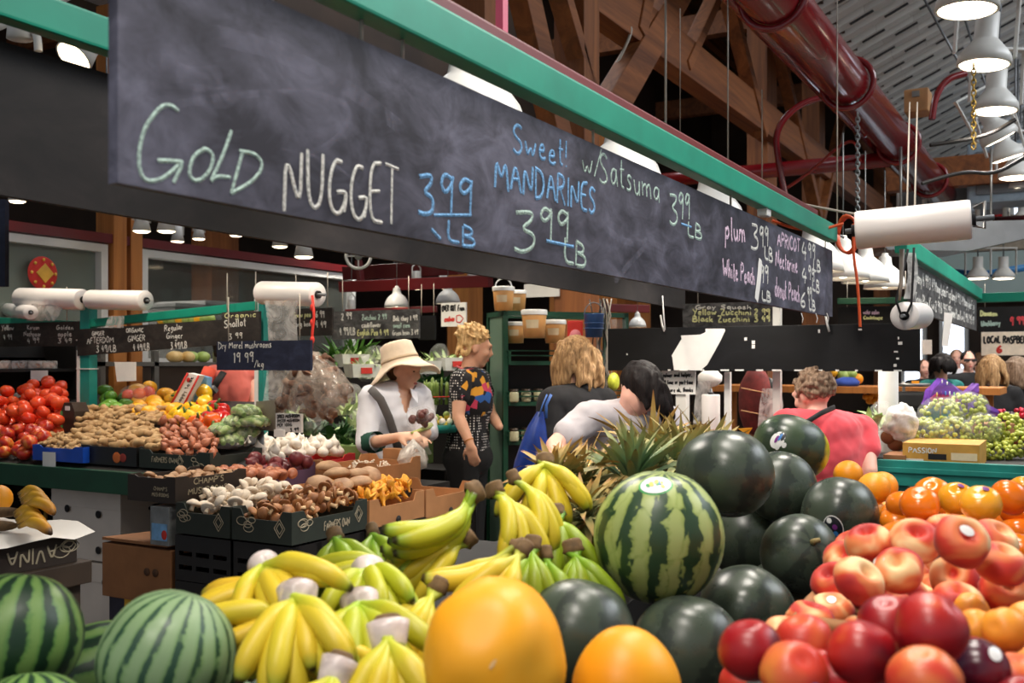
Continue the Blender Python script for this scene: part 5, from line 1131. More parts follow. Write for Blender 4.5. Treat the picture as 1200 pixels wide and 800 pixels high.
F2 = carton('mushroom_carton', 'dark printed carton of shiitake at the near corner of mushroom island', (2.99, 2.64, .76), (3.46, 2.95, .885), m_fbox, mi=m_kin)
print_text(F2, 'FARMERS OWN', (3.18, 2.639, .79), (.16, 0, 0), .035, (0, -1, 0), .005, m_print); diamond(F2, (3.40, 2.639, .83), .034, (0, -1, 0), m_print); blotch(F2, (3.08, 2.639, .82), .06, .05, (0, -1, 0), m_print, 1)
diamond(F2, (2.989, 2.70, .82), .036, (-1, 0, 0), m_print); blotch(F2, (2.989, 2.87, .82), .05, .05, (-1, 0, 0), m_print, 2)
MB().b2((2.9875, 2.765, .80), (2.989, 2.815, .83)).build('printed_patch', m_kin, F2)
F1 = carton('mushroom_carton', 'dark printed carton of white button mushrooms left of the shiitake carton', (2.99, 2.96, .76), (3.46, 3.26, .885), m_fbox, mi=m_kin)
diamond(F1, (2.989, 3.02, .82), .036, (-1, 0, 0), m_print); blotch(F1, (2.989, 3.2, .82), .05, .05, (-1, 0, 0), m_print, 3); MB().b2((2.9875, 3.08, .80), (2.989, 3.13, .83)).build('printed_patch', m_kin, F1)
B1 = carton('kraft_carton', 'kraft carton heaped with golden chanterelles', (3.475, 2.64, .755), (3.885, 3.02, .875), m_kraft, mi=m_kin)
B2 = carton('kraft_carton', 'nearly empty kraft carton at the right end of mushroom island', (3.90, 2.64, .74), (4.31, 3.02, .875), m_kraft, mi=m_kin)
for bx in (B1, B2): MB().lathe([(0, 0), (.018, 0), (.018, .002), (0, .002)], (.0, -.193, .015), rotm((0, -1, 0)), 14).build('hand_hole', m_ink, bx)
B3 = carton('kraft_carton', 'kraft carton under the big portobello mushrooms', (3.50, 3.04, .82), (3.92, 3.3, .90), m_kraft, mi=m_kin)
B4 = carton('kraft_carton', 'kraft carton with a few clusters of pale enoki', (3.98, 3.04, .84), (4.44, 3.38, .972), m_kraft, mi=m_kin, notch=.8)
tag(MB().b2((4.46, 3.1, .70), (4.52, 3.3, 1.0), .004).build('kraft_flap', m_kraft), 'upright kraft flap behind the enoki carton below the plastic bag', 'cardboard')
CB = carton('mushroom_carton', 'dark brown carton lettered CHAMPS MUSHROOMS under the shallots', (3.0, 3.275, .875), (3.41, 3.56, .985), m_champ, mi=m_kin, notch=.92)
print_text(CB, "CHAMP'S", (3.10, 3.274, .945), (.17, 0, 0), .026, (0, -1, 0), .005, m_print); print_text(CB, 'MUSHROOMS', (3.07, 3.274, .905), (.22, 0, 0), .026, (0, -1, 0), .005, m_print)
print_text(CB, "CHAMP'S", (2.999, 3.40, .925), (0, -.08, 0), .016, (-1, 0, 0), .003, m_print); print_text(CB, 'MUSHROOMS', (2.999, 3.41, .90), (0, -.1, 0), .016, (-1, 0, 0), .003, m_print)
MB().b2((2.985, 3.46, .878), (2.998, 3.56, .985)).build('kraft_end', m_kin, CB); MB().b2((2.983, 3.50, .93), (2.985, 3.53, .965)).build('printed_emblem', m_ink, CB)
OB = carton('onion_carton', 'purple-grey carton of red onions behind the mushrooms', (3.62, 3.36, .86), (4.02, 3.62, .965), M('purple_card', (92, 66, 92), .7), mi=m_kin)
GB = carton('garlic_carton', 'bright red scalloped carton heaped with garlic', (3.9, 3.48 + .16, .85), (4.66, 3.96, .945), M('red_card', (196, 36, 40), .6), mi=m_kin, notch=.75)
# supports: slatted black crates stacked to the floor
def crate(label, c, sx, sy, h, group='stacked black crates under the mushrooms'):
 t = thing('crate', label, 'crate', c, group=group); a, b_ = sx / 2, sy / 2
 for nm, lo, hi in (('long_side', (-a, -b_, 0), (a, -b_ + .015, h)), ('long_side', (-a, b_ - .015, 0), (a, b_, h)), ('short_side', (-a, -b_, 0), (-a + .015, b_, h)), ('short_side', (a - .015, -b_, 0), (a, b_, h))):
  mb = MB(); lo, hi = Vector(lo), Vector(hi); ln = 0 if hi.x - lo.x > hi.y - lo.y else 1
  for z0, z1 in ((0, .25), (.34, .55), (.64, 1)): mb.b2((lo.x, lo.y, h * z0 + .001), (hi.x, hi.y, h * z1 - .002))
  for f in (0, .31, .62, .93):
   q = lo.copy(); q[ln] = lo[ln] + (hi[ln] - lo[ln]) * f; e = hi.copy(); e[ln] = q[ln] + (hi[ln] - lo[ln]) * .07; mb.b2((q.x, q.y, .002), (e.x, e.y, h - .003))
  mb.build(nm, m_black, t)
 MB().b2((-a, -b_, 0), (a, b_, .012)).build('bottom', m_black, t)
 return t
cr0 = crate('x', (3.22, 2.795, 0), .44, .31, .187); first = True
word = ['at the floor', 'second from the floor', 'third from the floor', 'topmost']
for ci, (u, v, col) in enumerate(((3.22, 2.795, 'under the shiitake carton'), (3.68, 2.795, 'under the chanterelles'), (4.12, 2.795, 'under the nearly empty carton'), (3.22, 3.12, 'under the white mushrooms'))):
 for k in range(4):
  lab = 'black slatted crate %s, %s of its stack' % (col, word[k])
  if first: cr0['label'] = lab; first = False
  else: copy_tree(cr0, TR((u, v, k * .1885)), lab)
tt = thing('island_table', 'low dark table carrying the cartons at the back of mushroom island', 'table')
MB().b2((3.56, 3.0, .76), (4.66, 4.0, .82)).b2((3.6, 3.36, .82), (4.66, 4.0, .85)).build('tabletop', m_stall, tt)
for u in (3.6, 4.62):
 for v in (3.32, 3.92): MB().b2((u - .03, v - .03, 0), (u + .03, v + .03, .74)).build('leg', m_stall, tt)
# ------------------------------------------------------------------ mushrooms, garlic, onions
def two(a, b): return [a, b]
def mush_mesh(r, cap_m, stem_m, flat=.65, stem=1.0, seed=0):
 o = Vector((seed * 3, 0, 2)); mb = MB()
 mb.ball((0, 0, 0), (r, r, r * flat), None, 14, 9, lambda p: Vector((p.x, p.y, p.z if p.z > 0 else p.z * .25)) * (1 + .14 * noise.noise(p * 1.5 + o)))
 mb.mi = 1; mb.tube([(0, 0, -.05 * r), (.08 * r, 0, -r * .5 * stem), (.1 * r, 0, -r * 1.0 * stem)], [r * .34, r * .3, r * .36], 8)
 return mb.mesh('mushroom', [cap_m, stem_m])
m_wcap = M('button_cap', (232, 218, 200), .6, var=.08, scale=40); m_wstem = M('button_stem', (222, 204, 180), .7)
m_bcap = patchy('shiitake_cap', [(.3, (112, 66, 34)), (.6, (160, 106, 62)), (.8, (196, 150, 104))], 22, 3, .5); m_bstem = M('shiitake_stem', (206, 172, 130), .7, var=.15)
m_pcap = patchy('portobello_cap', [(.3, (140, 100, 68)), (.7, (192, 154, 116))], 14, 3, .55)
m_chan = patchy('chanterelle', [(.3, (196, 118, 20)), (.6, (234, 164, 40)), (.8, (240, 190, 90))], 30, 2, .55)
m_garl = patchy('garlic_skin', [(.3, (214, 200, 184)), (.6, (242, 234, 222)), (.8, (222, 196, 190))], 30, 3, .55)
m_onion = patchy('red_onion_skin', [(.3, (80, 26, 34)), (.6, (124, 48, 52)), (.8, (150, 84, 74))], 26, 3, .35)
WM_ = [mush_mesh(.028, m_wcap, m_wstem, .75, .9, k) for k in range(3)]; SM_ = [mush_mesh(.025, m_bcap, m_bstem, .55, 1.1, k) for k in range(4)]
def flat(z): return lambda x, y: z
def pile(name, label, cat, grp, meshes, u0, u1, v0, v1, fl, n, r, seed, lean=.9, cap=None, tries=10, sc=(.85, 1.15), color=None):
 R = random.Random(seed)
 for p in heap(lambda: (R.uniform(u0, u1), R.uniform(v0, v1)), fl, n, r, R, tries, .9, cap):
  o = inst(name, meshes[R.randrange(len(meshes))], None, TR(p, euler(R.uniform(-lean, lean), R.uniform(-lean, lean), R.uniform(0, 6.28)), R.uniform(*sc)))
  if color: o.color = color(R)
  tag(o, label, cat, grp)
pile('button_mushroom', 'white button mushroom heaped in the carton left of the shiitake', 'mushroom', 'white button mushrooms', WM_, 3.02, 3.43, 2.99, 3.23, lambda x, y: .835 + .1 * (x - 3.0), 52, .025, 1, 1.2)
pile('shiitake_mushroom', 'brown shiitake mushroom heaped in the corner carton', 'mushroom', 'shiitake mushrooms', SM_, 3.02, 3.43, 2.67, 2.92, lambda x, y: .825 + .12 * (x - 3.0), 84, .0215, 2, 1.6)
def chan_mesh(s, seed):
 R = random.Random(seed); mb = MB(); n = 12
 prof = [(.006, -.03), (.007, -.01), (.012, .008), (.026, .022), (.021, .024), (.008, .016), (0, .012)]
 mb.lathe(prof, seg=n)
 for v in mb.bm.verts:
  a = math.atan2(v.co.y, v.co.x); r = math.hypot(v.co.x, v.co.y); v.co.z += r * .45 * math.sin(3 * a + seed); v.co.x *= 1 + .25 * math.sin(2 * a + seed); v.co.z *= s
 return mb.mesh('mushroom', m_chan)
CH = [chan_mesh(1 + .1 * k, k) for k in range(4)]
pile('chanterelle', 'golden chanterelle heaped in the kraft carton', 'mushroom', 'chanterelles', CH, 3.51, 3.85, 2.68, 2.98, lambda x, y: .825 + .08 * (x - 3.5), 74, .022, 3, .9)
R = random.Random(8)
PB = MB().ball((0, 0, 0), (.062, .055, .034), None, 24, 14, lambda p: Vector((p.x, p.y, p.z if p.z > 0 else p.z * .55)) * (1 + .06 * noise.noise(p * 2))).mesh('cap', m_pcap)
PS = MB().tube([(0, 0, -.01), (0, 0, -.04)], [.016, .018], 10).mesh('stem', m_wstem)
for px, py, d, rx, lab in ((417, 557, 4.62, .2, 'topmost portobello on the right of the pile'), (395, 556, 4.55, -.2, 'upper left portobello of the pile'), (376, 568, 4.4, .5, 'leftmost portobello leaning on the shiitake'), (400, 570, 4.4, .3, 'front portobello in the middle'), (421, 566, 4.5, -.1, 'right front portobello above the chanterelles'), (432, 558, 4.7, .6, 'portobello behind at the right'), (385, 548, 4.75, 0, 'portobello at the back of the pile')):
 t = thing('portobello_mushroom', lab, 'mushroom', group='portobello mushrooms', mtx=TR(at(px, py, d), euler(rx, .5 * rx, px))); inst('cap', PB, t); inst('stem', PS, t)
for k in range(6):
 u, v = 4.14 + .06 * (k % 3) + R.uniform(-.02, .02), 3.14 + .1 * (k // 3); mb = MB()
 for q in range(12):
  a = Vector((u + R.uniform(-.02, .02), v + R.uniform(-.02, .02), .87)); e = a + Vector((R.uniform(-.03, .03), R.uniform(-.03, .03), R.uniform(.05, .085))); mb.cyl(a, e, .003, seg=6); mb.ball(e, (.006, .006, .005), None, 8, 5)
 tag(mb.build('enoki_cluster', m_wcap), 'cluster of pale thin enoki in the kraft carton', 'mushroom', 'enoki clusters')
GM = [MB().ball((0, 0, 0), 1, None, 18, 12, lambda p: Vector((p.x, p.y, p.z * .8 + (.75 * math.exp(-(math.hypot(p.x, p.y) / .22) ** 2) if p.z > 0 else 0))) * (1 + .06 * math.cos(9 * math.atan2(p.y, p.x) + k))).xf(TR((0, 0, 0), None, .031)).mesh('bulb', m_garl) for k in range(2)]
pile('garlic_bulb', 'white garlic bulb heaped in the red carton', 'garlic', 'garlic bulbs', GM, 3.94, 4.61, 3.68, 3.92, lambda x, y: .91 + .10 * (y - 3.68) + .03 * math.sin((x - 3.9) * 4), 66, .031, 4, .5)
ONM = [MB().ball((0, 0, 0), 1, None, 16, 12, lambda p: Vector((p.x, p.y, p.z * .9 + (.5 * math.exp(-(math.hypot(p.x, p.y) / .18) ** 2) if p.z > 0 else 0)))).xf(TR((0, 0, 0), None, .036)).mesh('bulb', m_onion)]
pile('red_onion', 'dark red onion in the purple-grey carton', 'onion', 'red onions', ONM, 3.66, 3.98, 3.39, 3.59, flat(.90), 18, .034, 5, 1.5)
CPM = [mush_mesh(.026, m_pcap, m_wstem, .7, .8, k + 9) for k in range(2)]
pile('brown_mushroom', 'brown mushroom in the carton lettered CHAMPS', 'mushroom', 'brown mushrooms in the lettered carton', CPM, 3.03, 3.42, 3.30, 3.53, flat(.935), 30, .025, 6, 1.0)
# ------------------------------------------------------------------ left-hand produce table
lt = thing('produce_table', 'long dark green produce table on the left with tomatoes, ginger and peppers', 'table')
mb = MB(); A = [mb.bm.verts.new(p) for p in ((3.45, 3.3, .92), (4.75, 4.42, 1.22), (4.75, 6.1, 1.22), (3.45, 6.1, .92))]; Bq = [mb.bm.verts.new((v.co.x, v.co.y, v.co.z - .06)) for v in A]
mb._f(A, False); mb._f(Bq[::-1], False)
for k in range(4): mb._f([A[k], Bq[k], Bq[(k + 1) % 4], A[(k + 1) % 4]], False)
mb.build('sloped_top', m_stall, lt)
MB().b2((3.42, 3.58, .815), (3.46, 6.1, .925), .004).build('front_rail', m_dkgreen, lt)
for u, v in ((3.5, 3.64), (3.5, 6.0), (4.65, 4.6), (4.65, 6.0)): MB().b2((u - .04, v - .04, 0), (u + .04, v + .04, .86 if u < 4 else 1.1)).build('leg', m_dkgreen, lt)
def slope(x, y): return .925 + .231 * (x - 3.45)
def rpile(name, label, cat, grp, meshes, u0, u1, k0, k1, n, r, seed, lean=.6, lift=0.0, tries=10, rise=0, sc=(.88, 1.1), color=None):
 """pile on the sloped table between two sight-line ratios v/u"""
 R = random.Random(seed)
 def cand():
  u = R.uniform(u0, u1); return u, min(u * R.uniform(k0, k1), 6.05 - R.random() * .1)
 for p in heap(cand, lambda x, y: slope(x, y) + lift + rise * (x - u0), n, r, R, tries, .9):
  o = inst(name, meshes[R.randrange(len(meshes))], None, TR(p, euler(R.uniform(-lean, lean), R.uniform(-lean, lean), R.uniform(0, 6.28)), R.uniform(*sc)))
  if color: o.color = color(R)
  tag(o, label, cat, grp)
def rat(px): k = (px - 600) / FPX; return (.4894 - .8721 * k) / (.8721 + .4894 * k)
m_tomr = patchy('red_tomato_skin', [(.3, (224, 58, 30)), (.7, (238, 96, 50))], 8, 2, .2, .3)
m_appl = patchy('red_yellow_apple', [(.32, (150, 24, 28)), (.52, (200, 56, 36)), (.70, (232, 150, 60))], 18, 2, .3, .6)
TMR = [round_mesh('flesh', .042, m_tomr, .02, .16, k, (1, 1, .85), .04) for k in range(2)]; APM = [round_mesh('flesh', .040, m_appl, .0, .2, k, (1, 1, .92), .03) for k in range(2)]
rpile('tomato', 'red tomato heaped at the back left of the produce table', 'tomato', 'red tomatoes on the left table', TMR, 3.84, 4.5, rat(76), rat(-14), 95, .042, 21, .6, .0, 10, .06)
rpile('apple', 'red and yellow apple at the front left of the produce table', 'apple', 'apples on the left table', APM, 3.50, 3.80, rat(56), rat(-14), 34, .04, 22)
R = random.Random(31)
def knob_mesh(L, r, seed, m, branch=2):
 R = random.Random(seed); mb = MB(); n = 9
 pts = [Vector((L * (i / (n - 1) - .5), .12 * L * math.sin(i * 1.1 + seed), .05 * L * math.sin(i * 1.7))) for i in range(n)]
 mb.tube(pts, [r * (.45 if i in (0, n - 1) else R.uniform(.8, 1.15)) for i in range(n)], 9)
 for k in range(branch):
  p = pts[2 + 2 * k]; d = Vector((R.uniform(-.4, .4), R.choice((-1, 1)), R.uniform(-.2, .5))).normalized(); mb.tube([p, p + d * r * 1.3, p + d * r * 2.3], [r * .75, r * .7, r * .35], 8)
 return mb.mesh('root', m)
m_ging = patchy('ginger_skin', [(.3, (152, 114, 72)), (.6, (190, 154, 106)), (.8, (212, 182, 140))], 24, 4, .7)
GIM = [knob_mesh(.14, .019, k, m_ging, 2) for k in range(4)]; GAM = [knob_mesh(.07, .014, k + 9, m_ging, 3) for k in range(3)]
def box_on(name, label, u0, u1, k0, k1, z0, z1, m, mi=None, notch=.8, cat='carton', nch=.08): return carton(name, label, (u0, u0 * k0, z0), (u1, u0 * k1, z1), m, cat, notch, None, mi, nch)
m_bluec = M('blue_crate_plastic', (20, 74, 180), .4)
bc = box_on('blue_tray', 'blue plastic tray of small galangal with a paper sign', 3.46, 3.75, rat(97), rat(38), .95, 1.03, m_bluec, None, .85, 'tray')
c = on_u(58, 543, 3.44); s = MB(); s.sheet([[c + Vector((-.004 - .01 * math.sin(3 * a), b_, z)) for a, b_ in enumerate((.05, .0, -.05))] for z in (.06, 0, -.055)]); tag(s.build('paper_sign', m_paper), 'crumpled blank white paper sign clipped to the blue tray', 'sign')
rpile('galangal_root', 'small knobbly galangal root in the blue tray', 'ginger', 'galangal in the blue tray', GAM, 3.50, 3.72, rat(91), rat(45), 34, .023, 23, .3, .05)
gb_ = box_on('ginger_box', 'black fruit box with an orange peach printed on it, full of ginger', 3.5, 3.92, rat(160), rat(95), .945, 1.04, m_black, m_kin, .95, 'box')
for k, (dy, s) in enumerate(((.0, .03), (-.045, .024))):
 c = Vector((3.498, 3.5 * rat(137) + dy, .985)) - gb_.location; MB().ball(c, (.002, s, s * .9), None, 16, 10).build('printed_peach', M('print_orange_%d' % k, (214, 110, 50), .6) if k == 0 else M('print_red', (150, 50, 40), .6), gb_)
rpile('ginger_root', 'thick tan ginger root heaped on the black printed box', 'ginger', 'ginger roots', GIM, 3.54, 4.15, rat(188), rat(98), 56, .029, 24, .2, .06, 8, .03)
sb_ = box_on('shallot_box', 'dark green printed box full of shallots', 3.5, 3.85, rat(246), rat(163), .945, 1.035, m_fbox, m_kin, .8, 'box')
print_text(sb_, 'FARMERS OWN', (3.499, 3.5 * rat(178), .975), (0, -.17, 0), .026, (-1, 0, 0), .004, m_print); diamond(sb_, (3.499, 3.5 * rat(211), .985), .03, (-1, 0, 0), m_print); blotch(sb_, (3.499, 3.5 * rat(230), .98), .05, .04, (-1, 0, 0), m_print, 8)
m_shal = patchy('shallot_skin', [(.3, (150, 86, 60)), (.6, (196, 124, 92)), (.8, (216, 158, 124))], 26, 3, .4)
SHM = [MB().ball((0, 0, 0), 1, None, 14, 10, lambda p: Vector((p.x * .8, p.y * .8, p.z * 1.0 + .5 * p.z * math.exp(-(math.hypot(p.x, p.y) / .25) ** 2)))).xf(TR((0, 0, 0), None, .024)).mesh('bulb', m_shal)]
rpile('shallot', 'pinkish brown shallot heaped in the dark green box', 'shallot', 'shallots', SHM, 3.53, 3.98, rat(254), rat(190), 90, .0245, 25, 1.5, .055, 8, .03)
pile('shallot', 'shallot spilling beside the lettered mushroom carton', 'shallot', 'shallots beside the lettered carton', SHM, 3.5, 3.66, 3.2, 3.6, flat(.925), 26, .021, 26, 1.5, None, 10, (1.1, 1.5))
# back of the table: mangoes, peppers, a bagged fruit
m_gman = patchy('green_mango_skin', [(.3, (60, 110, 30)), (.7, (110, 160, 50))], 8, 2, .3); m_yman = patchy('yellow_mango_skin', [(.3, (236, 160, 24)), (.7, (246, 190, 50))], 8, 2, .3)
m_yel = patchy('yellow_pepper_skin', [(.3, (246, 186, 10)), (.7, (252, 206, 40))], 8, 2, .15); m_redp = patchy('red_pepper_skin', [(.3, (176, 18, 14)), (.7, (214, 40, 24))], 8, 2, .15); m_orp = patchy('orange_pepper_skin', [(.3, (226, 80, 16)), (.7, (240, 110, 24))], 8, 2, .15)
m_pst = M('pepper_stem', (70, 104, 40), .6)
MGM = lambda m: [MB().ball((0, 0, 0), (.055, .042, .04), None, 18, 12, lambda p: p * (1 + .08 * p.x)).mesh('flesh', m)]
rpile('green_mango', 'green mango behind the ginger on the left table', 'mango', 'green mangoes', MGM(m_gman), 4.2, 4.5, rat(152), rat(117), 9, .044, 27, .3, .03)
rpile('yellow_mango', 'yellow-orange mango in the middle back of the left table', 'mango', 'yellow mangoes', MGM(m_yman), 4.05, 4.6, rat(212), rat(156), 26, .044, 28, .4, .03)
def pepper(m):
 return [MB().ball((0, 0, 0), (.042, .042, .05), None, 24, 14, lambda p: Vector((p.x, p.y, p.z - (.25 * math.exp(-(math.hypot(p.x, p.y) / .3) ** 2) if p.z > 0 else 0))) * (1 + .09 * math.cos(4 * math.atan2(p.y, p.x)) * (1 - abs(p.z) * .5))).mesh('flesh', m), MB().tube([(0, 0, .036), (.004, 0, .055), (.012, 0, .07)], [.012, .007, .006], 8).mesh('stem', m_pst)]
PPM = {'yellow': pepper(m_yel), 'red': pepper(m_redp), 'orange': pepper(m_orp)}
def peps(col, u0, u1, ka, kb, n, seed, lift):
 R = random.Random(seed)
 def cand(): u = R.uniform(u0, u1); return u, u * R.uniform(ka, kb)
 for p in heap(cand, lambda x, y: slope(x, y) + lift, n, .043, R):
  t = thing('bell_pepper', '%s bell pepper on the left table behind the shallots' % col, 'pepper', group='%s bell peppers' % col, mtx=TR(p, euler(R.uniform(-1.4, 1.4), R.uniform(-1, 1), R.uniform(0, 6)))); inst('flesh', PPM[col][0], t); inst('stem', PPM[col][1], t)
peps('yellow', 4.0, 4.5, rat(241), rat(206), 17, 1, .05); peps('red', 3.95, 4.25, rat(262), rat(236), 6, 2, .06); peps('orange', 3.85, 4.05, rat(252), rat(228), 6, 3, .03)
c = Vector((4.45, 4.45 * rat(162), slope(4.45, 0) + .1))
t = thing('fruit_bag', 'net bag of orange fruit at the back of left table', 'bag', c)
for k in range(5): MB().ball((.05 * math.cos(k * 1.3), .075 * math.sin(k * 1.3), .01 * k - .02), .04, None, 16, 10).build('fruit', m_orp if k % 2 else m_tomr, t)
MB().ball((0, 0, 0), (.1, .13, .075), None, 20, 12, lambda p: p * (1 + .08 * noise.noise(p * 4))).build('film', m_film, t)
c = Vector((3.95, 3.95 * rat(88), slope(3.95, 0) + .02))
t = thing('handled_carton', 'small dark carton with a handle and green stripe standing among the tomatoes and ginger', 'carton', c)
MB().prism([(-.06, 0), (.06, 0), (.06, .12), (.03, .17), (-.03, .17), (-.06, .12)], -.05, .05, lambda a, b_, k: Vector((k, a, b_))).build('body', M('dark_brown_card', (60, 44, 32), .6), t)
MB().b2((-.052, .045, .0), (-.05, .062, .12)).build('green_stripe', m_sgreen, t); MB().b2((-.053, -.02, .125), (-.05, .02, .15)).build('handle_slot', m_paper, t)
# boxes under the left table and in the aisle
def wbox(label, lo, hi, holes, group='white cartons under the produce table'):
 t = thing('white_carton', label, 'carton', lo, group=group); d = Vector(hi) - Vector(lo)
 MB().b2((0, 0, 0), (d.x, d.y, d.z - .03), .006).build('body', m_wbox, t); MB().b2((-.006, -.006, d.z - .1), (d.x + .006, d.y + .006, d.z), .006).build('lid', m_wbox, t)
 for (f, a, b_) in holes:
  if f == 'u': MB().lathe([(0, 0), (.02, 0), (.02, .002), (0, .002)], (-.008, a * d.y, b_ * d.z), rotm((-1, 0, 0)), 16).build('round_hole', m_ink, t)
  else: MB().ball((a * d.x, -.008, b_ * d.z), (.065, .003, .02), None, 16, 8).build('hand_hole', m_ink, t)
 return t
wbox('upper white carton with round holes under the green table rail', (3.58, 4.30, .43), (4.05, 4.83, .80), (('u', .76, .7), ('u', .30, .66), ('u', .30, .16), ('v', .5, .72)))
wbox('lower white carton with round holes, standing on the floor', (3.58, 4.28, 0), (4.05, 4.80, .42), (('u', .25, .78), ('u', .75, .3)))
bx = thing('brown_carton', 'brown carton with printed circles in the aisle under the white cartons', 'carton', (3.0, 3.3, .45))
MB().b2((0, 0, 0), (.42, .42, .23), .005).build('body', m_kraftd, bx); MB().box((.2, .22, .238), (.4, .40, .012), Matrix.Rotation(.05, 3, 'Y')).build('flap', m_kraftd, bx); MB().box((.12, .12, .247), (.1, .16, .003)).build('packing_tape', m_wbox, bx)
for a in (.14, .09): MB().lathe([(0, 0), (.017, 0), (.017, .002), (0, .002)], (-.001, a, .13), rotm((-1, 0, 0)), 14).build('printed_circle', M('brown_ink', (84, 56, 36), .8) if a > .1 else bpy.data.materials['brown_ink'], bx)
yb = thing('fruit_carton', 'yellow and dark printed carton on the floor under the brown carton', 'carton', (3.02, 3.32, 0))
MB().b2((0, 0, 0), (.4, .38, .45), .005).build('body', M('dark_print_card', (44, 42, 60), .7, var=.4, scale=8), yb); MB().b2((-.003, .14, .18), (0, .28, .445)).build('yellow_panel', M('yellow_card', (214, 164, 40), .7), yb)
for k in range(7): MB().b2((-.004, .02 + .015 * k, .2), (0, .027 + .015 * k, .44)).build('printed_bar', m_wbox, yb)
ib = thing('printed_box', 'small grey box with a blue picture standing on the brown carton', 'box', (2.99, 3.08 + .22, .70))
MB().b2((0, 0, 0), (.12, .11, .16), .003).build('body', M('grey_print_card', (120, 124, 126), .5, var=.3, scale=12), ib); MB().b2((-.002, .01, .02), (0, .10, .09)).build('blue_picture', M('print_blue', (110, 160, 206), .5, var=.3, scale=20), ib); MB().ball((-.003, .025, .045), (.003, .016, .02), None, 12, 8).build('red_spot', m_redink, ib)
bgp = on_u(52, 598, 3.9); t = thing('pole_bundle', 'bundle of bamboo canes behind the white carton', 'canes', (bgp.x, bgp.y, 0))
for k in range(8): MB().cyl((0, k * .03 - .1, 0), (.02 * (k % 3), k * .028 - .1, bgp.z + .06 - .01 * (k % 3)), .009, seg=6).build('cane', M('bamboo', (150, 116, 50), .6) if k == 0 else bpy.data.materials['bamboo'], t)
# banana table at far left
at_ = thing('banana_table', 'dark wooden side table at the left edge', 'table', (1.2, 2.75, 0))
MB().b2((0, 0, .76), (.98, 1.0, .83), .004).build('tabletop', M('dark_brown_wood', (52, 40, 30), .6), at_)
for u, v in ((.03, .03), (.9, .03), (.03, .9), (.9, .9)): MB().b2((u, v, 0), (u + .06, v + .06, .76)).build('leg', bpy.data.materials['dark_brown_wood'], at_)
ab = thing('avocado_carton', 'dark carton with upside-down AVINA lettering on the side table', 'carton', (1.45, 2.77, .83))
MB().b2((0, 0, 0), (.69, .6, .085), .003).build('body', m_champ, ab)
mb = MB(); write(mb, 'AVINA', (.615, -.001, .066), (-.165, 0, 0), (0, 0, -.048), (0, -1, 0), .007, .01, 3); mb.build('printed_lettering', m_print, ab); blotch(ab, (2.10, 2.769, .872), .03, .05, (0, -1, 0), m_print, 5)
tp = MB(); R = random.Random(2)
tp.sheet([[Vector((1.42 + .76 * i / 10, 2.735 + .66 * j / 8, .938 + .012 * math.sin(i * 1.9 + j) * (1 if i > 7 else .3) - (.018 if j == 0 else 0))) for j in range(9)] for i in range(11)]); tag(tp.build('lining_paper', m_paper), 'white wavy lining paper on top of the upside-down carton', 'paper')
m_ban2 = mapcol('ripe_banana_peel', [(0, (84, 62, 34)), (.15, (196, 150, 44)), (.5, (218, 168, 44)), (.9, (190, 130, 40)), (1, (60, 40, 24))], .5, .3)
RB = [banana_mesh(.16, .017, 1.0), banana_mesh(.15, .016, 1.3)]
for me in RB: me.materials[0] = m_ban2
for k, (px, py, d, lab, n_) in enumerate(((4, 600, 3.22, 'spotty ripe banana bunch lying on the white lining paper', 6), (-2, 616, 3.12, 'front row of spotty ripe bananas on white lining paper', 5))):
 c = at(px, py, d); t = thing('ripe_banana_bunch', lab, 'bananas', c, group='ripe bananas on the side table')
 for i in range(n_):
  X = (RGT * (.62 + .04 * i) - FWD * .45 - UPV * .10).normalized(); Y = UPV.cross(X).normalized(); Z = X.cross(Y)
  inst('banana', RB[i % 2], t, TR(RGT * (.02 + .018 * i) - FWD * (.030 * (i - 2)) + UPV * (.03 - .006 * i + (.02 if k == 0 else 0)), Matrix((X, Y, Z)).transposed(), 1.0), color=(1, .97, .8, 1))
 MB().ball((0, 0, 0), (.06, .03, .016), Matrix.Rotation(YAW - PI / 2, 3, 'Z'), 12, 8).build('crown', m_crown, t)
tag(MB().ball(at(-2, 584, 3.35), .045, None, 18, 12).build('orange', m_oran), 'single orange fruit behind the ripe bananas at left edge', 'orange')
# ================================================================== rails, boards and bag rolls over the left table
UL = 4.3
def pu(x, y, u=UL): return on_u(x, y, u)
a, b_ = pu(98, 380), pu(305, 358)
rail('hanging_rail', 'green rail over the left table between the post and the film roll', a, b_, .055, .05, m_green)
rail('hanging_rail', 'green rail over tomatoes at the left edge', pu(-40, 374), pu(96, 381), .05, .05, m_green)
p = pu(103, 345); q = pu(103, 500)
t = thing('rail_post', 'green rail post with a white strip standing behind the ginger', 'post', (p.x, p.y, 0))
MB().b2((-.03, -.05, 1.0), (.03, .035, p.z)).build('post', m_teal, t); MB().b2((-.034, .037, 1.0), (.03, .062, p.z - .35)).build('white_strip', m_white, t)
for z in (1.18, 1.42, 1.6): MB().b2((-.036, -.055, z), (.036, .066, z + .006)).build('tie', m_paper, t)
p = pu(306, 350); t = thing('rail_post', 'green and white rail post under the film roll with long tail', 'post', (p.x, p.y, 0))
MB().b2((-.02, -.035, .9), (.02, .0, p.z)).build('post', m_teal, t); MB().b2((-.022, .002, .9), (.02, .03, p.z)).build('white_strip', m_white, t)
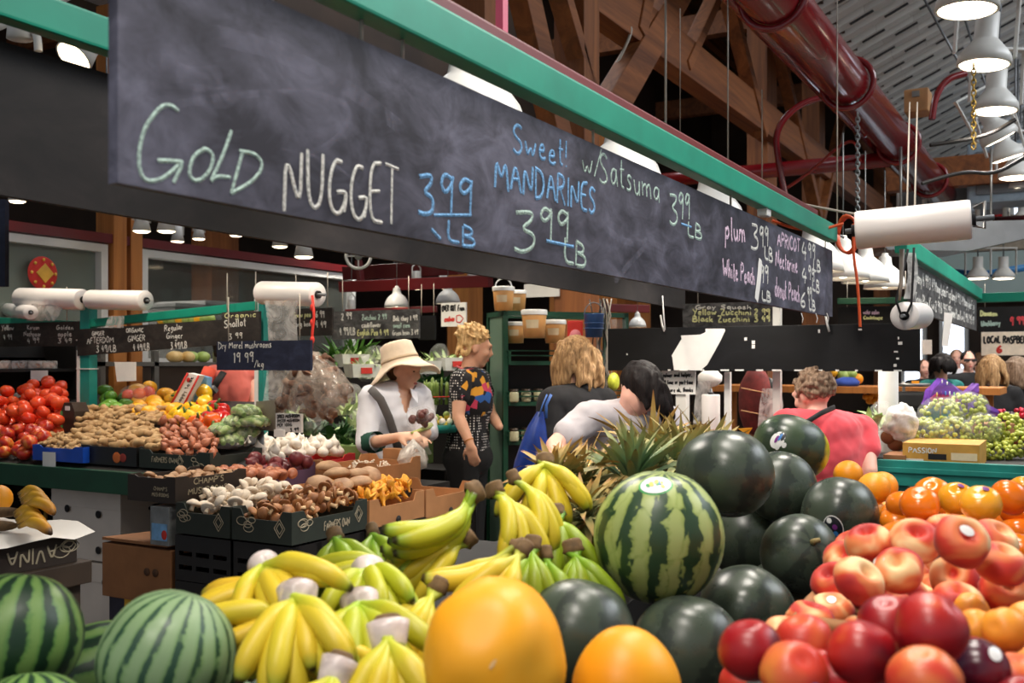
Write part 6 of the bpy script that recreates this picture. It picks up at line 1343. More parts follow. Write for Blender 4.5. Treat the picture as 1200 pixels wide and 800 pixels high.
def uboard(name, label, c0, c1, u, m, items=None, pu_=None, cat='chalkboard', tilt=0, wires=.22):
 """board across the view at u from the top-left to the bottom-right sight line"""
 A, B = on_u(c0[0], c0[1], u), on_u(c1[0], c1[1], u)
 o = tag(MB().b2((u, B.y, B.z), (u + .015, A.y, A.z)).build(name, m), label, cat)
 if cat == 'chalkboard': hang(o, [(u + .007, A.y - .12 * (A.y - B.y), A.z), (u + .007, B.y + .12 * (A.y - B.y), A.z)], wires)
 if items: letters(o, items, lambda x, y: on_u(x, y, u - .001), NU, None)
 return o
m_choc = board_mat('chalkboard_brown', (34, 30, 28), (64, 58, 54), .4, 3)
L1 = uboard('chalkboard', 'dark chalkboard of small prices above tomatoes, left of the green post', (-30, 380), (93, 405), UL - .03, m_choc, [('Yellow', (2, 387), (16, 387), 6, .006, c_white), ('4 99', (4, 398), (14, 398), 6, .006, c_white), ('Korean', (32, 386), (46, 386), 5, .006, c_white), ('Nashpear', (28, 394), (48, 394), 6, .006, c_white), ('4 99', (32, 402), (46, 402), 6, .006, c_white), ('Golden', (66, 386), (86, 386), 5, .006, c_white), ('apple', (68, 394), (84, 394), 6, .006, c_white), ('3 49', (68, 402), (84, 402), 6, .006, c_white)])
L2 = tag(MB().prism([(pu(97, 0).y, pu(97, 386).z), (pu(305, 0).y, pu(305, 372).z), (pu(305, 0).y, pu(305, 401).z), (pu(97, 0).y, pu(97, 417).z)], 0, .015, lambda a, b_, k: Vector((UL - .04 + k, a, b_))).build('chalkboard', m_choc), 'long chalkboard of ginger prices under the green rail on the left', 'chalkboard')
letters(L2, [('GINGER', (108, 393), (122, 393), 5, .006, c_white), ('AFTERDOM', (102, 403), (133, 401), 7, .006, c_white), ('3 49/LB', (113, 413), (136, 412), 8, .007, c_white), ('ORGANIC', (148, 390), (168, 389), 5, .006, c_white), ('GINGER', (150, 400), (170, 399), 7, .006, c_white), ('4 49/LB', (156, 411), (175, 410), 8, .007, c_white),
             ('Regular', (193, 388), (214, 386), 7, .006, c_white), ('Ginger', (195, 397), (214, 396), 7, .006, c_white), ('3 49/LB', (200, 409), (219, 408), 8, .007, c_white)], lambda x, y: on_u(x, y, UL - .041), NU, None)
L3 = uboard('chalkboard', 'small chalkboard lettered Shallot above the blue price board', (260, 366), (304, 400), UL - .07, m_choc, [('Shallot', (263, 384), (288, 382), 9, .007, c_white), ('Organic', (263, 373), (300, 371), 6, .006, c_yel), ('3 99', (268, 398), (284, 396), 7, .006, c_white)])
UD = 3.75
L4 = uboard('chalkboard', 'dark blue board lettered Dry Morel mushrooms 19.99', (254, 400), (364, 434), UD, b_blue, [('Dry Morel mushrooms', (256, 409), (318, 407), 8, .005, c_white), ('19 99', (274, 425), (297, 424), 12, .007, c_white), ('/kg', (298, 430), (309, 430), 8, .005, c_white)])
L5 = uboard('chalkboard', 'brown-black chalkboard behind the film roll and red string', (340, 362), (389, 393), 5.0, m_choc, [('Snow pea', (344, 372), (364, 371), 6, .008, c_yel), ('6 99', (370, 372), (380, 372), 8, .008, c_white), ('Long bean', (344, 383), (366, 382), 6, .008, c_white), ('4 49', (370, 384), (382, 384), 8, .008, c_white)])
L6 = uboard('chalkboard', 'slate chalkboard of vegetable prices above the woman in the sun hat', (389, 365), (491, 396), 5.6, b_grey, [('2 99', (400, 375), (412, 374), 8, .009, c_white), ('4 99/LB', (398, 393), (416, 392), 9, .009, c_white), ('Zucchini 2 99', (424, 375), (453, 374), 6, .008, c_mint), ('cauliflower', (424, 384), (446, 383), 6, .008, c_white), ('English Pea 4 99', (419, 393), (455, 393), 7, .008, c_yel), ('Bok choy 1 99', (461, 376), (489, 375), 6, .008, c_white), ('sweet corn', (461, 384), (480, 384), 6, .008, c_mint), ('Green bean 3 49', (460, 393), (490, 392), 6, .008, c_white)])
uboard('chalkboard', 'blank black board end right of the slate vegetable price board', (491, 370), (510, 398), 5.9, b_black)
PS_ = uboard('paper_sign', 'white paper sign with red writing pinned to the timber above the blonde woman', (517, 355), (546, 382), 6.3, m_paper, [('OVER OUT. From', (518, 365), (544, 364), 7, .010, m_ink), ('cashier', (521, 377), (533, 376), 6, .012, m_redink)], cat='sign')
mb = MB(); P = [(535, 370), (539, 369), (543, 373), (539, 378), (535, 377), (535, 370)]
for x, y in zip(P, P[1:]): stroke(mb, [on_u(*x, 6.299), on_u(*y, 6.299)], NU, .01)
mb.build('arrow_outline', m_redink, PS_)
uboard('white_sign', 'blank white card above the honey tubs', (614, 333), (655, 347), 6.5, m_paper, cat='sign')
def roll(label, p0, p1, r, tail=None, core=m_ink, string=None, tailw=(.25, .95)):
 """roll of produce bags on its core; p0 is the end whose core shows"""
 p0, p1 = Vector(p0), Vector(p1); t = thing('bag_roll', label, 'bag roll', group='rolls of produce bags'); d = (p1 - p0).normalized(); R_ = rotm(d); L = (p1 - p0).length
 MB().lathe([(.32 * r, 0), (r * .96, 0), (r, .006), (r, L - .006), (r * .96, L), (.32 * r, L)], p0, R_, 32).build('roll', m_roll, t)
 MB().lathe([(.30 * r, -.012), (.32 * r, -.012), (.32 * r, L + .012), (.24 * r, L + .012), (.24 * r, -.012), (.30 * r, -.012)], p0, R_, 18).build('core', core, t)
 MB().cyl(p0 - d * .06, p1 + d * .03, .008, seg=8).build('hanging_bar', m_galv, t)
 return t, d
r1, d = roll('large white bag roll hanging in front of the roof at upper right', at(1138, 257, 2.9), at(1003, 270, 3.02), .056)
Rv = rotm(d)
t = r1; c = at(1140, 256, 2.9); MB().tube([c + Vector((0, 0, .03)), c - d * .03 + Vector((0, 0, .045)), c - d * .03 - Vector((0, 0, .03)), c - Vector((0, 0, .02))], .005, 6).build('wire_bracket', m_steel, t)
for px in (1063, 1072): MB().cyl(at(px, 243, 2.95), at(px + 3, 120, 4.2), .003, seg=6).build('hanging_string', m_wire, t)
MB().tube([at(1057, 292, 3.0), at(1056, 330, 3.0), at(1054, 352, 3.0)], [.008, .006, .004], 8).build('hanging_string', m_wire, t)
r2, _ = roll('bag roll seen end-on, hanging beside the right end of black board', at(1060, 370, 4.3), at(1078, 370, 4.62), .059)
MB().tube([at(1056, 369, 4.27), at(1050, 352, 4.27), at(1058, 320, 4.27), at(1064, 292, 4.27)], .005, 6).build('hook', m_ink, r2); MB().tube([at(1062, 369, 4.27), at(1068, 356, 4.27), at(1070, 320, 4.27), at(1071, 290, 4.27)], .005, 6).build('hook', m_ink, r2)
tag(MB().sheet([[at(1061 + 12 * i + 3 * math.sin(j), y, 4.35 + .02 * i) for i in range(2)] for j, y in enumerate((296, 310, 325, 340, 350))]).build('hanging_bag', m_film2), 'wrinkled clear bag hanging above the end-on roll', 'bag')
pl0, pl1 = on_u(24, 349, UL - .05), on_u(97, 351, UL - .05)
r3, _ = roll('white bag roll above tomatoes with clear film hanging from it', pl0, pl1, .066)
R = random.Random(3)
m_tail = film_mat('tail_film', (236, 232, 228), .34, .18)
def tail(parent, pts, m=m_tail, name='loose_film'):
 return MB().sheet([[p + Vector((R.uniform(-.015, .015), 0, 0)) for p in row] for row in pts]).build(name, m, parent)
tail(r3, [[on_u(x, y, UL - .1) for x in xs] for xs, y in (((38, 50, 62, 74), 356), ((36, 48, 60, 70), 366), ((32, 44, 56, 64), 376))])
r4, _ = roll('white bag roll just right of the green rail post', on_u(106, 351, UL - .05), on_u(171, 352, UL - .05), .06)
tail(r4, [[on_u(x, y, UL - .1) for x in xs] for xs, y in (((126, 134, 145), 370), ((124, 133, 143), 384))])
r5, _ = roll('grey bag roll cut by the left edge of photo', on_u(4, 362, UL + .3), on_u(36, 366, UL - .2), .045)
r6, _ = roll('white bag roll with a long clear tail and red string at its end', on_u(372, 345, 4.05), on_u(307, 343, 4.1), .062)
tail(r6, [[on_u(x, y, 3.98) for x in xs] for xs, y in (((310, 324, 338, 352), 352), ((312, 325, 337, 350), 375), ((313, 324, 336, 347), 400), ((312, 322, 334, 343), 425), ((312, 320, 328, 336), 445), ((310, 316, 322, 328), 470))])
rs = thing('red_string', 'red string with knots hanging from the film roll down to the mushroom bags', 'string')
MB().tube([on_u(366, 346, 4.0), on_u(368, 370, 4.0), on_u(366, 390, 4.0), on_u(365, 410, 4.0)], .007, 6).build('string', M('red_string_dye', (214, 50, 36), .6), rs)
for y in (360, 378, 398): MB().ball(on_u(366, y, 4.0), (.012, .012, .02), None, 10, 6).build('knot', bpy.data.materials['red_string_dye'], rs)
# bunch of bagged dried mushrooms
m_dry = patchy('dried_mushroom', [(.3, (60, 38, 28)), (.55, (104, 70, 52)), (.75, (150, 110, 84))], 24, 4, .7)
mbg = thing('mushroom_bags', 'bunch of clear bags of dark dried mushrooms hanging from red string', 'bag', on_u(366, 412, 4.0))
o = mbg.location
for k, (px0, py0, px1, py1, w) in enumerate(((362, 415, 330, 480, .075), (364, 414, 350, 488, .08), (366, 414, 374, 492, .07), (368, 414, 392, 484, .075), (369, 415, 408, 468, .07), (365, 418, 362, 470, .08))):
 a = on_u(px0, py0, 4.0 - .02 * (k % 2)) - o; e = on_u(px1, py1, 3.96 - .05 * (k % 2)) - o
 pth = [a, a.lerp(e, .3), a.lerp(e, .6), a.lerp(e, .88), e]
 mb = MB(); mb.tube(pth, [.02, w * .8, w, w * .95, w * .5], 16, True, .8)
 for v in mb.bm.verts: v.co += Vector((vnoise(v.co, 14, .02), vnoise(v.co + Vector((3, 0, 0)), 14, .02), vnoise(v.co + Vector((0, 5, 0)), 20, .018)))
 fb = mb.build('bag_film', film_mat('glossy_wrap', (216, 200, 186), .22, .12) if k == 0 else bpy.data.materials['glossy_wrap'], mbg)
 mb = MB(); R2 = random.Random(k)
 for q in range(16):
  f = R2.uniform(.15, .95); c = a.lerp(e, f) + Vector((R2.uniform(-w, w) * .6, R2.uniform(-w, w) * .6, R2.uniform(-.02, .02))); mb.ball(c, (R2.uniform(.02, .035), R2.uniform(.02, .035), R2.uniform(.008, .015)), rrot(R2), 12, 8, lambda p: p * (1 + .35 * noise.noise(p * 2.2 + c * 30)))
 tag(mb.build('dried_mushrooms', m_dry, fb), kind='stuff')
for k, (x0, y0, x1, y1) in enumerate(((352, 452, 366, 462), (394, 450, 412, 460))): MB().sheet([[on_u(x, y, 3.88) for x in (x0, x1)] for y in (y0, y1)]).build('blue_label', m_sblue if k else M('pale_blue_label', (160, 190, 226), .4), mbg)
sgn = uboard('price_sign', 'handwritten white mushroom price sign under the dried mushroom bags', (323, 484), (353, 507), 3.86, m_paper, [('DRIED MUSHROOM', (325, 490), (351, 489), 4, .005, m_ink), ('OYSTER MUSHROOM', (325, 495), (351, 494), 3.5, .004, m_ink), ('PER 100G', (325, 500), (342, 499), 3.5, .004, m_ink), ('3 99', (340, 506), (350, 505), 4, .005, m_ink)], cat='sign')
uboard('price_sign', 'tiny white tag under the mushroom price sign', (321, 503), (332, 512), 3.8, m_paper, cat='sign')
A, B = on_u(300, 468, 3.95), on_u(324, 505, 3.95)
bk = tag(MB().prism([(A.y, A.z - .01), (A.y, B.z), (B.y, B.z + .0), (B.y + .01, A.z)], 0, .06, lambda a, b_, k: Vector((3.95 + k, a, b_))).build('metal_bracket', M('dull_bracket', (134, 124, 112), .5, .4)), 'dull metal bracket plate beside the mushroom price sign', 'bracket')
a = on_u(305, 505, 3.98); tag(MB().cyl((a.x, a.y, .93), (a.x, a.y, a.z), .02, seg=10).build('stand_post', m_galv), 'short stand post below the dull metal bracket', 'post')
a = on_u(145, 434, UL - .02); s = MB(); pp = [on_u(x, y, UL - .06) for x, y in ((134, 424), (159, 424), (159, 446), (137, 447))]; s.prism([(q.y, q.z) for q in pp], 0, .004, lambda a, b_, k: Vector((UL - .06 + k, a, b_))); tag(s.build('paper_sign', m_paper), 'blank white paper hung below the ginger chalkboard', 'sign')
# ------------------------------------------------------------------ dark shelf unit with clamshells at far left
def pv(x, y, v=6.15): return on_v(x, y, v)
x0, x1 = pv(-30, 430).x, pv(93, 430).x
su = thing('shelf_unit', 'black shelf unit with two rows of clear clamshell packs at far left', 'shelf', (x0, 6.15, 0))
MB().b2((-.02, .33, .2), (x1 - x0, .35, 1.62)).build('back_panel', m_black, su)
for x in (-.02, x1 - x0 - .03): MB().b2((x, 0, 0), (x + .03, .33, 1.62)).build('side_panel', m_black, su)
zs = (pv(50, 432).z, pv(50, 469).z, .9, .55)
for z in zs: MB().b2((0, 0, z - .02), (x1 - x0, .33, z)).build('shelf', m_black, su)
m_clam = film_mat('clamshell_plastic', (220, 220, 220), .4, .1); m_berry = patchy('packed_fruit', [(.3, (110, 40, 34)), (.5, (170, 110, 80)), (.7, (210, 180, 150))], 40, 3, .5)
CLM = (MB().b2((-.055, -.04, 0), (.055, .04, .055), .012).mesh('clam', m_clam), MB().b2((-.045, -.032, .004), (.045, .032, .038), .01).mesh('fill', m_berry))
for z, wrd in ((zs[0], 'upper'), (zs[1], 'lower')):
 for k in range(int((x1 - x0 - .1) / .118)):
  t = thing('clamshell_pack', 'clear clamshell pack of small fruit on the %s black shelf' % wrd, 'pack', (x0 + .1 + k * .118, 6.22, z), group='%s shelf clamshells' % wrd); inst('clam', CLM[0], t); inst('fruit', CLM[1], t)
for (x, y, w, h, m, lab) in ((46, 440, 20, 12, m_paper, 'white paper tag on the upper black shelf'), (38, 472, 10, 7, M('pink_tag', (230, 190, 196), .7), 'pink price tag on the lower black shelf')):
 A, B = pv(x - w / 2, y - h / 2, 6.13), pv(x + w / 2, y + h / 2, 6.13); tag(MB().b2((A.x, 6.128, B.z), (B.x, 6.132, A.z)).build('price_tag', m), lab, 'tag')
# metal shelf behind the ginger board, with squash and greens on it
x0, x1 = pv(118, 430, 5.9).x, pv(258, 430, 5.9).x
ms = thing('metal_shelf', 'grey metal shelf behind the ginger chalkboard', 'shelf', (x0, 5.9, 0))
for z in (pv(180, 424, 5.9).z, .95): MB().b2((0, 0, z - .03), (x1 - x0, .35, z)).build('shelf', m_steel, ms)
for x in (.0, (x1 - x0) * .42, x1 - x0 - .04): MB().b2((x, 0, 0), (x + .04, .04, 1.55)).build('upright', m_steel, ms)
zz = pv(180, 424, 5.9).z
m_pale = patchy('pale_squash', [(.3, (206, 166, 96)), (.7, (226, 200, 140))], 10); m_pgr = patchy('pale_green_squash', [(.3, (130, 160, 70)), (.7, (176, 196, 110))], 10); m_leafd = patchy('dark_leaf_mass', [(.3, (30, 60, 22)), (.7, (74, 120, 40))], 16)
for k, px in enumerate((206, 214, 222, 231, 240)):
 c = pv(px, 420, 6.0); tag(MB().ball((c.x, 6.02 + .04 * (k % 2), zz + .04), (.055, .055, .042), None, 18, 12, lambda p: p * (1 + .05 * math.cos(8 * math.atan2(p.y, p.x)))).build('squash', m_pale if k < 3 else m_pgr), 'tan squash on the metal shelf below the ginger chalkboard' if k < 3 else 'pale green squash on the right of the metal shelf', 'squash', 'squash on the metal shelf')
for k, px in enumerate((193, 199, 206, 214, 222, 229, 236, 243)):
 c = on_u(px, 374, 4.9); tag(MB().ball(c, (.05, .055, .045), None, 16, 10).build('pomelo', m_pgr if k % 3 else m_yman), 'yellow-green fruit above the ginger chalkboard', 'fruit', 'fruit above the ginger chalkboard')
c0, c1 = on_u(188, 378, 4.9), on_u(248, 378, 4.9)
tag(MB().b2((4.8, c1.y, c0.z - .05), (5.05, c0.y, c0.z - .03)).build('wall_shelf', m_steel), 'narrow shelf carrying yellow-green fruit behind ginger chalkboard', 'shelf')
c = on_v(50, 320, 6.48)                       # plain festive decoration
dc = thing('wall_decoration', 'red and gold festive paper decoration on the first shop window', 'decoration', c); m_gold = M('gold_paper', (222, 170, 60), .45)
MB().ball((0, 0, 0), (.12, .012, .12), None, 24, 12).build('red_disc', m_redink, dc)
MB().box((.01, -.014, 0), (.10, .008, .10), Matrix.Rotation(PI / 4, 3, 'Y'), .004).build('gold_diamond', m_gold, dc); MB().box((0, 0, -.15), (.16, .01, .05), None, .004).build('red_tassel', m_redink, dc)
for k in range(8): MB().ball((.095 * math.cos(k * PI / 4), -.014, .095 * math.sin(k * PI / 4)), (.012, .006, .012), None, 10, 6).build('gold_dot', m_gold, dc)
# ------------------------------------------------------------------ vegetable wall behind the woman in the sun hat
vr = thing('vegetable_rack', 'stepped vegetable rack behind the woman in the sun hat', 'rack')
for u, z in ((5.45, .78), (5.8, 1.0), (6.15, 1.2), (6.5, 1.4)): MB().b2((u, 3.55, z - .03), (u + .34, 5.8, z)).b2((u, 3.55, 0), (u + .02, 5.8, z - .03)).build('step', m_stall, vr)
def clump(name, label, px, py, d, w, h, m, n=26, L=.16, W=.03, seed=0, group=None, cat='vegetable', film=False, up=1.0):
 """bunch of leaves standing at a sight line, w and h half sizes in photo pixels"""
 R = random.Random(seed); s = d / FPX; c = at(px, py + h, d); t = thing(name, label, cat, c, group=group); mb = MB()
 for k in range(n):
  a = R.uniform(0, 6.28); f = R.random() ** .5; o = RGT * (w * s * f * math.cos(a) * .8) + FWD * (w * s * f * math.sin(a) * .6)
  dr = (Vector((math.cos(a), math.sin(a), 0)) * R.uniform(.1, .9) + UPV * up).normalized()
  mb.leaf(o, dr, UPV, L * R.uniform(.7, 1.2), W * R.uniform(.7, 1.3), R.uniform(.2, 1.6), 5, .3, R.uniform(-.8, .8))
 mb.build('leaves', m, t)
 if film: MB().ball((0, 0, h * s * .9), (w * s * 1.0, w * s * .8, h * s * 1.15), None, 18, 12, lambda p: p * (1 + .12 * noise.noise(p * 3))).build('film_wrap', m_film, t)
 return t
m_lf = mapcol('leaf_green', [(0, (196, 214, 150)), (.3, (96, 140, 56)), (1, (54, 100, 34))], .5, .3); m_lfd = mapcol('leaf_dark', [(0, (110, 140, 80)), (.3, (40, 84, 36)), (1, (24, 60, 28))], .5, .3); m_lfp = mapcol('leaf_pale', [(0, (236, 236, 216)), (.4, (200, 214, 160)), (1, (136, 170, 90))], .5, .3)
for k, (px, py, d, w, h, m, L, lab, fm) in enumerate([(398, 412, 7.4, 18, 18, m_lf, .24, 'tall leafy greens below the slate price board, left', False), (420, 408, 7.5, 14, 16, m_lf, .22, 'tall leafy greens below the slate price board, middle', False), (375, 412, 7.4, 14, 18, m_lfd, .2, 'greens beside the red string', False),
  (430, 430, 7.1, 16, 14, m_lfp, .15, 'film-wrapped pale greens left of the sun hat', True), (345, 480, 6.4, 16, 16, m_lfp, .12, 'wrapped greens below the mushroom price sign', True), (410, 468, 6.5, 22, 18, m_lfp, .15, 'pale wrapped lettuce beside the dried mushroom bags', True), (425, 492, 6.3, 18, 16, m_lfp, .14, 'second pale lettuce under the dried mushroom bags', True), (398, 500, 6.2, 20, 14, m_lfd, .15, 'dark bundled greens right of the price sign', False),
  (420, 515, 6.1, 22, 12, m_lfd, .15, 'dark leafy bundles directly left of the white shirt', False), (368, 498, 6.2, 18, 12, m_lfd, .13, 'wrapped dark cucumbers and greens under the price sign', True), (500, 445, 6.9, 14, 10, m_lfd, .13, 'dark kale right of the sun hat', False), (523, 440, 7.0, 14, 12, m_lfd, .15, 'dark kale beside the blonde woman', False), (490, 462, 6.6, 14, 10, m_lf, .13, 'bagged greens behind the white shirt shoulder', True),
  (515, 417, 7.3, 14, 14, m_lfp, .15, 'tall pale leeks in film by the blonde woman', True), (370, 440, 6.9, 14, 14, m_lf, .14, 'greens glimpsed beside the mushroom bags', False), (440, 415, 7.4, 16, 10, m_lfp, .13, 'white-stemmed greens behind the sun hat', True)]):
 clump('leafy_greens', lab, px, py, d, w, h, m, 30, L, .034, k, 'leafy vegetables on the rack', 'vegetable', fm)
m_cuc = patchy('pale_cucumber', [(.3, (100, 134, 72)), (.5, (150, 174, 108)), (.7, (204, 212, 160))], 34, 3, .35)
for k, (px, py, lab) in enumerate(((262, 506, 'front film-wrapped green bundle beside the peppers'), (277, 497, 'film-wrapped green bundle leaning on the metal bracket'), (290, 509, 'film-wrapped green bundle below the metal bracket'), (270, 518, 'lowest film-wrapped green bundle'), (288, 485, 'topmost film-wrapped green bundle'), (253, 516, 'film-wrapped green bundle nearest the shallots'), (297, 497, 'film-wrapped green bundle hidden behind the bracket'))):
 t = thing('wrapped_greens', lab, 'vegetable', at(px, py, 5.2 + .03 * (k % 3)), .3 * k, group='wrapped green bundles'); R2 = random.Random(k)
 for q in range(5): a = Vector((-.075, -.045 + .022 * q, .012 * (q % 2))); MB().tube([a, a + Vector((.04, 0, .016)), a + Vector((.11, 0, .018)), a + Vector((.15, R2.uniform(-.01, .01), 0))], [.012, .021, .022, .012], 10).build('stalk', m_cuc, t)
 MB().ball((0, 0, .008), (.092, .068, .036), None, 20, 12, lambda p: p * (1 + .1 * noise.noise(p * 3))).build('film_wrap', m_film, t)
gbx = tag(MB().b2((3.95, 4.05, .93), (4.5, 4.45, 1.02), .004).build('greens_box', m_kraftd), 'brown box under the film-wrapped green bundles', 'box')
vb = tag(MB().b2((4.72, 3.6, .83), (5.4, 4.1, .98), .004).build('vegetable_box', M('green_card', (120, 148, 84), .7)), 'light green cardboard box behind the garlic', 'box')
# asparagus, corn, tray with yellow flowers
c = at(512, 474, 6.5); t = thing('asparagus_bunch', 'thick bunch of upright asparagus between the two women', 'vegetable', c); m_asp = patchy('asparagus', [(.3, (90, 120, 50)), (.7, (136, 158, 80))], 20)
R = random.Random(4)
for k in range(26):
 o = RGT * R.uniform(-.07, .07) + FWD * R.uniform(-.03, .03); e = o + Vector((R.uniform(-.01, .01), R.uniform(-.01, .01), R.uniform(.10, .14))); MB().tube([o, e, e + Vector((0, 0, .035))], [.008, .008, .003], 7).build('spear', m_asp, t)
MB().tube([RGT * (.078 * math.cos(a)) + FWD * (.04 * math.sin(a)) + Vector((0, 0, .05)) for a in [2 * PI * k / 16 for k in range(17)]], .004, 6).build('rubber_band', m_redink, t)
m_basket = M('white_basket_plastic', (228, 228, 222), .4)
for k, (px, py, d, lab) in enumerate(((424, 432, 6.9, 'white basket with red label left of the sun hat'), (496, 428, 7.0, 'white basket with red label right of the sun hat'), (480, 432, 7.1, 'white basket partly hidden behind the sun hat'), (530, 424, 7.2, 'white basket of wrapped vegetables touching the blonde woman'), (412, 420, 7.2, 'white basket behind the mushroom bags'), (490, 474, 6.5, 'white tray below the kale'))):
 c = at(px, py + 10, d); t = thing('plastic_basket', lab, 'basket', c, -.5, group='white plastic baskets')
 mb = MB(); pr = [(-.09, -.07), (.09, -.07), (.09, .07), (-.09, .07)]
 for i in range(4):
  (xa, ya), (xb, yb) = pr[i], pr[(i + 1) % 4]
  mb.prism([(0, 0), (1, 0), (1.0, .09), (0, .09)], 0, 1, lambda a, b_, q: Vector(((xa + (xb - xa) * a) * (1 + b_ * 1.6) * (1 - .02 * q), (ya + (yb - ya) * a) * (1 + b_ * 1.6) * (1 - .02 * q), b_)))
 mb.build('body', m_basket, t); MB().b2((-.09, -.07, 0), (.09, .07, .006)).build('base', m_basket, t)
 MB().box((-.0, -.081, .045), (.08, .003, .04), Matrix.Rotation(-.1, 3, 'X')).build('red_label', m_redink, t)
 for q in range(7): MB().box((-.1 + .033 * q, .082, .05), (.008, .002, .05)).build('slot', m_ink, t) if k < 3 else None
 clump_m = MB(); R = random.Random(k)
 for q in range(14): clump_m.leaf((R.uniform(-.07, .07), R.uniform(-.05, .05), .06), Vector((R.uniform(-1, 1), R.uniform(-1, 1), 1)), UPV, .09, .03, R.uniform(0, 1.5), 4)
 tag(clump_m.build('packed_greens', m_lfp, t), kind='stuff')
c = at(512, 506, 6.15); t = thing('vegetable_tray', 'dark teal tray of yellow flowers and pale vegetables in front of the blonde woman', 'tray', c, -.4)
MB().lathe([(0, 0), (.12, 0), (.15, .05), (.145, .05), (.115, .008), (0, .008)], seg=28).build('tray', m_teal, t); R = random.Random(9)
for k in range(22): MB().ball((R.uniform(-.1, .1), R.uniform(-.1, .1), .05 + R.uniform(0, .06)), (.022, .022, .018), rrot(R), 10, 7).build('vegetable', [M('yellow_flower', (236, 206, 80), .5), m_garl, m_lfp][k % 3] if k < 3 else [bpy.data.materials['yellow_flower'], m_garl, m_pgr][k % 3], t)
# red rails over the back stalls, lamps hang from them
for (p0, p1, r, lab) in (((400, 336, 8.6), (575, 329, 7.6), .045, 'red rail just below the big board over the back stalls'), ((405, 320, 9.2), (540, 313, 8.4), .06, 'red beam highest over the back stalls'), ((405, 366, 8.2), (512, 362, 8.0), .025, 'thin red rail above the slate price board'), ((690, 360, 9), (760, 362, 9.2), .035, 'short red rail beyond the blue bucket'), ((420, 305, 8.8), (424, 340, 8.8), .03, 'short red upright at the left of the red rails')):
 a, b_ = at(*p0), at(*p1); rail('red_rail', lab, a, b_, r * 2, r * 1.4, m_red)
for px, py, d, lab in ((420, 300, 7.5, 'round white fan ring under the big board'), ):
 c = at(px, py, d); t = thing('wall_fan', lab, 'fan', c)
 MB().tube([RGT * (.09 * math.cos(a)) + Vector((0, 0, .09 * math.sin(a))) for a in [2 * PI * k / 24 for k in range(25)]], .012, 8).build('ring', m_offw, t); MB().ball((0, 0, 0), .03, None, 12, 8).build('hub', m_galv, t)
 for k in range(4): MB().cyl((0, 0, 0), RGT * (.09 * math.cos(k * 1.57)) + Vector((0, 0, .09 * math.sin(k * 1.57))), .006, seg=6).build('spoke', m_offw, t)
# ------------------------------------------------------------------ green wire rack with honey
UR, VR = 5.55, 3.1
a = at(590, 364, 6.3); RA = math.atan2((RGT * .944 + FWD * .33).y, (RGT * .944 + FWD * .33).x)
gr = thing('display_rack', 'dark green metal rack with mesh side holding honey tubs and jars', 'rack', (a.x, a.y, 0), RA); H = a.z; Wd, Dp = .85, .34      # local x along the stalls, y to the left
for x in (0, Wd - .03):
 for y in (0, Dp - .03): MB().b2((x, y, 0), (x + .03, y + .03, H)).build('upright', m_dkgreen, gr)
m_mesh, nt, b = new_mat('expanded_mesh')
tc = nt.nodes.new('ShaderNodeTexCoord'); mp = nt.nodes.new('ShaderNodeMapping'); mp.inputs['Rotation'].default_value = (PI / 4, 0, 0); mp.inputs['Scale'].default_value = (1, 1, 1); nt.links.new(tc.outputs['Object'], mp.inputs['Vector'])
ck = nt.nodes.new('ShaderNodeTexVoronoi'); ck.inputs['Scale'].default_value = 45; ck.distance = 'CHEBYCHEV'; ck.inputs['Randomness'].default_value = 0; nt.links.new(mp.outputs[0], ck.inputs['Vector'])
nt.links.new(ramp(nt, ck.outputs['Distance'], [(.38, (0, 0, 0, 1)), (.41, (1, 1, 1, 1))]), b.inputs['Alpha']); b.inputs['Base Color'].default_value = srgb((120, 150, 132)); b.inputs['Metallic'].default_value = .4; b.inputs['Roughness'].default_value = .4
MB().b2((.012, .03, .1), (.016, Dp - .03, H - .03)).build('mesh_side', m_mesh, gr)
shz = [at(600, y, 6.45).z for y in (423, 470, 515)] + [.45]
MB().b2((0, 0, H - .03), (Wd, .03, H)).b2((0, Dp - .03, H - .03), (Wd, Dp, H)).b2((0, .03, H - .03), (.03, Dp - .03, H)).build('top_frame', m_dkgreen, gr)
for z in shz: MB().b2((.02, .01, z - .025), (Wd - .02, Dp - .02, z)).b2((.02, -.012, z + .03), (Wd, -.004, z + .038)).b2((.02, -.012, z + .06), (Wd, -.004, z + .068)).b2((.03, -.012, z - .02), (.045, .01, z + .068)).b2((Wd - .045, -.012, z - .02), (Wd - .03, .01, z + .068)).build('shelf', m_dkgreen, gr)
MB().b2((.03, Dp - .015, .05), (Wd - .03, Dp - .005, shz[0] - .03)).build('back_panel', m_black, gr)
m_honey = M('honey_tub', (226, 168, 104), .3, var=.12, scale=9); m_hlab = M('honey_label', (226, 206, 170), .6)
def tub(label, px, py, d, r, h):
 t = thing('honey_tub', label, 'tub', at(px, py, d), group='honey tubs on the green rack')
 MB().lathe([(0, 0), (r * .84, 0), (r, h * .88), (r * .98, h * .9), (0, h * .9)], seg=28).build('tub', m_honey, t); MB().lathe([(r * 1.06, h * .84), (r * 1.06, h), (r * 1.0, h * 1.03), (0, h * 1.03)], seg=28).build('lid', m_white, t)
 n = 8; MB().sheet([[(-FWD * math.cos(a) + RGT * math.sin(a)) * (r * (.9 + .1 * k) + .001) + Vector((0, 0, h * (.35 + .3 * k))) for a in [(-.75 + 1.1 * i / n) for i in range(n + 1)]] for k in (0, 1)]).build('label', m_hlab, t)
 return t
t0 = tub('honey tub with a handle on top of the rack, left', 590, 364, 6.35, .066, .145); MB().tube([RGT * (.05 * math.cos(a)) + Vector((0, 0, .15 + .05 * math.sin(a))) for a in [PI * k / 12 for k in range(13)]], .005, 6).build('handle', m_white, t0)
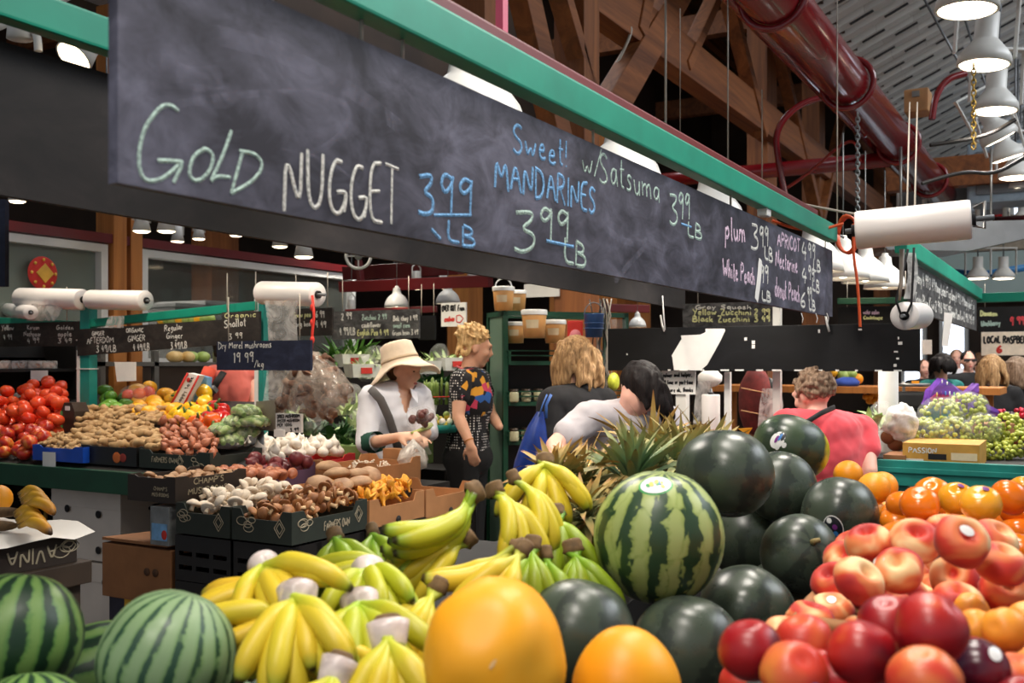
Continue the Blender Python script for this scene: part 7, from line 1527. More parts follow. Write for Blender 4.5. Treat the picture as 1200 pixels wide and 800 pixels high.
tub('narrower honey tub behind the handled tub', 606, 364, 6.7, .06, .13); tub('largest honey tub in the middle of the upper shelf', 626, 396, 6.15, .075, .165); tub('honey tub partly hidden left of the largest tub', 604, 402, 6.45, .06, .13); tub('honey tub at the right end of the upper shelf', 650, 402, 6.35, .068, .14)
JM = [MB().lathe([(0, 0), (.03, 0), (.032, .01), (.032, .055), (.026, .064), (0, .064)], seg=14).mesh('jar', M('jar_glass', (190, 186, 150), .2, var=.2)), MB().lathe([(.029, .064), (.029, .08), (0, .082)], seg=14).mesh('lid', M('jar_lid', (60, 50, 40), .4, .5))]
for zi, y, wrd, n_ in ((1, 447, 'middle', 5), (2, 497, 'lower', 5)):
 for k in range(n_):
  p = at(602 + k * 14.5, y, 6.32 + .06 * k); p.z = shz[zi]
  t = thing('jar', 'small preserve jar on the %s shelf of the green rack' % wrd, 'jar', p, group='jars on the %s shelf' % wrd); inst('jar', JM[0], t); inst('lid', JM[1], t)
t = thing('bucket', 'blue plastic bucket hanging right of the honey tubs', 'bucket', at(696, 395, 5.9)); m_bb = M('blue_bucket_plastic', (50, 84, 136), .4)
MB().lathe([(0, 0), (.048, 0), (.058, .13), (.062, .135), (.055, .132), (.045, .01), (0, .01)], seg=24).build('body', m_bb, t); MB().tube([RGT * (.055 * math.cos(a)) + Vector((0, 0, .13 + .07 * math.sin(a))) for a in [PI * k / 12 for k in range(13)]], .004, 6).build('handle', m_galv, t)
for z in (.05, .08): MB().tube([Vector((.056 * math.cos(a), .056 * math.sin(a), z)) for a in [2 * PI * k / 20 for k in range(21)]], .003, 6).build('rib', m_bb, t)
c = at(674, 402, 5.95); t = thing('hanging_packet', 'red and pink festive packet hanging at the end of green rack', 'packet', c)
MB().box((0, 0, .06), (.03, .09, .14), Matrix.Rotation(YAW, 3, 'Z'), .01).build('packet', m_redink, t); MB().ball(-FWD * .016 + Vector((0, 0, .04)), (.012, .035, .04), Matrix.Rotation(YAW, 3, 'Z'), 14, 10).build('pink_panel', M('pink_card', (222, 130, 140), .5), t)
t = thing('bag_bundle', 'tangle of dark wires and clear bags hanging beside the blue bucket', 'bag bundle', at(704, 350, 6.0)); R = random.Random(6)
for k in range(12):
 x = R.uniform(-.06, .08); MB().tube([RGT * (x + R.uniform(-.02, .02)) + FWD * R.uniform(-.04, .04) + Vector((0, 0, -.1 * j)) for j in range(7)], .004, 6).build('wire', m_cord if k % 2 else m_wire, t)
for k in range(3): MB().sheet([[RGT * (-.03 + .05 * k + .04 * i + R.uniform(-.01, .01)) + FWD * R.uniform(-.02, .02) + Vector((0, 0, -.12 - .1 * j)) for i in range(3)] for j in range(4)]).build('clear_bag', m_film, t)
# ================================================================== next stall and the hall on the right
UG = 5.45
gs = thing('teal_stall', 'teal painted fruit stall behind the tomatoes on the right', 'stall')
zt2, zb2 = on_u(1110, 541, UG).z, on_u(1110, 571, UG).z
va, vb_ = on_u(1029, 550, UG).y, -1.6
MB().b2((UG - .03, vb_, zb2), (UG, va, zt2), .004).b2((UG - .045, vb_, zb2 + .065), (UG - .03, va, zb2 + .09), .003).build('front_rail', m_teal, gs)
MB().b2((UG, vb_, zt2 - .05), (7.2, va, zt2 - .03)).b2((UG + .4, va, zt2 - .05), (7.2, va + .3, zt2 - .03)).build('tabletop', m_stall, gs)
for u, v in ((UG + .05, va - .1), (UG + .05, vb_ + .1), (7.1, va - .1)): MB().b2((u - .04, v - .04, 0), (u + .04, v + .04, zt2 - .05)).build('leg', m_teal, gs)
zT = zt2 - .03
A, B = on_u(1058, 518, UG + .06), on_u(1148, 542, UG + .06)
pb = thing('grape_carton', 'golden carton lettered PASSION under the bagged grapes', 'carton', (UG + .05, B.y, zT)); w_ = A.y - B.y; h_ = A.z - zT
MB().b2((0, 0, 0), (.4, w_, h_), .003).build('body', M('gold_card', (196, 146, 62), .6), pb)
print_text(pb, 'PASSION', (UG + .049, A.y - .03, A.z - .05), (0, -.13, 0), .026, (-1, 0, 0), .005, m_paper); MB().b2((-.002, w_ * .42, h_ * .3), (0, w_ * .66, h_ * .55), .0005).build('hand_slot', m_ink, pb); MB().b2((-.002, .01, h_ * .3), (0, w_ * .36, h_ * .62)).build('pale_label', m_hlab, pb); MB().b2((-.002, w_ * .72, h_ * .08), (0, w_ * .96, h_ * .3)).build('white_label', m_paper, pb)
m_grape = patchy('green_grape', [(.3, (150, 160, 50)), (.6, (186, 192, 84)), (.8, (206, 206, 120))], 30, 2, .2, sub=.1); m_gst = M('grape_stem', (120, 110, 50), .7)
GRM = MB().ball((0, 0, 0), (.0125, .0125, .0145), None, 12, 8).mesh('grape', m_grape)
def grapes(name, label, px, py, d, w, h, n, bag=True, seed=0, group=None):
 R = random.Random(seed); s = d / FPX; c = at(px, py, d); t = thing(name, label, 'grapes', c, group=group); pts = []
 while len(pts) < n:
  a, e = R.uniform(0, 2 * PI), R.uniform(-1, 1); q = math.sqrt(1 - e * e); p = RGT * (w * s * q * math.cos(a)) + FWD * (w * s * .8 * q * math.sin(a)) + UPV * (h * s * e)
  p *= R.uniform(.72, .95)
  if p.dot(FWD) > .03: continue
  if all((p - z).length > .0185 for z in pts) or R.random() < .02: pts.append(p)
 for p in pts: inst('grape', GRM, t, TR(p, rrot(R)))
 MB().tube([Vector((0, 0, -h * s * .4)), Vector((0.01, 0, h * s * .6))], .004, 6).build('stem', m_gst, t)
 if bag:
  mb = MB(); mb.ball((0, 0, 0), 1, None, 24, 16, lambda p: p * (1 + .12 * noise.noise(p * 3 + Vector((seed, 0, 0))))); Rg = Matrix((RGT, FWD, UPV)).transposed(); mb.xf(TR((0, 0, 0), Rg, (w * s * 1.08, w * s * .9, h * s * 1.1))); mb.build('bag_film', m_film, t)
 return t
for k, (px, py, w, h, d, lab) in enumerate([(1081, 506, 23, 16, 5.55, 'bag of green grapes leftmost on the golden carton'), (1102, 487, 25, 20, 5.7, 'bag of green grapes behind the leftmost bag'), (1117, 507, 20, 18, 5.5, 'bag of green grapes in the centre front'), (1133, 476, 24, 16, 5.75, 'topmost bag of green grapes beside the purple bag'), (1152, 503, 20, 18, 5.55, 'bag of green grapes at the right end of golden carton')]): grapes('grape_bag', lab, px, py, d, w, h, 62, True, k, 'bagged green grapes')
for k, (px, py, w, h, d, lab) in enumerate([(1180, 500, 20, 18, 5.6, 'loose bunch of green grapes right of the bags, upper'), (1170, 528, 26, 11, 5.5, 'loose bunch of green grapes along the teal rail'), (1195, 520, 18, 16, 5.5, 'loose bunch of green grapes at the right edge'), (1162, 514, 14, 12, 5.6, 'small loose bunch touching the right grape bag')]): grapes('grape_bunch', lab, px, py, d, w, h, 55, False, 20 + k, 'loose green grapes')
m_pbag = film_mat('purple_bag', (120, 70, 180), 1.0, .3); m_pkb = film_mat('pink_bag', (200, 50, 120), 1.0, .3)
def pbag(label, pts, d, dots=True):
 t = thing('fruit_bag', label, 'bag', at(pts[0][0], pts[0][1], d)); o = t.location
 mb = MB(); mb.prism([(x, y) for x, y in pts], -.05, .05, lambda a, b_, k: at(a, b_, d) - o + FWD * k);
 bmesh.ops.subdivide_edges(mb.bm, edges=mb.bm.edges[:], cuts=2, use_grid_fill=True)
 for v in mb.bm.verts: v.co += FWD * vnoise(v.co, 18, .02)
 mb.build('film', m_pbag, t)
 if dots:
  for k, (x, y, w) in enumerate(((1104, 447, 2), (1110, 449, 2), (1098, 462, 3), (1103, 461, 3), (1108, 461, 3), (1113, 461, 3), (1118, 462, 3))):
   MB().ball(at(x, y, d - .06) - o, (w * d / FPX, .004, w * d / FPX), None, 10, 6).build('printed_dot', [m_paper, m_sgreen, m_syel, m_spur, m_sblue][k % 5] if k > 1 else m_paper, t)
  mb = MB(); mb.prism([(1086, 466), (1092, 461), (1122, 464), (1118, 470), (1090, 474)], -.055, -.045, lambda a, b_, k: at(a, b_, d) - o + FWD * k); mb.build('pink_band', m_pkb, t)
pbag('purple printed fruit bag behind the grapes', [(1083, 474), (1089, 457), (1102, 443), (1124, 458), (1122, 470), (1100, 476)], 5.9)
pbag('second purple bag with a pointed corner behind topmost grapes', [(1124, 466), (1143, 449), (1141, 474), (1130, 480)], 6.0, False); pbag('pale purple bag edge behind the right grape bag', [(1150, 472), (1166, 480), (1168, 492), (1155, 492)], 6.0, False)
m_rasp = patchy('raspberry', [(.3, (170, 20, 50)), (.7, (210, 40, 70))], 40); m_blk = patchy('blackberry', [(.3, (26, 16, 30)), (.7, (60, 30, 50))], 40)
RBM = [MB().ball((0, 0, 0), (.011, .011, .013), None, 10, 7, lambda p: p * (1 + .08 * math.sin(9 * p.z) * math.cos(6 * math.atan2(p.y, p.x)))).mesh('berry', m) for m in (m_rasp, m_blk)]
R = random.Random(12)
for (pxa, pxb, y, d, me, lab, nm, grp, n_) in ((1164, 1178, 482, 6.3, RBM[0], 'raspberry in the left of the far berry trays', 'raspberry', 'raspberries on the left', 22), (1176, 1192, 486, 6.2, RBM[1], 'blackberry in the middle of the far berry trays', 'blackberry', 'blackberries', 26), (1190, 1210, 482, 6.3, RBM[0], 'raspberry in the right of the far berry trays', 'raspberry', 'raspberries on the right', 28)):
 for k in range(n_): c = at(R.uniform(pxa, pxb), y + R.uniform(-3, 8), d + R.uniform(-.06, .06)); tag(inst(nm, me, None, TR(c, rrot(R))), lab, 'berry', grp)
c0, c1 = at(1162, 495, 6.25), at(1215, 495, 6.05); tag(MB().box((c0 + c1) / 2 - Vector((0, 0, .03)), (.5, .22, .06), Matrix.Rotation(-.9, 3, 'Z')).build('berry_tray', m_kraft), 'kraft tray under the far berries', 'tray')
for k, (px, lab) in enumerate(((1188, 'round green-brown fruit left of the right edge grapes'), (1198, 'round green-brown fruit at the right edge'))): tag(MB().ball(at(px, 515 - 4 * k, 5.9), .032, None, 16, 10).build('fig', m_tomb), lab, 'fruit')
# bagged corn, cloth, oranges, white roll, scales left of the grapes
clump('corn_bag', 'clear bag of pale green corn cobs left of the grapes', 1032, 487, 5.6, 18, 16, m_lfp, 24, .16, .05, 70, None, 'vegetable', True, .6)
t = thing('white_bag', 'crumpled white plastic bag between the corn and the grapes', 'bag', at(1056, 512, 5.5)); MB().ball((0, 0, .075), (.085, .085, .10), None, 30, 22, lambda p: p * (1 + .28 * noise.noise(p * 2.2) + .12 * noise.noise(p * 5))).build('bag', film_mat('white_bag_film', (240, 238, 236), .75, .35), t); MB().ball((0, 0, .12), (.05, .05, .05), None, 12, 8).build('contents', m_garl, t)
for k, (px, py) in enumerate(((1042, 512), (1050, 520))): tag(MB().ball(at(px, py, 5.55), (.05, .045, .04), None, 18, 12).build('taro_root', m_kraftd), 'brown root %s' % ('below the corn bag' if k == 0 else 'below the crumpled white bag'), 'vegetable')
tag(MB().b2((UG + .03, on_u(1060, 530, UG).y, zT), (UG + .3, va - .02, zT + .05)).build('wood_tray', m_kraftd), 'low brown wood tray below the brown roots', 'tray')
for k, (px, py, lab) in enumerate(((1018, 465, 'orange small fruit pile, left'), (1026, 462, 'orange small fruit pile, top'), (1030, 468, 'orange small fruit pile, right'), (1022, 470, 'orange small fruit pile, front'))):
 t = thing('fruit_pile', lab + ', behind the coral shirt', 'fruit', at(px, py, 8.25))
 for q in range(5): MB().ball((.03 * math.cos(q * 1.26), .03 * math.sin(q * 1.26), .02 * (q == 4)), .024, None, 12, 8).build('fruit', m_oran, t)
for k, (px, py, m, lab) in enumerate(((988, 440, m_pgr, 'yellow-green fruit left of pair beyond the coral shirt'), (998, 439, m_pgr, 'yellow-green fruit right of pair beyond the coral shirt'), (975, 436, m_yman, 'yellow fruit beyond the grey hair'), (1005, 444, m_oran, 'orange at the left of the blue cloth'))): tag(MB().ball(at(px, py, 8.3), .045, None, 14, 10).build('fruit', m), lab, 'fruit')
tag(MB().ball(at(992, 449, 8.2), (.12, .10, .05), None, 20, 12, lambda p: p * (1 + .15 * noise.noise(p * 3))).build('cloth', M('blue_cloth', (34, 66, 150), .8)), 'bunched bright blue cloth beyond the grey-haired person', 'cloth')
tb = thing('back_table', 'wooden table with fruit beyond the coral shirt', 'table', at(1000, 447, 8.3)); MB().box((0, 0, -.06), (.7, 2.2, .05)).build('tabletop', m_orangewood, tb)
for y in (-1, 1): MB().box((0, y, -.7), (.06, .06, 1.2)).build('leg', m_orangewood, tb)
c = at(1041, 470, 5.9); h_ = c.z - zT; c.z = zT; tag(MB().lathe([(0, 0), (.052, 0), (.055, .01), (.055, h_ + .17), (.05, h_ + .18), (.018, h_ + .18), (.018, h_ + .16), (0, h_ + .16)], c, None, 24).build('paper_roll', m_paper), 'white paper towel roll standing under the black board right end', 'roll')
t = thing('weighing_scale', 'dark weighing scale right of the paper roll', 'scale', at(1070, 478, 6.2)); MB().box((0, 0, .05), (.2, .2, .1), None, .02).build('body', m_black, t); MB().b2((-.06, -.06, zT - at(1070, 478, 6.2).z), (.06, .06, .02)).build('stand', m_black, t); MB().lathe([(0, .13), (.09, .13), (.1, .15), (0, .14)], seg=20).build('pan', m_steel, t); MB().box((-.05, -.02, .15), (.05, .03, .03), Matrix.Rotation(.4, 3, 'Z')).build('orange_tag', m_oran, t); MB().box((-.02, .05, .1), (.015, .015, .12)).build('post', m_paper, t)
# items behind the stall end under the black board
for px, y0, y1, d, r, lab in ((833, 462, 505, 5.6, .05, 'upright white bag roll behind the pineapple leaves'), ): roll(lab, at(px, y1, d), at(px, y0, d), r)
c = at(885, 470, 6.0); t = thing('hanging_jacket', 'dark red and black plaid jacket hanging behind the white post', 'jacket', c); MB().ball((0, 0, 0), (.07, .1, .2), None, 18, 12, lambda p: p * (1 + .1 * noise.noise(p * 3))).build('cloth', M('dark_red_cloth', (96, 30, 28), .85, var=.4, scale=20), t); MB().ball((.02, -.08, -.02), (.03, .05, .16), None, 14, 10).build('sleeve', m_black, t)
for z in (-.05, .08): MB().tube([-FWD * .075 + RGT * (-.1 + .05 * i) + Vector((0, 0, z - .01 * i)) for i in range(5)], .004, 6).build('pale_stripe', m_kin, t)
tag(MB().ball(at(832, 443, 5.9), (.07, .07, .05), None, 16, 10, lambda p: p * (1 + .12 * noise.noise(p * 3))).build('hanging_bundle', m_paper), 'white cloth bundle right of the paper notice', 'cloth')
tag(MB().sheet([[at(x, y, 5.7) for x in xs] for xs, y in (((818, 832), 446), ((814, 838), 470), ((812, 842), 500))]).build('hanging_bag', m_film2), 'clear plastic bag draped left of upright bag roll', 'bag')
tag(MB().sheet([[at(x, y, 5.9) for x in xs] for xs, y in (((893, 915), 455), ((890, 918), 475), ((888, 914), 500))]).build('hanging_bag', m_film2), 'clear plastic bag hanging right of the plaid jacket', 'bag')
tag(MB().prism([(865, 502), (882, 501), (876, 510)], 0, .01, lambda a, b_, k: at(a, b_, 4.6) + FWD * k).build('hanging_tag', m_oran), 'orange card corner behind the top dark melons', 'card')
tag(MB().ball(at(719, 447, 5.5), (.045, .03, .05), None, 14, 10).build('yellow_packet', M('yellow_green_packet', (190, 196, 60), .4, var=.4, scale=30)), 'yellow-green packet under the left end of black board', 'packet')
# boards, rails and signs over the right-hand stalls
V2 = .82; u0_, u1_ = on_v(1066, 292, V2).x, on_v(1147, 352, V2).x
rail('hanging_rail', 'green rail above the receding chalkboard on the right', (u0_ - .3, V2, 2.06), (u1_, V2, 2.06), .09, .06, m_green)
q = [on_v(x, y, V2) for x, y in ((1070, 312), (1147, 366), (1147, 384), (1070, 352))]
rb = tag(MB().b2((u0_ + .05, V2, 1.74), (u1_ - .2, V2 + .02, 2.0)).build('chalkboard', b_grey), 'chalkboard crowded with white prices receding at the right', 'chalkboard')
hang(rb, [(u0_ + .4, V2 + .01, 2.0), (u1_ - .6, V2 + .01, 2.0)], .05)
mb = MB(); R = random.Random(2); n_ = 0
words = ['Cherry', 'Grape', '4 99', 'Plum', '3 49', 'Kiwi', 'Mango', '2 99', 'Lychee', '6 99', 'Fig', '5 99']
for i in range(12):
 uu = u0_ + .2 + i * (u1_ - u0_ - .6) / 12
 for j in range(2): MBw = MB(); write(MBw, words[(i * 2 + j) % 12], (uu, V2 - .001, 1.90 - j * .12), (.24, 0, 0), (0, 0, .07), NV, .012, .02, i * 2 + j); MBw.build('chalk_lettering', c_white, rb)
rail('hanging_rail', 'green cross rail at the far right above the raspberry sign', (u1_, V2 + .05, 2.03), (u1_, -2.2, 2.03), .08, .06, m_green)
rail('hanging_rail', 'dark green rail crossing behind the white bell lamps', on_u(982, 353, 6.8), on_u(1068, 352, 6.8), .05, .04, m_dkgreen)
uboard('chalkboard', 'black chalkboard behind the end-on bag roll', (982, 360), (1072, 386), 6.85, b_black, [('water melon', (1012, 368), (1030, 368), 5, .008, c_pink), ('Cantaloupe', (1012, 374), (1034, 374), 4, .008, c_yel)])
UF = 10.35
uboard('chalkboard', 'black chalkboard with yellow and red writing at the right edge', (1146, 360), (1216, 389), UF, b_black, [('Damson', (1149, 370), (1168, 370), 6, .014, c_yel), ('blackberry', (1150, 382), (1172, 381), 6, .014, c_mint), ('9 99', (1184, 382), (1200, 380), 10, .016, c_red)])
RS = uboard('paper_sign', 'cream sign lettered LOCAL RASPBERRY 6 at the right edge', (1150, 389), (1222, 416), UF - .05, M('cream_paper', (232, 216, 196), .8), [('LOCAL RASPBERRY', (1153, 402), (1211, 402), 8, .016, m_ink), ('6', (1168, 413), (1174, 413), 8, .02, m_redink)], cat='sign')
A = at(1110, 366, 6.4); tag(MB().prism([(1107, 366), (1117, 367), (1111, 406), (1104, 405)], 0, .006, lambda a, b_, k: at(a, b_, 6.4) + FWD * k).build('hanging_paper_strip', m_paper), 'long white paper strip hanging below the receding chalkboard', 'paper')
tag(MB().b2((8.5, on_u(1092, 400, 8.5).y, on_u(1085, 415, 8.5).z), (8.51, on_u(1080, 400, 8.5).y, on_u(1085, 398, 8.5).z)).build('hanging_notice', m_paper), 'small white notice under the end-on bag roll', 'notice')
# ================================================================== people
m_skin = M('skin_fair', (232, 184, 156), .5, var=.06, scale=20, sub=.12); m_skin2 = M('skin_tan', (222, 168, 138), .5, var=.06, scale=20, sub=.12); m_skin3 = M('skin_rosy', (232, 176, 156), .5, var=.06, scale=20, sub=.12)
m_lip = M('lips', (170, 84, 78), .45); m_eye = M('eye_dark', (40, 30, 26), .25)
m_wshirt = M('white_shirt_cloth', (226, 226, 234), .85, var=.04, scale=8, sheen=.2); m_gshirt = M('grey_shirt_cloth', (168, 162, 166), .9, var=.07, scale=14, sheen=.2); m_blackc = M('black_cloth', (18, 17, 20), .9, var=.2, scale=10)
m_coral = M('coral_cloth', (226, 74, 84), .9, var=.06, scale=9, sheen=.2); m_pinkc = M('salmon_cloth', (226, 112, 100), .85, var=.06, scale=9, sheen=.2); m_dkgc = M('dark_green_cuff', (14, 70, 56), .85)
m_denim = M('dark_trousers', (34, 36, 46), .9, var=.15); m_hat = M('cream_hat_cloth', (230, 208, 182), .9, var=.05, scale=30, sheen=.2); m_strapg = M('grey_strap', (92, 88, 88), .7); m_strapk = M('black_strap', (22, 20, 22), .7)
m_shoe = M('dark_shoe', (30, 28, 28), .5)
def hair_mat(name, a, b_, c_):
 m, nt, b = new_mat(name); mp = nt.nodes.new('ShaderNodeMapping'); mp.inputs['Scale'].default_value = (60, 60, 9); nt.links.new(coords(nt), mp.inputs['Vector'])
 f = noise_node(nt, mp.outputs[0], 1.4, 4, .6, .6); nt.links.new(ramp(nt, f, [(.3, srgb(a)), (.55, srgb(b_)), (.75, srgb(c_))]), b.inputs['Base Color']); b.inputs['Roughness'].default_value = .6; b.inputs['Specular IOR Level'].default_value = .25; bump(nt, b, f, .6, .01); return m
h_blond = hair_mat('hair_blonde_short', (176, 134, 84), (222, 184, 128), (240, 212, 164)); h_wavy = hair_mat('hair_wavy_blonde', (104, 78, 52), (172, 134, 92), (214, 182, 136)); h_dark = hair_mat('hair_dark', (12, 8, 8), (22, 14, 13), (36, 24, 20)); h_grey = hair_mat('hair_grey_brown', (92, 72, 58), (146, 120, 98), (184, 160, 138)); h_brown = hair_mat('hair_brown', (50, 32, 22), (84, 56, 36), (110, 78, 50))
m_dots, nt, b = new_mat('dotted_floral_cloth')
co_ = coords(nt, rand=False); vo = nt.nodes.new('ShaderNodeTexVoronoi'); vo.inputs['Scale'].default_value = 62; vo.inputs['Randomness'].default_value = .1; nt.links.new(co_, vo.inputs['Vector'])
dots = ramp(nt, vo.outputs['Distance'], [(.26, srgb((220, 216, 212))), (.34, srgb((20, 18, 22)))])
v2 = nt.nodes.new('ShaderNodeTexVoronoi'); v2.inputs['Scale'].default_value = 22; nt.links.new(co_, v2.inputs['Vector'])
sp = nt.nodes.new('ShaderNodeSeparateColor'); nt.links.new(v2.outputs['Color'], sp.inputs[0])
flo = ramp(nt, sp.outputs[0], [(0, srgb((20, 18, 22))), (.45, srgb((216, 150, 40))), (.58, srgb((40, 90, 160))), (.7, srgb((200, 60, 90))), (.82, srgb((20, 18, 22)))], 'CONSTANT')
ds = nt.nodes.new('ShaderNodeVectorMath'); ds.operation = 'DISTANCE'; ds.inputs[1].default_value = at(562, 458, 6.12); nt.links.new(co_, ds.inputs[0]); nz = ds.outputs['Value']; mk = ramp(nt, nz, [(.145, (1, 1, 1, 1)), (.16, (0, 0, 0, 1))])
mx = nt.nodes.new('ShaderNodeMix'); mx.data_type = 'RGBA'; nt.links.new(mk, mx.inputs['Factor']); nt.links.new(dots, mx.inputs['A']); nt.links.new(flo, mx.inputs['B']); nt.links.new(mx.outputs['Result'], b.inputs['Base Color']); b.inputs['Roughness'].default_value = .85
def basis(fd, up=UPV):
 y = Vector(fd).normalized(); x = y.cross(up).normalized(); z = x.cross(y); return Matrix((x, y, z)).transposed()
def add_head(mb, c, fd, s=1.0, up=UPV):
 B = basis(fd, up); P = lambda x, y, z: c + B @ Vector((x, y, z)) * s
 def el(x, y, z, r): mb.ball(P(x, y, z), Vector(r) * s, B, 18, 12)
 el(0, -.012, .022, (.074, .094, .098)); el(0, .02, -.03, (.062, .072, .075)); el(0, .03, -.065, (.046, .05, .05)); el(0, .066, -.092, (.022, .02, .02))
 el(0, .082, .03, (.055, .02, .014)); mb.tube([P(0, .088, .02), P(0, .102, -.008), P(0, .108, -.024)], [.009 * s, .012 * s, .014 * s], 10); el(0, .102, -.027, (.017, .013, .010))
 for k in (-1, 1): el(.034 * k, .064, -.024, (.026, .026, .024)); el(.076 * k, -.004, -.012, (.009, .020, .032)); el(.028 * k, .074, .008, (.017, .012, .012))
 el(0, .086, -.056, (.024, .012, .008)); el(0, .083, -.067, (.020, .012, .009))
 return B, P
def add_hand(mb, w, d, n, side, curl=.5, s=1.0, spread=.12):
 """w wrist, d direction of the hand, n back-of-hand normal, side +1 when the thumb lies along d x n"""
 d = Vector(d).normalized(); n = (Vector(n) - d * Vector(n).dot(d)).normalized(); x = d.cross(n) * side; R_ = Matrix((x, d, n)).transposed()
 mb.ball(w + d * .045 * s, Vector((.039, .052, .016)) * s, R_, 14, 10); mb.cap2(w - d * .01, .024 * s, w + d * .02, .028 * s, 10)
 for k, L in enumerate((.070, .080, .075, .058)):
  o = w + d * (.088 - .006 * abs(k - 1.2)) * s + x * (.028 - .0185 * k) * s; dd = (d + x * spread * (1.2 - k) * .5).normalized(); a = 0
  for j, f in enumerate((.45, .32, .23)):
   a = curl * (.6 + .5 * j); ax = dd.cross(n); e = o + (Matrix.Rotation(-a if True else a, 3, ax) @ dd) * L * f * s
   mb.cap2(o, (.0092 - .0008 * j) * s, e, (.0086 - .0008 * j) * s, 8); o = e; dd = (Matrix.Rotation(-a, 3, ax) @ dd).normalized()
 o = w + d * .03 * s + x * .034 * s; dd = (d * .75 + x * .6 - n * .25 * (1 + curl)).normalized(); e = o + dd * .038 * s; mb.cap2(o, .013 * s, e, .0105 * s, 8); e2 = e + (dd * .6 + d * .6 - n * .2 * curl - x * .15).normalized() * .03 * s; mb.cap2(e, .0105 * s, e2, .008 * s, 8)
def torso(mb, J, g=0.0, low=True):
 sx = (J['SR'] - J['SL']).normalized(); up = (J['N'] - J['P']).normalized(); fw = up.cross(sx).normalized(); sx = fw.cross(up); B = Matrix((sx, fw, up)).transposed(); w = (J['SR'] - J['SL']).length
 mb.cap2(J['SR'].lerp(J['SL'], .08), .055 + g, J['SR'].lerp(J['SL'], .92), .055 + g, 14)
 mid = (J['SR'] + J['SL']) / 2; H = (J['N'] - J['P']).length
 for f, a, b_, c_ in ((.84, .44, .095, .11), (.66, .45, .115, .16), (.42, .40, .105, .15), (.20, .42, .112, .14), (.02, .44, .118, .13)):
  c = J['P'].lerp(mid, f / .92); mb.ball(c + fw * (.01 if f > .5 else 0), (w * a + g, b_ * J.get('k', 1) + g, c_ + g), B, 22, 14)
 return B
def limb(mb, pts, rads):
 for (a, ra), (b_, rb_) in zip(zip(pts, rads), list(zip(pts, rads))[1:]): mb.cap2(a, ra, b_, rb_, 14)
def cut(o, pred):
 bm = bmesh.new(); bm.from_mesh(o.data); bmesh.ops.delete(bm, geom=[f for f in bm.faces if pred(f.calc_center_median())], context='FACES'); bm.to_mesh(o.data); bm.free()
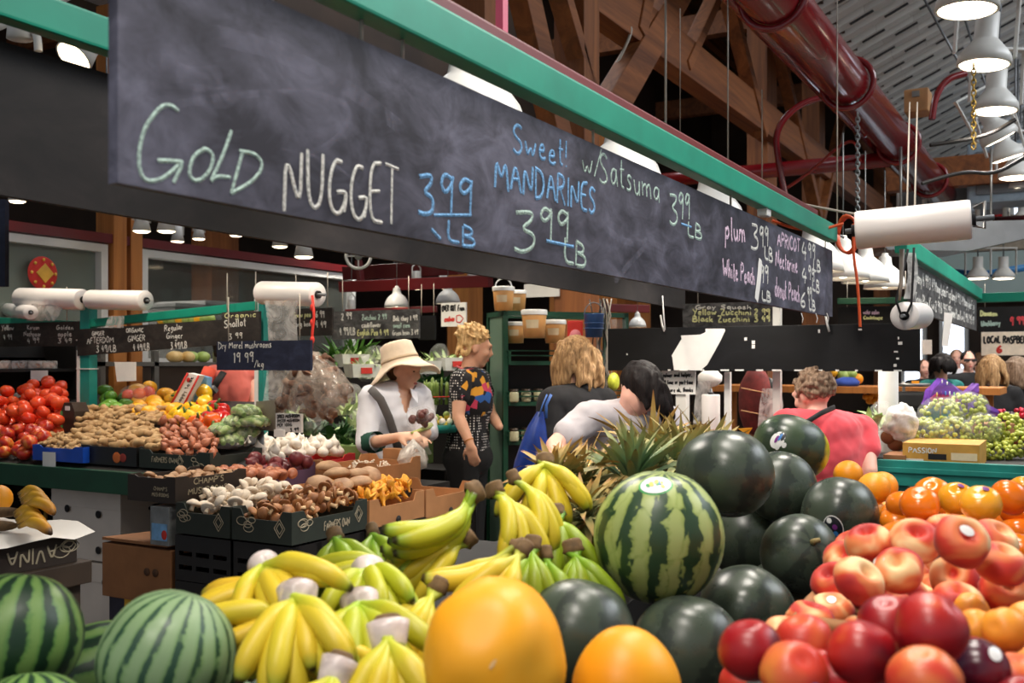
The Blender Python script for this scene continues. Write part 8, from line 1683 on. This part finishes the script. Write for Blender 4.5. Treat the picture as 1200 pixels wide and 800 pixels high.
def person(label, J, skin, fd, hs=1.0, hands=(None, None), shirt=None, sleeve=.55, trousers=m_denim, group=None, vox=.0095, neck_r=.052, up=UPV, shirt_g=.016, arm=1.0, cloth_disp=.006, cat='person', sleeveless=False, legs=True):
 base = Vector((J['P'].x, J['P'].y, 0)); t = thing('person', label, cat, base, group=group); off = -base
 mb = MB(); B, P = add_head(mb, J['H'], fd, hs, up); limb(mb, [J['N'] - Vector((0, 0, .03)), J['H'] - B.col[1] * .012 - B.col[2] * .05 * hs], [neck_r * 1.08, neck_r * .95]); torso(mb, J)
 mb.cap2(J['N'] - Vector((0, 0, .02)), neck_r * 1.1, J['SR'].lerp(J['SL'], .22), .045, 12); mb.cap2(J['N'] - Vector((0, 0, .02)), neck_r * 1.1, J['SR'].lerp(J['SL'], .78), .045, 12)
 for s, k in (('R', 0), ('L', 1)):
  if 'E' + s in J:
   limb(mb, [J['S' + s], J['S' + s].lerp(J['E' + s], .5), J['E' + s], J['E' + s].lerp(J['W' + s], .3), J['W' + s]], [.05 * arm, .046 * arm, .037 * arm, .038 * arm, .026 * arm])
   h = hands[k]
   if h: add_hand(mb, J['W' + s], *h)
 if legs:
  sx = B.col[0]; tb_ = (J['SR'] - J['SL']); tb_.z = 0; tb_.normalize()
  for k in (-1, 1):
   hp = J['P'] + tb_ * .085 * k - Vector((0, 0, .04)); kn = Vector((hp.x, hp.y, hp.z * .52)); an = Vector((hp.x, hp.y, .08)); limb(mb, [hp, kn, an], [.085, .056, .038]); f3 = UPV.cross(tb_) ; mb.cap2(Vector((hp.x, hp.y, .05)), .04, Vector((hp.x, hp.y, .035)) + f3 * .14, .03, 12)
 o = fuse(mb, 'body', skin, t, vox, 4); o.location = off
 if shirt:
  mb = MB(); torso(mb, J, shirt_g)
  mb.cap2(J['N'] - Vector((0, 0, .05)), .055, J['SR'].lerp(J['SL'], .2), .055, 12); mb.cap2(J['N'] - Vector((0, 0, .05)), .055, J['SR'].lerp(J['SL'], .8), .055, 12)
  if not sleeveless:
   for s in 'RL':
    if 'E' + s in J: limb(mb, [J['S' + s], J['S' + s].lerp(J['E' + s], min(1, sleeve))] + ([J['E' + s].lerp(J['W' + s], sleeve - 1)] if sleeve > 1 else []), [.068 * arm, .064 * arm, .052 * arm][:3 if sleeve > 1 else 2])
  o = fuse(mb, 'shirt', shirt, t, vox, 4, lambda p: noise.noise(p * 9) * cloth_disp + noise.noise(p * 22) * cloth_disp * .5); o.location = off; t_shirt = o
 if trousers and legs:
  mb = MB(); mb.ball(J['P'] - Vector((0, 0, .03)), (.18, .15, .13), None, 20, 12)
  for k in (-1, 1):
   hp = J['P'] + tb_ * .085 * k - Vector((0, 0, .04)); kn = Vector((hp.x, hp.y, hp.z * .52)); an = Vector((hp.x, hp.y, .1)); limb(mb, [hp, kn, an], [.105, .078, .066])
  o = fuse(mb, 'trousers', trousers, t, .014, 3); o.location = off
  for k in (-1, 1):
   hp = J['P'] + tb_ * .085 * k; mb = MB(); mb.cap2(Vector((hp.x, hp.y, .055)), .052, Vector((hp.x, hp.y, .045)) + UPV.cross(tb_) * .14, .042, 12); o = mb.build('shoe', m_shoe, t); o.location = off
 for k in (-1, 1):
  mb = MB(); mb.ball(P(.028 * k, .083, .009), Vector((.011, .006, .0055)) * hs, B, 10, 6); o = mb.build('eye', m_eye, t); o.location = off
 mb = MB(); mb.ball(P(0, .094, -.061), Vector((.021, .006, .0075)) * hs, B, 12, 6); o = mb.build('lips', m_lip, t); o.location = off
 return t, B, P, (t_shirt if shirt else None)
def on(t, mb, name, m): o = mb.build(name, m, t); o.location = -t.location; return o
def hair_strands(t, P, B, m, n, roots, L, r, wave, vox=.009, seed=0, cap=((0, -.02, .035), (.088, .104, .092)), down=None, flare=.5, name='hair'):
 """cap of hair with locks that fall from it"""
 R = random.Random(seed); mb = MB(); dn = down or Vector((0, 0, -1))
 mb.ball(P(*cap[0]), cap[1], B, 22, 14)
 for k in range(n):
  a = R.uniform(*roots); ro = Vector((math.sin(a) * cap[1][0] * .92, -math.cos(a) * cap[1][1] * .92 + cap[0][1], cap[0][2] + R.uniform(-.02, .045))); p = P(*ro); out = (B @ Vector((math.sin(a), -math.cos(a), 0)))
  pts = [p]; l = L * R.uniform(.8, 1.1); ph = R.uniform(0, 6)
  for j in range(1, 8): f = j / 7; pts.append(p + dn * l * f + out * (.02 * flare * math.sin(f * 2.2) + wave * math.sin(ph + f * 7)) + B.col[0] * wave * math.cos(ph + f * 6))
  mb.tube(pts, [r, r * 1.1, r * 1.15, r * 1.1, r, r * .9, r * .75, r * .4], 7)
 o = fuse(mb, name, m, t, vox, 2, lambda q: noise.noise(Vector((q.x * 60, q.y * 60, q.z * 14))) * .0045); o.location = -t.location; return o
# --- the woman in the sun hat
D = 6.0
J = dict(H=at(473, 433, 5.95), N=at(466, 453, 5.98), SR=at(432, 467, 5.84), SL=at(494, 464, 6.1), P=at(455, 556, 6.02), ER=at(430, 520, 5.74), WR=at(466, 512, 5.52), EL=at(502, 505, 6.02), WL=at(488, 513, 5.66), k=.95)
fd = (RGT * .9 - FWD * .38 - UPV * .22).normalized()
t, B, P, sh = person('woman in a cream sun hat and loose white shirt holding clear bags behind the mushrooms', J, m_skin, fd, 1.0, ((RGT * .9 - FWD * .3 + UPV * .12, UPV * .6 - FWD * .5, 1, .55), (RGT * .3 - FWD * .8, UPV, -1, .7)), m_wshirt, 1.18, m_denim, shirt_g=.032, cloth_disp=.012)
vN = at(478, 455, 5.86)
def vcut(p):
 q = p - J['N']; a = q.dot(RGT); z = q.z; f = q.dot(FWD)
 return f < .02 and z > -.15 and abs(a - .06) < .042 * (z + .15) / .15 + .004
cut(sh, vcut)
for s in (-1, 1):
 mb = MB(); a = J['N'] + RGT * (.045 * s + .02) - FWD * .0 + Vector((0, 0, .015)); e = J['N'] + RGT * (.05 + .045 * s) - FWD * .115 - Vector((0, 0, .05)); mb.sheet([[a, a.lerp(e, .5) - FWD * .01 + Vector((0, 0, .012)), e], [a + RGT * .03 * s - Vector((0, 0, .03)), a.lerp(e, .5) + RGT * .04 * s - FWD * .01 - Vector((0, 0, .022)), e + RGT * .035 * s - Vector((0, 0, .045))]]); on(t, mb, 'collar', m_wshirt)
w0 = J['ER'].lerp(J['WR'], .16); w1 = J['ER'].lerp(J['WR'], .36); mb = MB(); mb.tube([w0, w1], [.062, .058], 16, False, 1.0); on(t, mb, 'cuff', m_dkgc)
mb = MB(); mb.tube([J['ER'] + UPV * .03, J['ER'].lerp(J['WR'], .12), w0.lerp(w1, .3)], [.056, .062, .060], 16); on(t, mb, 'rolled_sleeve', m_dkgc)
mb = MB(); mb.tube([at(434, 455, 5.76), at(446, 468, 5.72), at(456, 490, 5.76), at(463, 512, 5.78), at(470, 540, 5.84)], .024, 8, True, .25, up=FWD); on(t, mb, 'bag_strap', m_strapg)
# hat: floppy brim drooping all round, tilted down to the left of the picture
hu = (UPV - RGT * .26 - FWD * .12 - fd * .05).normalized(); hu = (UPV * 1 - RGT * -.18 + FWD * .1).normalized(); hr = rotm((UPV - RGT * .28 + FWD * .12).normalized()); hc = J['H'] + Vector((0, 0, .045)) - RGT * .02
mb = MB(); n_ = 36; prof = [(0, .115), (.07, .113), (.092, .10), (.098, .06), (.108, .0), (.13, -.022), (.165, -.052), (.205, -.078), (.202, -.084), (.160, -.06), (.125, -.03), (.104, -.006), (.094, .055), (.085, .093), (0, .106)]
mb.lathe(prof, (0, 0, 0), None, n_)
for v in mb.bm.verts:
 r = math.hypot(v.co.x, v.co.y); a = math.atan2(v.co.y, v.co.x)
 if r > .11: v.co.z += (r - .11) * .30 * math.sin(2 * a + .6) + (r - .11) * .12 * math.sin(5 * a)
mb.xf(TR(hc, hr, 1.03)); on(t, mb, 'sun_hat', m_hat)
mb = MB(); mb.lathe([(.1065, .008), (.110, .004), (.107, .022), (.1035, .022)], (0, 0, 0), None, 36); mb.xf(TR(hc, hr, 1.03)); on(t, mb, 'hat_band', M('hat_seam', (204, 180, 150), .9))
mb = MB(); mb.ball(P(0, -.03, -.0), (.08, .08, .085), B, 18, 12); on(t, mb, 'hair', h_brown)
# bags she holds
bg = thing('plastic_bag', 'clear bag of brown mushrooms hanging from the sun hat woman\'s hand', 'bag', at(484, 514, 5.44)); mb = MB()
mb.lathe([(.004, .0), (.02, -.02), (.06, -.06), (.085, -.11), (.075, -.15), (.03, -.165), (0, -.167)], (0, 0, 0), None, 24)
for v in mb.bm.verts: v.co += Vector((vnoise(v.co, 18, .02), vnoise(v.co + Vector((4, 0, 0)), 18, .02), 0)) * min(1, -v.co.z * 12)
mb.build('bag_film', m_film2, bg); R = random.Random(3)
for k in range(9): inst('mushroom', CPM[k % 2], bg, TR((R.uniform(-.05, .05), R.uniform(-.045, .045), -.135 + R.uniform(0, .05)), rrot(R), .8))
MB().sheet([[RGT * (.03 * i + .02 * j) + UPV * (-.05 * j + .01 * i) for i in range(3)] for j in range(3)]).build('loose_end', m_film, bg)
bg = thing('plastic_bag', 'clear bag of dark red-brown goods held against the white shirt', 'bag', at(493, 489, 5.70)); MB().ball((0, 0, 0), (.09, .075, .065), None, 22, 14, lambda p: p * (1 + .12 * noise.noise(p * 3))).build('bag_film', m_film, bg)
for k in range(16): MB().ball((R.uniform(-.06, .06), R.uniform(-.05, .05), R.uniform(-.04, .04)), (.024, .02, .018), rrot(R), 10, 7).build('packed_fruit', M('dark_red_fruit', (110, 62, 58), .4, var=.2) if k == 0 else bpy.data.materials['dark_red_fruit'], bg)
tag(MB().tube([at(482, 507, 5.48), at(495, 503, 5.7), at(505, 498, 6.0)], [.006, .012, .02], 8).build('green_onion', M('pale_green_stem', (186, 196, 110), .5)), 'pale green stem at the sun hat woman\'s fingers', 'vegetable')
# --- short-haired blonde woman in profile
J = dict(H=at(557, 407, 6.25), N=at(549, 433, 6.25), SR=at(540, 446, 6.1), SL=at(562, 444, 6.42), P=at(548, 530, 6.25), ER=at(537, 488, 6.02), WR=at(551, 520, 5.95), EL=at(575, 485, 6.4), WL=at(585, 500, 6.2))
fd = (RGT * .96 + FWD * .12 - UPV * .22).normalized()
t, B, P, sh = person('woman with short blonde hair in a dotted floral top walking past the green rack', J, m_skin2, fd, 1.0, ((UPV * -.95 + RGT * .2, -FWD * .8 - RGT * .2, 1, .55), None), m_dots, .42, M('black_trousers', (16, 16, 18), .9), shirt_g=.018)
R = random.Random(1); mb = MB(); mb.ball(P(0, -.028, .045), (.086, .094, .088), B, 22, 14)
for k in range(150):
 a, e = R.uniform(0, 6.28), R.uniform(.05, 1); q = math.sqrt(1 - e * e); pt = Vector((.084 * q * math.sin(a), -.028 + .094 * q * math.cos(a), .045 + .088 * e))
 if pt.y > .045 and pt.z < .07: continue
 d = Vector((pt.x, pt.y + .028, pt.z - .045)).normalized() + Vector((R.uniform(-.5, .5), R.uniform(-.9, .2), R.uniform(-.3, .4))); mb.tube([P(*pt), P(*(pt + d * .012)), P(*(pt + d * .022))], [.010, .008, .003], 6)
for k in range(26): z = R.uniform(-.06, .03); a = R.uniform(-1.5, 1.5); mb.ball(P(.076 * math.sin(a), -.03 - .072 * math.cos(a), z), (.016, .014, .022), B, 8, 6)
o = fuse(mb, 'hair', h_blond, t, .006, 1, lambda q: noise.noise(q * 70) * .004); o.location = -t.location
mb = MB(); mb.tube([J['N'] + RGT * (.07 * math.cos(a)) + FWD * (.07 * math.sin(a)) - Vector((0, 0, .01 + .03 * math.cos(a))) for a in [2 * PI * k / 20 for k in range(21)]], .006, 8); on(t, mb, 'neckline_trim', M('pink_trim', (196, 90, 100), .8))
mb = MB(); w = J['ER'].lerp(J['WR'], .9); dd = (J['WR'] - J['ER']).normalized(); mb.tube([w - dd * .004, w + dd * .004], .030, 14, False); on(t, mb, 'bracelet', m_orangewood)
# --- woman with wavy blonde hair, from behind
J = dict(H=at(676, 422, 5.25), N=at(672, 452, 5.2), SR=at(708, 468, 5.3), SL=at(645, 470, 5.05), P=at(664, 585, 5.15), ER=at(722, 530, 5.4), WR=at(724, 560, 5.7), EL=at(640, 535, 5.0), WL=at(652, 560, 5.25))
t, B, P, sh = person('woman with wavy shoulder-length blonde hair in a black top, seen from behind', J, m_skin, (FWD * .85 + RGT * .4 - UPV * .3), 1.0, (None, None), m_blackc, 1.5, m_denim, shirt_g=.024)
hair_strands(t, P, B, h_wavy, 72, (-2.3, 2.3), .20, .017, .010, .008, 2, ((0, -.016, .03), (.092, .108, .098)), Vector((0, 0, -1)), 1.6)
bgt = thing('tote_bag', 'shiny blue tote bag on the blonde woman\'s shoulder', 'bag', at(624, 538, 4.95)); o = bgt.location; m_blueb = M('blue_tote', (18, 48, 120), .35, var=.25, scale=16, spec=.6)
mb = MB(); rows = []
for j, (y, xa, xb, th) in enumerate(((482, 629, 637, .015), (500, 618, 640, .04), (520, 610, 642, .055), (540, 603, 645, .06), (556, 600, 645, .05))):
 c = (at(xa, y, 4.95) + at(xb, y, 4.95)) / 2 - o; w = (at(xb, y, 4.95) - at(xa, y, 4.95)).length / 2
 rows.append([c + RGT * w * math.cos(a) + FWD * th * math.sin(a) * (1 + .25 * math.sin(3 * a + j)) for a in [2 * PI * k / 20 for k in range(21)]])
mb.sheet(rows); mb.build('bag_body', m_blueb, bgt)
for xs in ((631, 636, 641), (640, 640, 646)): MB().tube([at(x, y, 4.93) - o for x, y in zip(xs, (490, 474, 462))], .008, 8, True, .5).build('bag_handle', M('blue_handle', (60, 100, 170), .5) if xs[0] == 631 else bpy.data.materials['blue_handle'], bgt)
# --- person in grey shirt with dark hair bending over the far edge
J = dict(H=at(750, 456, 4.62), N=at(738, 480, 4.66), SR=at(782, 492, 4.8), SL=at(690, 489, 4.58), P=at(722, 600, 4.95), ER=at(800, 540, 4.75), WR=at(790, 560, 4.55), EL=at(650, 522, 4.46), WL=at(658, 560, 4.30), k=1.15)
t, B, P, sh = person('person with dark hair in a grey short-sleeved shirt bending over behind the pineapples', J, m_skin3, (RGT * .65 + FWD * .25 - UPV * .7), 1.0, (None, ((-UPV + FWD * -.3), -RGT * .6 - FWD * .6, 1, .5)), m_gshirt, .62, m_denim, shirt_g=.03, arm=1.12, cloth_disp=.012)
hair_strands(t, P, B, h_dark, 80, (-2.6, 2.6), .15, .016, .003, .008, 4, ((0, -.014, .03), (.094, .106, .098)), (RGT * .25 - UPV), .8)
# --- person in the salmon top behind the left boards
J = dict(H=at(272, 398, 6.6), N=at(272, 425, 6.6), SR=at(292, 440, 6.7), SL=at(248, 440, 6.5), P=at(270, 505, 6.65), ER=at(300, 474, 6.62), WR=at(292, 500, 6.4), EL=at(236, 470, 6.5), WL=at(240, 492, 6.8))
t, B, P, sh = person('person in a sleeveless salmon top with a sling strap standing behind the peppers', J, m_skin3, (FWD + RGT * .3), 1.0, (None, None), m_pinkc, .3, M('black_trousers_plain', (18, 17, 18), .9), shirt_g=.02, sleeveless=True, arm=1.1)
hair_strands(t, P, B, h_dark, 40, (-2.2, 2.2), .14, .016, .004, .010, 6)
mb = MB(); mb.tube([at(262, 436, 6.42), at(254, 448, 6.36), at(246, 462, 6.40)], .022, 8, True, .4, up=FWD); on(t, mb, 'sling_strap', m_strapk); mb = MB(); mb.box(at(248, 456, 6.36), (.05, .07, .03), Matrix.Rotation(.7, 3, 'Y'), .006); on(t, mb, 'buckle', m_galv)
mb = MB(); mb.tube([at(246, 432, 6.45), at(241, 445, 6.42), at(240, 458, 6.42)], [.04, .045, .03], 12); on(t, mb, 'shoulder_drape', M('orange_red_cloth', (224, 84, 60), .8))
tl = thing('leaning_carton', 'white carton with red edges leaning beside the salmon top', 'carton', at(215, 478, 5.9)); o = tl.location
MB().prism([(198, 478), (220, 437), (233, 440), (213, 479)], 0, .12, lambda a, b_, k: at(a, b_, 5.9) - o + FWD * k).build('body', m_paper, tl)
for a, b_ in (((198, 478), (220, 437)), ((213, 479), (233, 440))): MB().tube([at(*a, 5.895) - o, at(*b_, 5.895) - o], .006, 6).build('red_edge', m_redink, tl)
mb = MB(); ex = at(225, 442, 5.89) - at(208, 474, 5.89); write(mb, 'Happy to be', at(210, 474, 5.89) - o, ex, (at(204, 474, 5.89) - at(210, 474, 5.89)) * .8, -FWD, .005, .02, 3); mb.build('printed_lettering', m_ink, tl); MB().ball(at(221, 445, 5.89) - o, (.016, .004, .014), None, 10, 6).build('red_logo', m_redink, tl)
tag(MB().prism([(226, 470), (234, 440), (243, 442), (240, 474)], 0, .1, lambda a, b_, k: at(a, b_, 6.05) + FWD * k).build('blue_bag', M('light_blue_bag', (120, 170, 206), .6)), 'light blue bag between the leaning carton and salmon top', 'bag')
# --- person in the coral shirt, from behind
J = dict(H=at(952, 462, 5.25), N=at(957, 484, 5.2), SR=at(1010, 505, 5.3), SL=at(922, 497, 5.05), P=at(978, 620, 5.2), ER=at(1018, 552, 5.12), WR=at(1004, 588, 5.2), EL=at(905, 545, 5.0), WL=at(915, 575, 5.2), k=1.2)
t, B, P, sh = person('person with short curly grey hair in coral T-shirt seen from behind beside melons', J, m_skin3, (FWD * .8 - RGT * .5 - UPV * .35), 1.05, (None, None), m_coral, .48, m_denim, shirt_g=.028, arm=1.2, cloth_disp=.010)
R = random.Random(9); mb = MB(); mb.ball(P(0, -.024, .03), (.088, .1, .094), B, 22, 14)
for k in range(190):
 a, e = R.uniform(0, 6.28), R.uniform(-.75, 1); q = math.sqrt(max(0, 1 - e * e)); pt = Vector((.088 * q * math.sin(a), -.024 + .1 * q * math.cos(a), .03 + .094 * e))
 if pt.y > .03 and pt.z < .07 or (abs(pt.x) > .06 and pt.z < .0 and pt.y > -.03): continue
 mb.ball(P(*pt), (.014, .014, .013), B, 8, 6)
o = fuse(mb, 'hair', h_grey, t, .006, 1, lambda q: noise.noise(q * 60) * .005); o.location = -t.location
mb = MB(); mb.tube([at(978, 470, 5.14) + Vector((0, 0, -.03)), at(962, 484, 4.98), at(946, 494, 4.9), at(930, 508, 4.9)], .013, 8, True, .4, up=FWD); on(t, mb, 'shoulder_strap', m_strapk)
mb = MB(); mb.tube([J['N'] + RGT * (.075 * math.cos(a)) + FWD * (.07 * math.sin(a)) + Vector((0, 0, -.005)) for a in [2 * PI * k / 20 for k in range(21)]], .007, 8); on(t, mb, 'neck_band', m_coral)
# --- shoppers far back on the right
def shopper(label, px, py, d, fd, shirt, hair, skin, hl=.0, hseed=0, z_sh=None):
 """simple standing figure whose head is at the sight line"""
 H = at(px, py, d); fd = Vector(fd).normalized(); fl = Vector((fd.x, fd.y, 0)).normalized(); rt = fl.cross(UPV)
 N = H - Vector((0, 0, .14)); J = dict(H=H, N=N, SR=N + rt * .19 - Vector((0, 0, .07)), SL=N - rt * .19 - Vector((0, 0, .07)), P=Vector((N.x, N.y, N.z * .62)))
 for s, k in (('R', 1), ('L', -1)): J['E' + s] = J['S' + s] + rt * .05 * k - Vector((0, 0, .28)); J['W' + s] = J['E' + s] + fl * .12 - Vector((0, 0, .2))
 t, B, P, sh = person(label, J, skin, fd, 1.0, ((fl * .3 - UPV, rt, 1, .4), (fl * .3 - UPV, -rt, -1, .4)), shirt, 1.6, m_denim, vox=.014, shirt_g=.02, group='shoppers far back')
 if hl: hair_strands(t, P, B, hair, 34, (-2.3, 2.3), hl, .02, .006, .012, hseed, down=Vector((0, 0, -1)), flare=1.4)
 else: mb = MB(); mb.ball(P(0, -.026, .036), (.084, .094, .088), B, 18, 12); o = mb.build('hair', hair, t); o.location = -t.location
 return t, B, P
m_tealc = M('teal_cloth', (20, 110, 104), .85)
shopper('shopper with dark hair in a teal top beyond the purple bag', 1103, 428, 10.0, (-RGT * .3 + FWD), m_tealc, h_dark, m_skin2, .12, 1)
shopper('shopper in a white shirt with a pale face, right of the teal top', 1121, 420, 13.6, (-RGT * .4 - FWD), m_wshirt, h_grey, m_skin3, 0, 2)
t, B, P = shopper('shopper in black wearing dark glasses in the far crowd', 1135, 423, 11.6, (-RGT * .2 - FWD), m_blackc, h_dark, m_skin3, 0, 3)
mb = MB(); mb.box(P(0, .096, .01), (.14, .012, .032), B, .004); on(t, mb, 'dark_glasses', m_ink)
shopper('shopper with long light hair in a black coat seen from behind under the raspberry sign', 1161, 432, 8.6, (FWD + RGT * .1), m_blackc, h_wavy, m_skin, .2, 4)
shopper('shopper with ash-blonde hair in black at the right edge seen from behind', 1190, 434, 8.8, (FWD - RGT * .1), m_blackc, h_grey, m_skin, .2, 5)
shopper('shopper with a reddish face half hidden at the end of black board', 1083, 432, 13.2, (-RGT * .1 - FWD), m_blackc, h_brown, m_skin3, 0, 6)
shopper('shopper with brown hair between the raspberry sign and light-haired shopper', 1147, 424, 13.5, (RGT * .3 + FWD), m_blackc, h_brown, m_skin, .1, 7)
# ================================================================== light
sc = bpy.context.scene
w = bpy.data.worlds.new('World'); sc.world = w; w.use_nodes = True
w.node_tree.nodes['Background'].inputs['Color'].default_value = (.84, .91, 1.0, 1); w.node_tree.nodes['Background'].inputs['Strength'].default_value = .44
def light(kind, name, loc, energy, col, size=.1, look=None, spot=None, blend=.6):
 l = bpy.data.lights.new(name, kind); l.energy = energy; l.color = col
 if kind == 'AREA':
  l.size = size if not isinstance(size, tuple) else size[0]
  if isinstance(size, tuple): l.shape = 'RECTANGLE'; l.size_y = size[1]
 else: l.shadow_soft_size = size
 if spot: l.spot_size = spot; l.spot_blend = blend
 o = bpy.data.objects.new(name, l); C.objects.link(o); o.location = loc
 if look is not None: o.rotation_euler = (Vector(look) - Vector(loc)).to_track_quat('-Z', 'Y').to_euler()
 tag(o, kind='helper'); return o
WARM = (1.0, .87, .70); NEUT = (1.0, .93, .84); DAY = (.90, .95, 1.0)
# pendants over the front stall
for d, px, py in PEND: c = at(px, py, d); light('SPOT', 'pendant_light', c - Vector((0, 0, .04)), 42, NEUT, .16, c - Vector((0, 0, 1)), 2.6, .8)
# round lamps under the deck
for px, py, d, s, tl in RL[:6]: c = at(px, py, d); light('SPOT', 'round_lamp_light', c - Vector((0, 0, .05)), 120, NEUT, .14, c - Vector((0, 0, 1)), 2.4, .8)
# the row continues overhead, above and behind the photographer
for u in (3.6, 2.2, .6, -1.0): light('SPOT', 'round_lamp_light', (u, .6, 3.45), 150, NEUT, .3, (u, .6, 0), 2.4, .8)
# track lamps over the mushroom island, the left table and the vegetable rack
for u, v, z, e in ((3.2, 2.6, 2.7, 42), (3.9, 2.9, 2.6, 42), (3.4, 3.9, 2.6, 36), (3.7, 4.6, 2.6, 42), (4.0, 5.6, 2.7, 42), (5.2, 4.0, 2.7, 60), (5.6, 3.2, 2.7, 50), (5.9, 4.8, 2.8, 50), (2.4, 3.2, 2.6, 10), (4.6, 2.2, 2.6, 40), (6.3, 2.4, 2.7, 40)):
 light('SPOT', 'track_light', (u, v, z), e, WARM, .08, (u + .25, v, 0), 2.3, .8)
# far stalls on the right
for u, v, z, e in ((5.8, .3, 2.9, 60), (7.5, .4, 2.9, 70), (9.0, -.6, 3.0, 70), (11, .5, 3.2, 90), (13, 2.0, 3.2, 120), (8.5, 3.0, 3.0, 60), (8.0, 6.0, 3.0, 60)):
 light('SPOT', 'track_light', (u, v, z), e, NEUT, .1, (u, v, 0), 2.4, .8)
# lit shop behind the window, plus added fill panels under the roof in place of daylight
light('AREA', 'shop_ceiling_light', (6.0, 7.9, 2.5), 40, NEUT, (3.0, 1.0), (6.0, 7.9, 0))
light('AREA', 'roof_fill', (9, -4, 6.8), 700, DAY, (8, 4), (9, -2, 0))
light('AREA', 'roof_fill', (8, 6, 6.6), 260, DAY, (7, 3), (8, 6, 0))
# ================================================================== camera and view
cam = bpy.data.cameras.new('camera'); co = bpy.data.objects.new('camera', cam); C.objects.link(co); sc.camera = co
co.location = (0, 0, CAMZ); co.rotation_euler = (PI / 2, 0, YAW - PI / 2)
cam.sensor_width = 36; cam.lens = 36; cam.shift_y = 27 / 1200; cam.clip_start = .05; cam.clip_end = 100
cam.dof.use_dof = True; cam.dof.focus_distance = 3.6; cam.dof.aperture_fstop = 5.0
vs = sc.view_settings; vs.view_transform = 'Standard'; vs.look = 'None'; vs.gamma = 1; vs.use_curve_mapping = False; vs.exposure = 0.0
